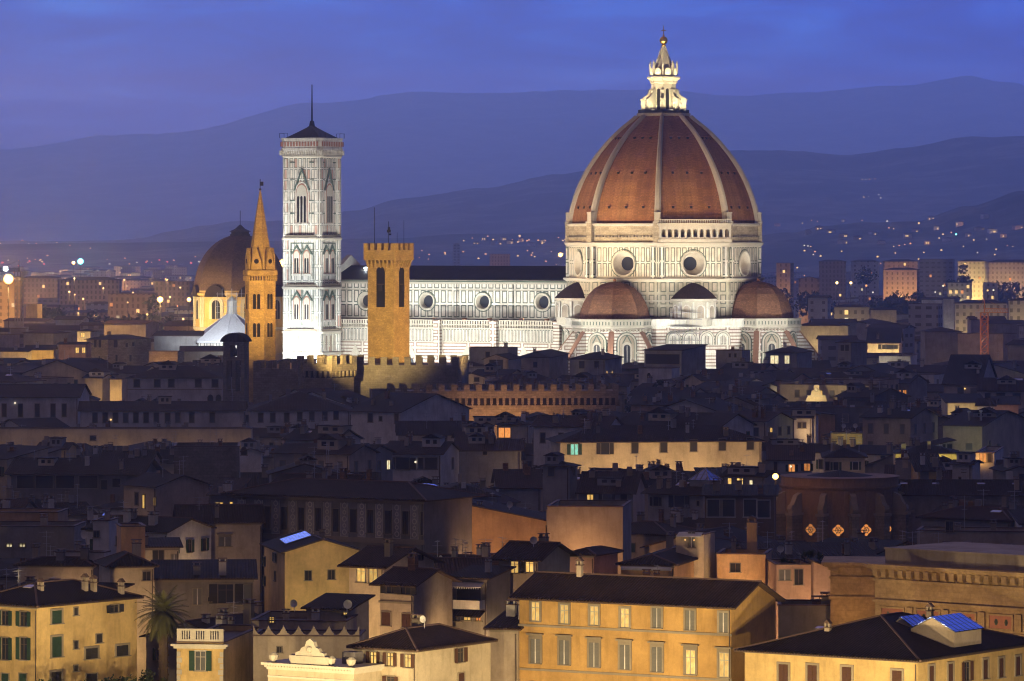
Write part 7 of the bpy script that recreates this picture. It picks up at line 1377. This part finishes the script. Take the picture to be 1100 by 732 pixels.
block('long dusky apartment row behind the stair tower block', 64, 128, 301, 316, 2900, 0, 'bbrown', 'hip', 5, L=[(.5, 20, 9, 6000)])
block('dusky flat apartment block left of the domed chapel', 166, 204, 303, 318, 2800, -8, 'bbrown', 'flat', 3, L=[(.4, 20, 9, 9000)], nick='the dusky flat block')
block('small yellow glowing house at the foot of the dark lattice crane', 28, 40, 327, 341, 2050, -10, 'yellow', 'flat', 0, L=[(.5, 9, 12, 5200, (1, .6, .12))], nick='the small glowing yellow house')
block('amber lit high apartment wall at the left edge behind the crane', -12, 22, 302, 340, 2250, 0, 'borange', 'flat', 2, L=[(.5, 30, 18, 26000, (1, .55, .12)), (1.0, 24, 12, 16000, (1, .55, .12))])
block('rectangular church tower silhouette on the far ridge behind the nave', 487, 494, 262, 272, 5200, 0, 'bgrey', 'flat', 0, d=8, nick='the far square tower')
block('far brown apartment row seen over the cathedral nave', 526, 548, 273, 284, 4300, 0, 'bbrown', 'flat', 2, L=[(.5, 30, 12, 16000)], nick='the far brown row')
for i, (px, py, Y, r) in enumerate(((46, 328, 2200, 9), (62, 330, 2180, 8), (100, 345, 2000, 7), (126, 340, 2020, 8), (139, 337, 2040, 9), (152, 335, 2060, 10), (166, 336, 2080, 9), (183, 341, 2000, 7), (874, 313, 2500, 9), (945, 318, 2350, 9), (964, 317, 2380, 9), (980, 316, 2400, 8), (1077, 298, 2900, 14), (928, 290, 3100, 7), (838, 311, 2550, 8), (1034, 290, 2900, 9), (545, 436 - 25, 1200, 3.5), (725, 421, 1060, 4), (737, 424, 1050, 3.6), (704, 420, 1070, 4), (684, 422, 1075, 3.4))):
    lb = ('dark round tree among the left apartment blocks, the %s from the left' % ['first', 'second', 'third', 'fourth', 'fifth', 'sixth', 'seventh', 'eighth'][i]) if i < 8 else ('dusky tree among the far right roofs, beside %s' % nearmark(px, py, None)[0][2]) if i < 16 else ('dark leafy tree %s the plain white block' % ['far left of', 'in the garden right of', 'at the far right of', 'directly below', 'at the lower left of'][i - 16])
    if lb in LABELS: lb = lb.replace('dusky', ['small dusky', 'taller dusky', 'broad dusky', 'slim dusky', 'leafy dusky'][i % 5])
    tree(lb, px, py, Y, r, 10, i + 3, 500)
MARKS += [(60, 288, 'the left horizon lamps'), (150, 285, 'the left railway lights'), (450, 275, 'the gap behind the amber tower'), (590, 270, 'the end of the nave roof'), (850, 262, 'the foot of the wooded foothill'), (1000, 262, 'the lights of the right foothill'), (1085, 262, 'the right frame edge hills'), (920, 300, 'the plain right of the dome'), (60, 320, 'the dark lattice crane')]
EV = sorted([(Y, a, b, pb, py) for a, b, pb, Y, py in PROT if Y > 1290]); ei = 0; rg = random.Random(8); nfar = 0
Yf = 1330.0
while Yf < 7000:
    while ei < len(EV) and EV[ei][0] < Yf:
        e_ = EV[ei]; ei += 1
        for i in range(max(0, int(e_[1])), min(1100, int(e_[2]) + 1)): SKY[i] = min(SKY[i], e_[4])
    x = -Yf * .115 - rg.uniform(0, 10); far = Yf > 2300
    while x < Yf * .115:
        w = rg.choice((12, 15, 18, 24, 36)) * rg.uniform(.8, 1.1) if far else rg.choice((10, 13, 16, 20, 26)) * rg.uniform(.9, 1.1); Y = Yf + rg.uniform(-.012, .012) * Yf
        px0, px1 = 550 + x / Y * F, 550 + (x + w) / Y * F; cx = x + w / 2; x += w + rg.uniform(1, 8) * (3 if far else 1); d = rg.uniform(9, 13)
        if px1 < -3 or px0 > 1103 or (300 < px0 and px1 < 840 and Y < 1700) or overlaps(cx, Y + d / 2, min(w, d) / 2, 2): continue
        if -78 < cx < 94 and Y < 1460: continue
        ze = rg.uniform(12, 19) if not far else rg.choice((8, 10, 11, 13, 15, 18)) * rg.uniform(.9, 1.1); lim = blocked(px0 - 1, px1 + 1, 0, Y); rise = 2.2
        ptop = HZ + (EYE - ze - rise) * F / Y
        if ptop < lim:
            ze = EYE - (lim - HZ) * Y / F - rise
            if ze < 7: continue
            ptop = HZ + (EYE - ze - rise) * F / Y
        elif 0 < lim < ptop - 2 and Y < 1780 and w < 17:
            ze = min(24, EYE - (lim + rg.uniform(0, 3) - HZ) * Y / F - rise); ptop = HZ + (EYE - ze - rise) * F / Y
        seg = SKY[max(0, int(px0)):max(1, min(1100, int(px1)))]
        if not seg or sum(1 for v in seg if v > ptop + (.7 if far else 1.6)) < len(seg) * .3: continue
        roof = rg.choice(('hip', 'gx', 'flat', 'hip')) if far else rg.choice(('gx', 'hip', 'gx', 'flat'))
        wall = rg.choice(('bgrey', 'bbrown', 'bcream', 'borange', 'bwhite', 'bbrown')) if far else rg.choice(('bgrey', 'grey', 'beige', 'bbrown', 'drab', 'cream'))
        lab = mklabel(wall, roof, 'block' if far else 'house', (px0 + px1) / 2, ptop, w / (2 if far else 1), ze)
        if not lab: continue
        lt = rg.random(); pw = (Yf / 1500) ** 1.0
        cc_ = rg.choice(((1, .55, .2), (1, .62, .25), (1, .75, .4)))
        block(lab, px0, px1, HZ + (EYE - ze) * F / Y, ptop + 5, Y, rg.choice((-28, -10, 2, 6, -18)), wall, roof, rg.choice((0, 1, 1, 2, 3)) if far else rg.choice((0, 0, 1)), L=[(rg.random(), 9 if not far else 16, 8, rg.uniform(400, 1800) * pw * (2.6 if px0 < 240 else .6), cc_)] if lt < (.5 if px0 < 240 else .22) else None, d=d, name=('apartment_block' if roof == 'flat' else 'suburban_house' if roof == 'gx' else 'suburban_block') if far else 'house', cat='apartment block' if far else 'house')
        nfar += 1
        for i in range(max(0, int(px0)), min(1100, int(px1) + 1)): SKY[i] = min(SKY[i], ptop + .6)
    Yf *= 1.031
print('far', nfar)
# ------------------------------------------------------------------ lamps
street_lamp('huge orange street lamp blazing at the left edge of the photo', 9, 300, 1700, 1.8, 'lampo', 170000, (1, .5, .12))
street_lamp('cold white floodlight just above the huge orange lamp at the left edge', 6, 289, 2600, 1.5, 'lampw', 30000, (.8, .9, 1))
street_lamp('bright orange street lamp above the trees left of the domed chapel', 172, 322, 1900, 1.2, 'lampo', 55000, (1, .55, .14))
street_lamp('orange street lamp at the left shoulder of the domed chapel', 203, 322, 1560, .7, 'lampo', 2200, (1, .6, .16))
street_lamp('brilliant cyan white lamp on the left horizon', 86.5, 281, 3400, 2.2, 'lampc', 40000, (.5, 1, .9)); street_lamp('small orange lamp just left of the cyan white one', 79, 282.5, 3400, 1.2, 'lampo', 5000)
street_lamp('big orange street lamp between the domed chapel and the marble bell tower', 304, 283, 1760, 1.5, 'lampo', 34000, (1, .6, .2))
q = at(393, 290, 1395); t = thing('floodlight', 'dazzling white floodlight mounted beside the amber battlemented tower', 'floodlight', (q.x, 1395, q.z)); m = MB(); m.ball((0, -.2, 0), .85, 12); m.build('lamp_head', 'lampw', t); m = MB(); m.box(-.5, .5, .5, .9, -.5, .5); m.tube((0, .9, 0), (0, 4, -3), .12, 5); m.build('bracket', 'iron', t); lamp((q.x, 1393, q.z), 2500, (.9, .96, 1))
for px, py, c_ in ((899, 304, 'y'), (914, 304, 'y')): street_lamp('twin amber lamp over the avenue trees, %s one' % ('left' if px < 905 else 'right'), px, py, 2100, .75, 'lampy', 2500, YE)
street_lamp('warm round lamp on the plain behind the apse end of the nave', 602, 274, 4200, 2.0, 'lampo', 26000)
rg = random.Random(31)
from mathutils.bvhtree import BVHTree
BV = [BVHTree.FromPolygons([v.co[:] for v in h.data.vertices], [p.vertices[:] for p in h.data.polygons]) for h in HILLS[::-1]]
def dots(lab, group, pts, Y, r, mats, pw=0):
    for px, py in pts:
        yy = Y * rg.uniform(.97, 1.03); q = at(px, py, yy); dv_ = Vector(((px - 550) / F, 1, -(py - HZ) / F)).normalized()
        if q.z > 12:       # stand it on the slope it is seen against
            hs_ = [h for h in (bv.ray_cast(Vector((0, 0, EYE)), dv_)[0] for bv in BV) if h is not None]
            if hs_: q = min(hs_, key=lambda h: h.y) - dv_ * 6
            r_k = q.y / yy
        else: r_k = 1
        base = q.z - 5 if q.z > 12 else 0; t = thing('street_lamp', lab, 'street lamp', (q.x, q.y, base), 0, group, True)
        m = MB(); m.ball((0, 0, q.z - base), r * r_k * rg.uniform(.6, 1.25), 6); m.build('lamp_head', rg.choice(mats), t); m = MB(); m.tube((0, 0, 0), (0, 0, q.z - base - r), .15, 4); m.build('pole', 'iron', t)
        if pw: lamp((q.x, q.y - r - 1, max(q.z, 6)), pw * rg.uniform(.5, 1.5), (1, .55, .18))
dots('small amber street lamp glowing in the haze of the left horizon', 'lamps on the left horizon', [(rg.uniform(0, 215), 281 + rg.gauss(0, 2.2)) for _ in range(30)], 4300, .85, ['lampy', 'doto', 'doto', 'dotw', 'lampr'])
dots('tiny lamp on the dim slope above the left horizon', 'lamps on the left slope', [(0, 262), (24, 259), (31, 262), (39, 262), (61, 261), (75, 264), (97, 267), (51, 275)], 5600, 1.3, ['lampy', 'doto', 'dotw'])
dots('small orange lamp on the village hill behind the nave', 'lamps of the hill village behind the nave', [(505 + rg.gauss(0, 1) * 5 + i * 5.2, 258 + rg.gauss(0, 2.2)) for i in range(20)], 6000, 1.25, ['doto', 'lampy', 'doto'])
dots('small amber street lamp on the plain seen above the nave roof', 'lamps on the plain above the nave', [(rg.uniform(440, 608), 268 + rg.uniform(0, 15)) for _ in range(20)], 4400, .85, ['doto', 'lampy'])
dots('tiny lamp high on the dark mountain slope right of the dome', 'lamps high on the right slope', [(926, 193), (930, 193), (934, 193), (940, 192.5), (928, 212), (933, 211.5), (944, 209.5), (946, 213)], 7900, 1.2, ['lampy', 'doto', 'dotw'])
dots('small lamp or lit house on the wooded foothill right of the dome', 'lights on the right foothill', [(862, 240), (872, 237), (878, 238), (864, 264), (868, 264.5), (871, 265), (926, 237), (953, 238), (955, 245), (960, 246), (987, 240), (1009, 256), (1013, 252), (1022, 250), (1027, 252), (1035, 265), (1082, 264), (1088, 265), (960, 265), (966, 264), (972, 263), (978, 262), (1046, 258), (1060, 257), (1070, 268)], 5700, 1.0, ['lampy', 'doto', 'dotw', 'lampy', 'lampy', 'doto', 'lampc'])
dots('small amber street lamp among the far right roofs', 'lamps among the far right roofs', [(rg.uniform(850, 1100), rg.uniform(268, 318)) for _ in range(34)], 2600, .55, ['lampy', 'doto', 'lampy', 'dotw'])
dots('small amber street lamp among the left apartment blocks', 'lamps among the left apartment blocks', [(rg.uniform(30, 205), rg.uniform(292, 345)) for _ in range(22)], 2100, .42, ['lampy', 'doto'], 3500)
VL = [(835, 243), (868, 252), (880, 246), (893, 250), (906, 254), (905, 262), (921, 257), (938, 252), (947, 262), (975, 256), (984, 249), (996, 263), (1006, 247), (1018, 259), (1031, 243), (1041, 254), (1052, 247), (1066, 250), (1078, 255), (1093, 246), (906, 238), (1000, 236), (1058, 235), (512, 262), (520, 259), (531, 263), (541, 258), (549, 262), (560, 260), (571, 264), (583, 261)]
for px, py in VL:
    dv_ = Vector(((px - 550) / F, 1, -(py - HZ) / F)).normalized(); hs_ = [h for h in (bv.ray_cast(Vector((0, 0, EYE)), dv_)[0] for bv in BV) if h is not None]
    if not hs_: continue
    q = min(hs_, key=lambda h: h.y); lf = px < 700; wv, hv_ = rg.uniform(7, 12), rg.uniform(3, 6)
    t = thing('hillside_villa', 'pale villa on the village hill seen over the nave roof' if lf else 'pale villa among the woods of the right foothill', 'villa', (q.x, q.y, q.z - 2), rg.uniform(-.4, .4), 'villas of the hill village' if lf else 'villas on the right foothill', True)
    m = MB(); wallgeo(m, 'hip', wv, 10, hv_ + 2, .3); m.build('wall', rg.choice(['white', 'cream', 'pink']), t); m = MB(); roofgeo(m, 'hip', wv, 10, hv_ + 2, .3, .5, False); m.build('roof', ['tile2', 'wood', 'ridge'], t)
    for k_ in range(rg.choice((0, 1, 2))): m = MB(); m.box(-.8, .8, -.1, .05, -1, 1); m.build('lit_window', 'litdot', t, loc=(rg.uniform(-wv / 3, wv / 3), -5, hv_ - 1))
    if rg.random() < .3: lamp((q.x, q.y - 16, q.z + 3), 1500, (1, .66, .32), 'SPOT', (q.x, q.y, q.z + 5), 120, .8)
# ------------------------------------------------------------------ evening haze over the plain
m = MB(); m.box(-9500, 9500, -210, 24300, -6, 900); hz = m.build('haze', 'ground'); hm = bpy.data.materials.new('evening_haze'); hm.use_nodes = True; ht = hm.node_tree; ht.nodes.clear()
pv_ = ht.nodes.new('ShaderNodeVolumePrincipled'); pv_.inputs['Color'].default_value = (.86, .83, .92, 1); pv_.inputs['Density'].default_value = 8.5e-5; pv_.inputs['Anisotropy'].default_value = .85
ho = ht.nodes.new('ShaderNodeOutputMaterial'); ht.links.new(pv_.outputs[0], ho.inputs['Volume']); hz.data.materials.clear(); hz.data.materials.append(hm); setting(hz, 'stuff')
for o in COL.objects:
    for k_ in ('_w', '_d'):
        if k_ in o: del o[k_]
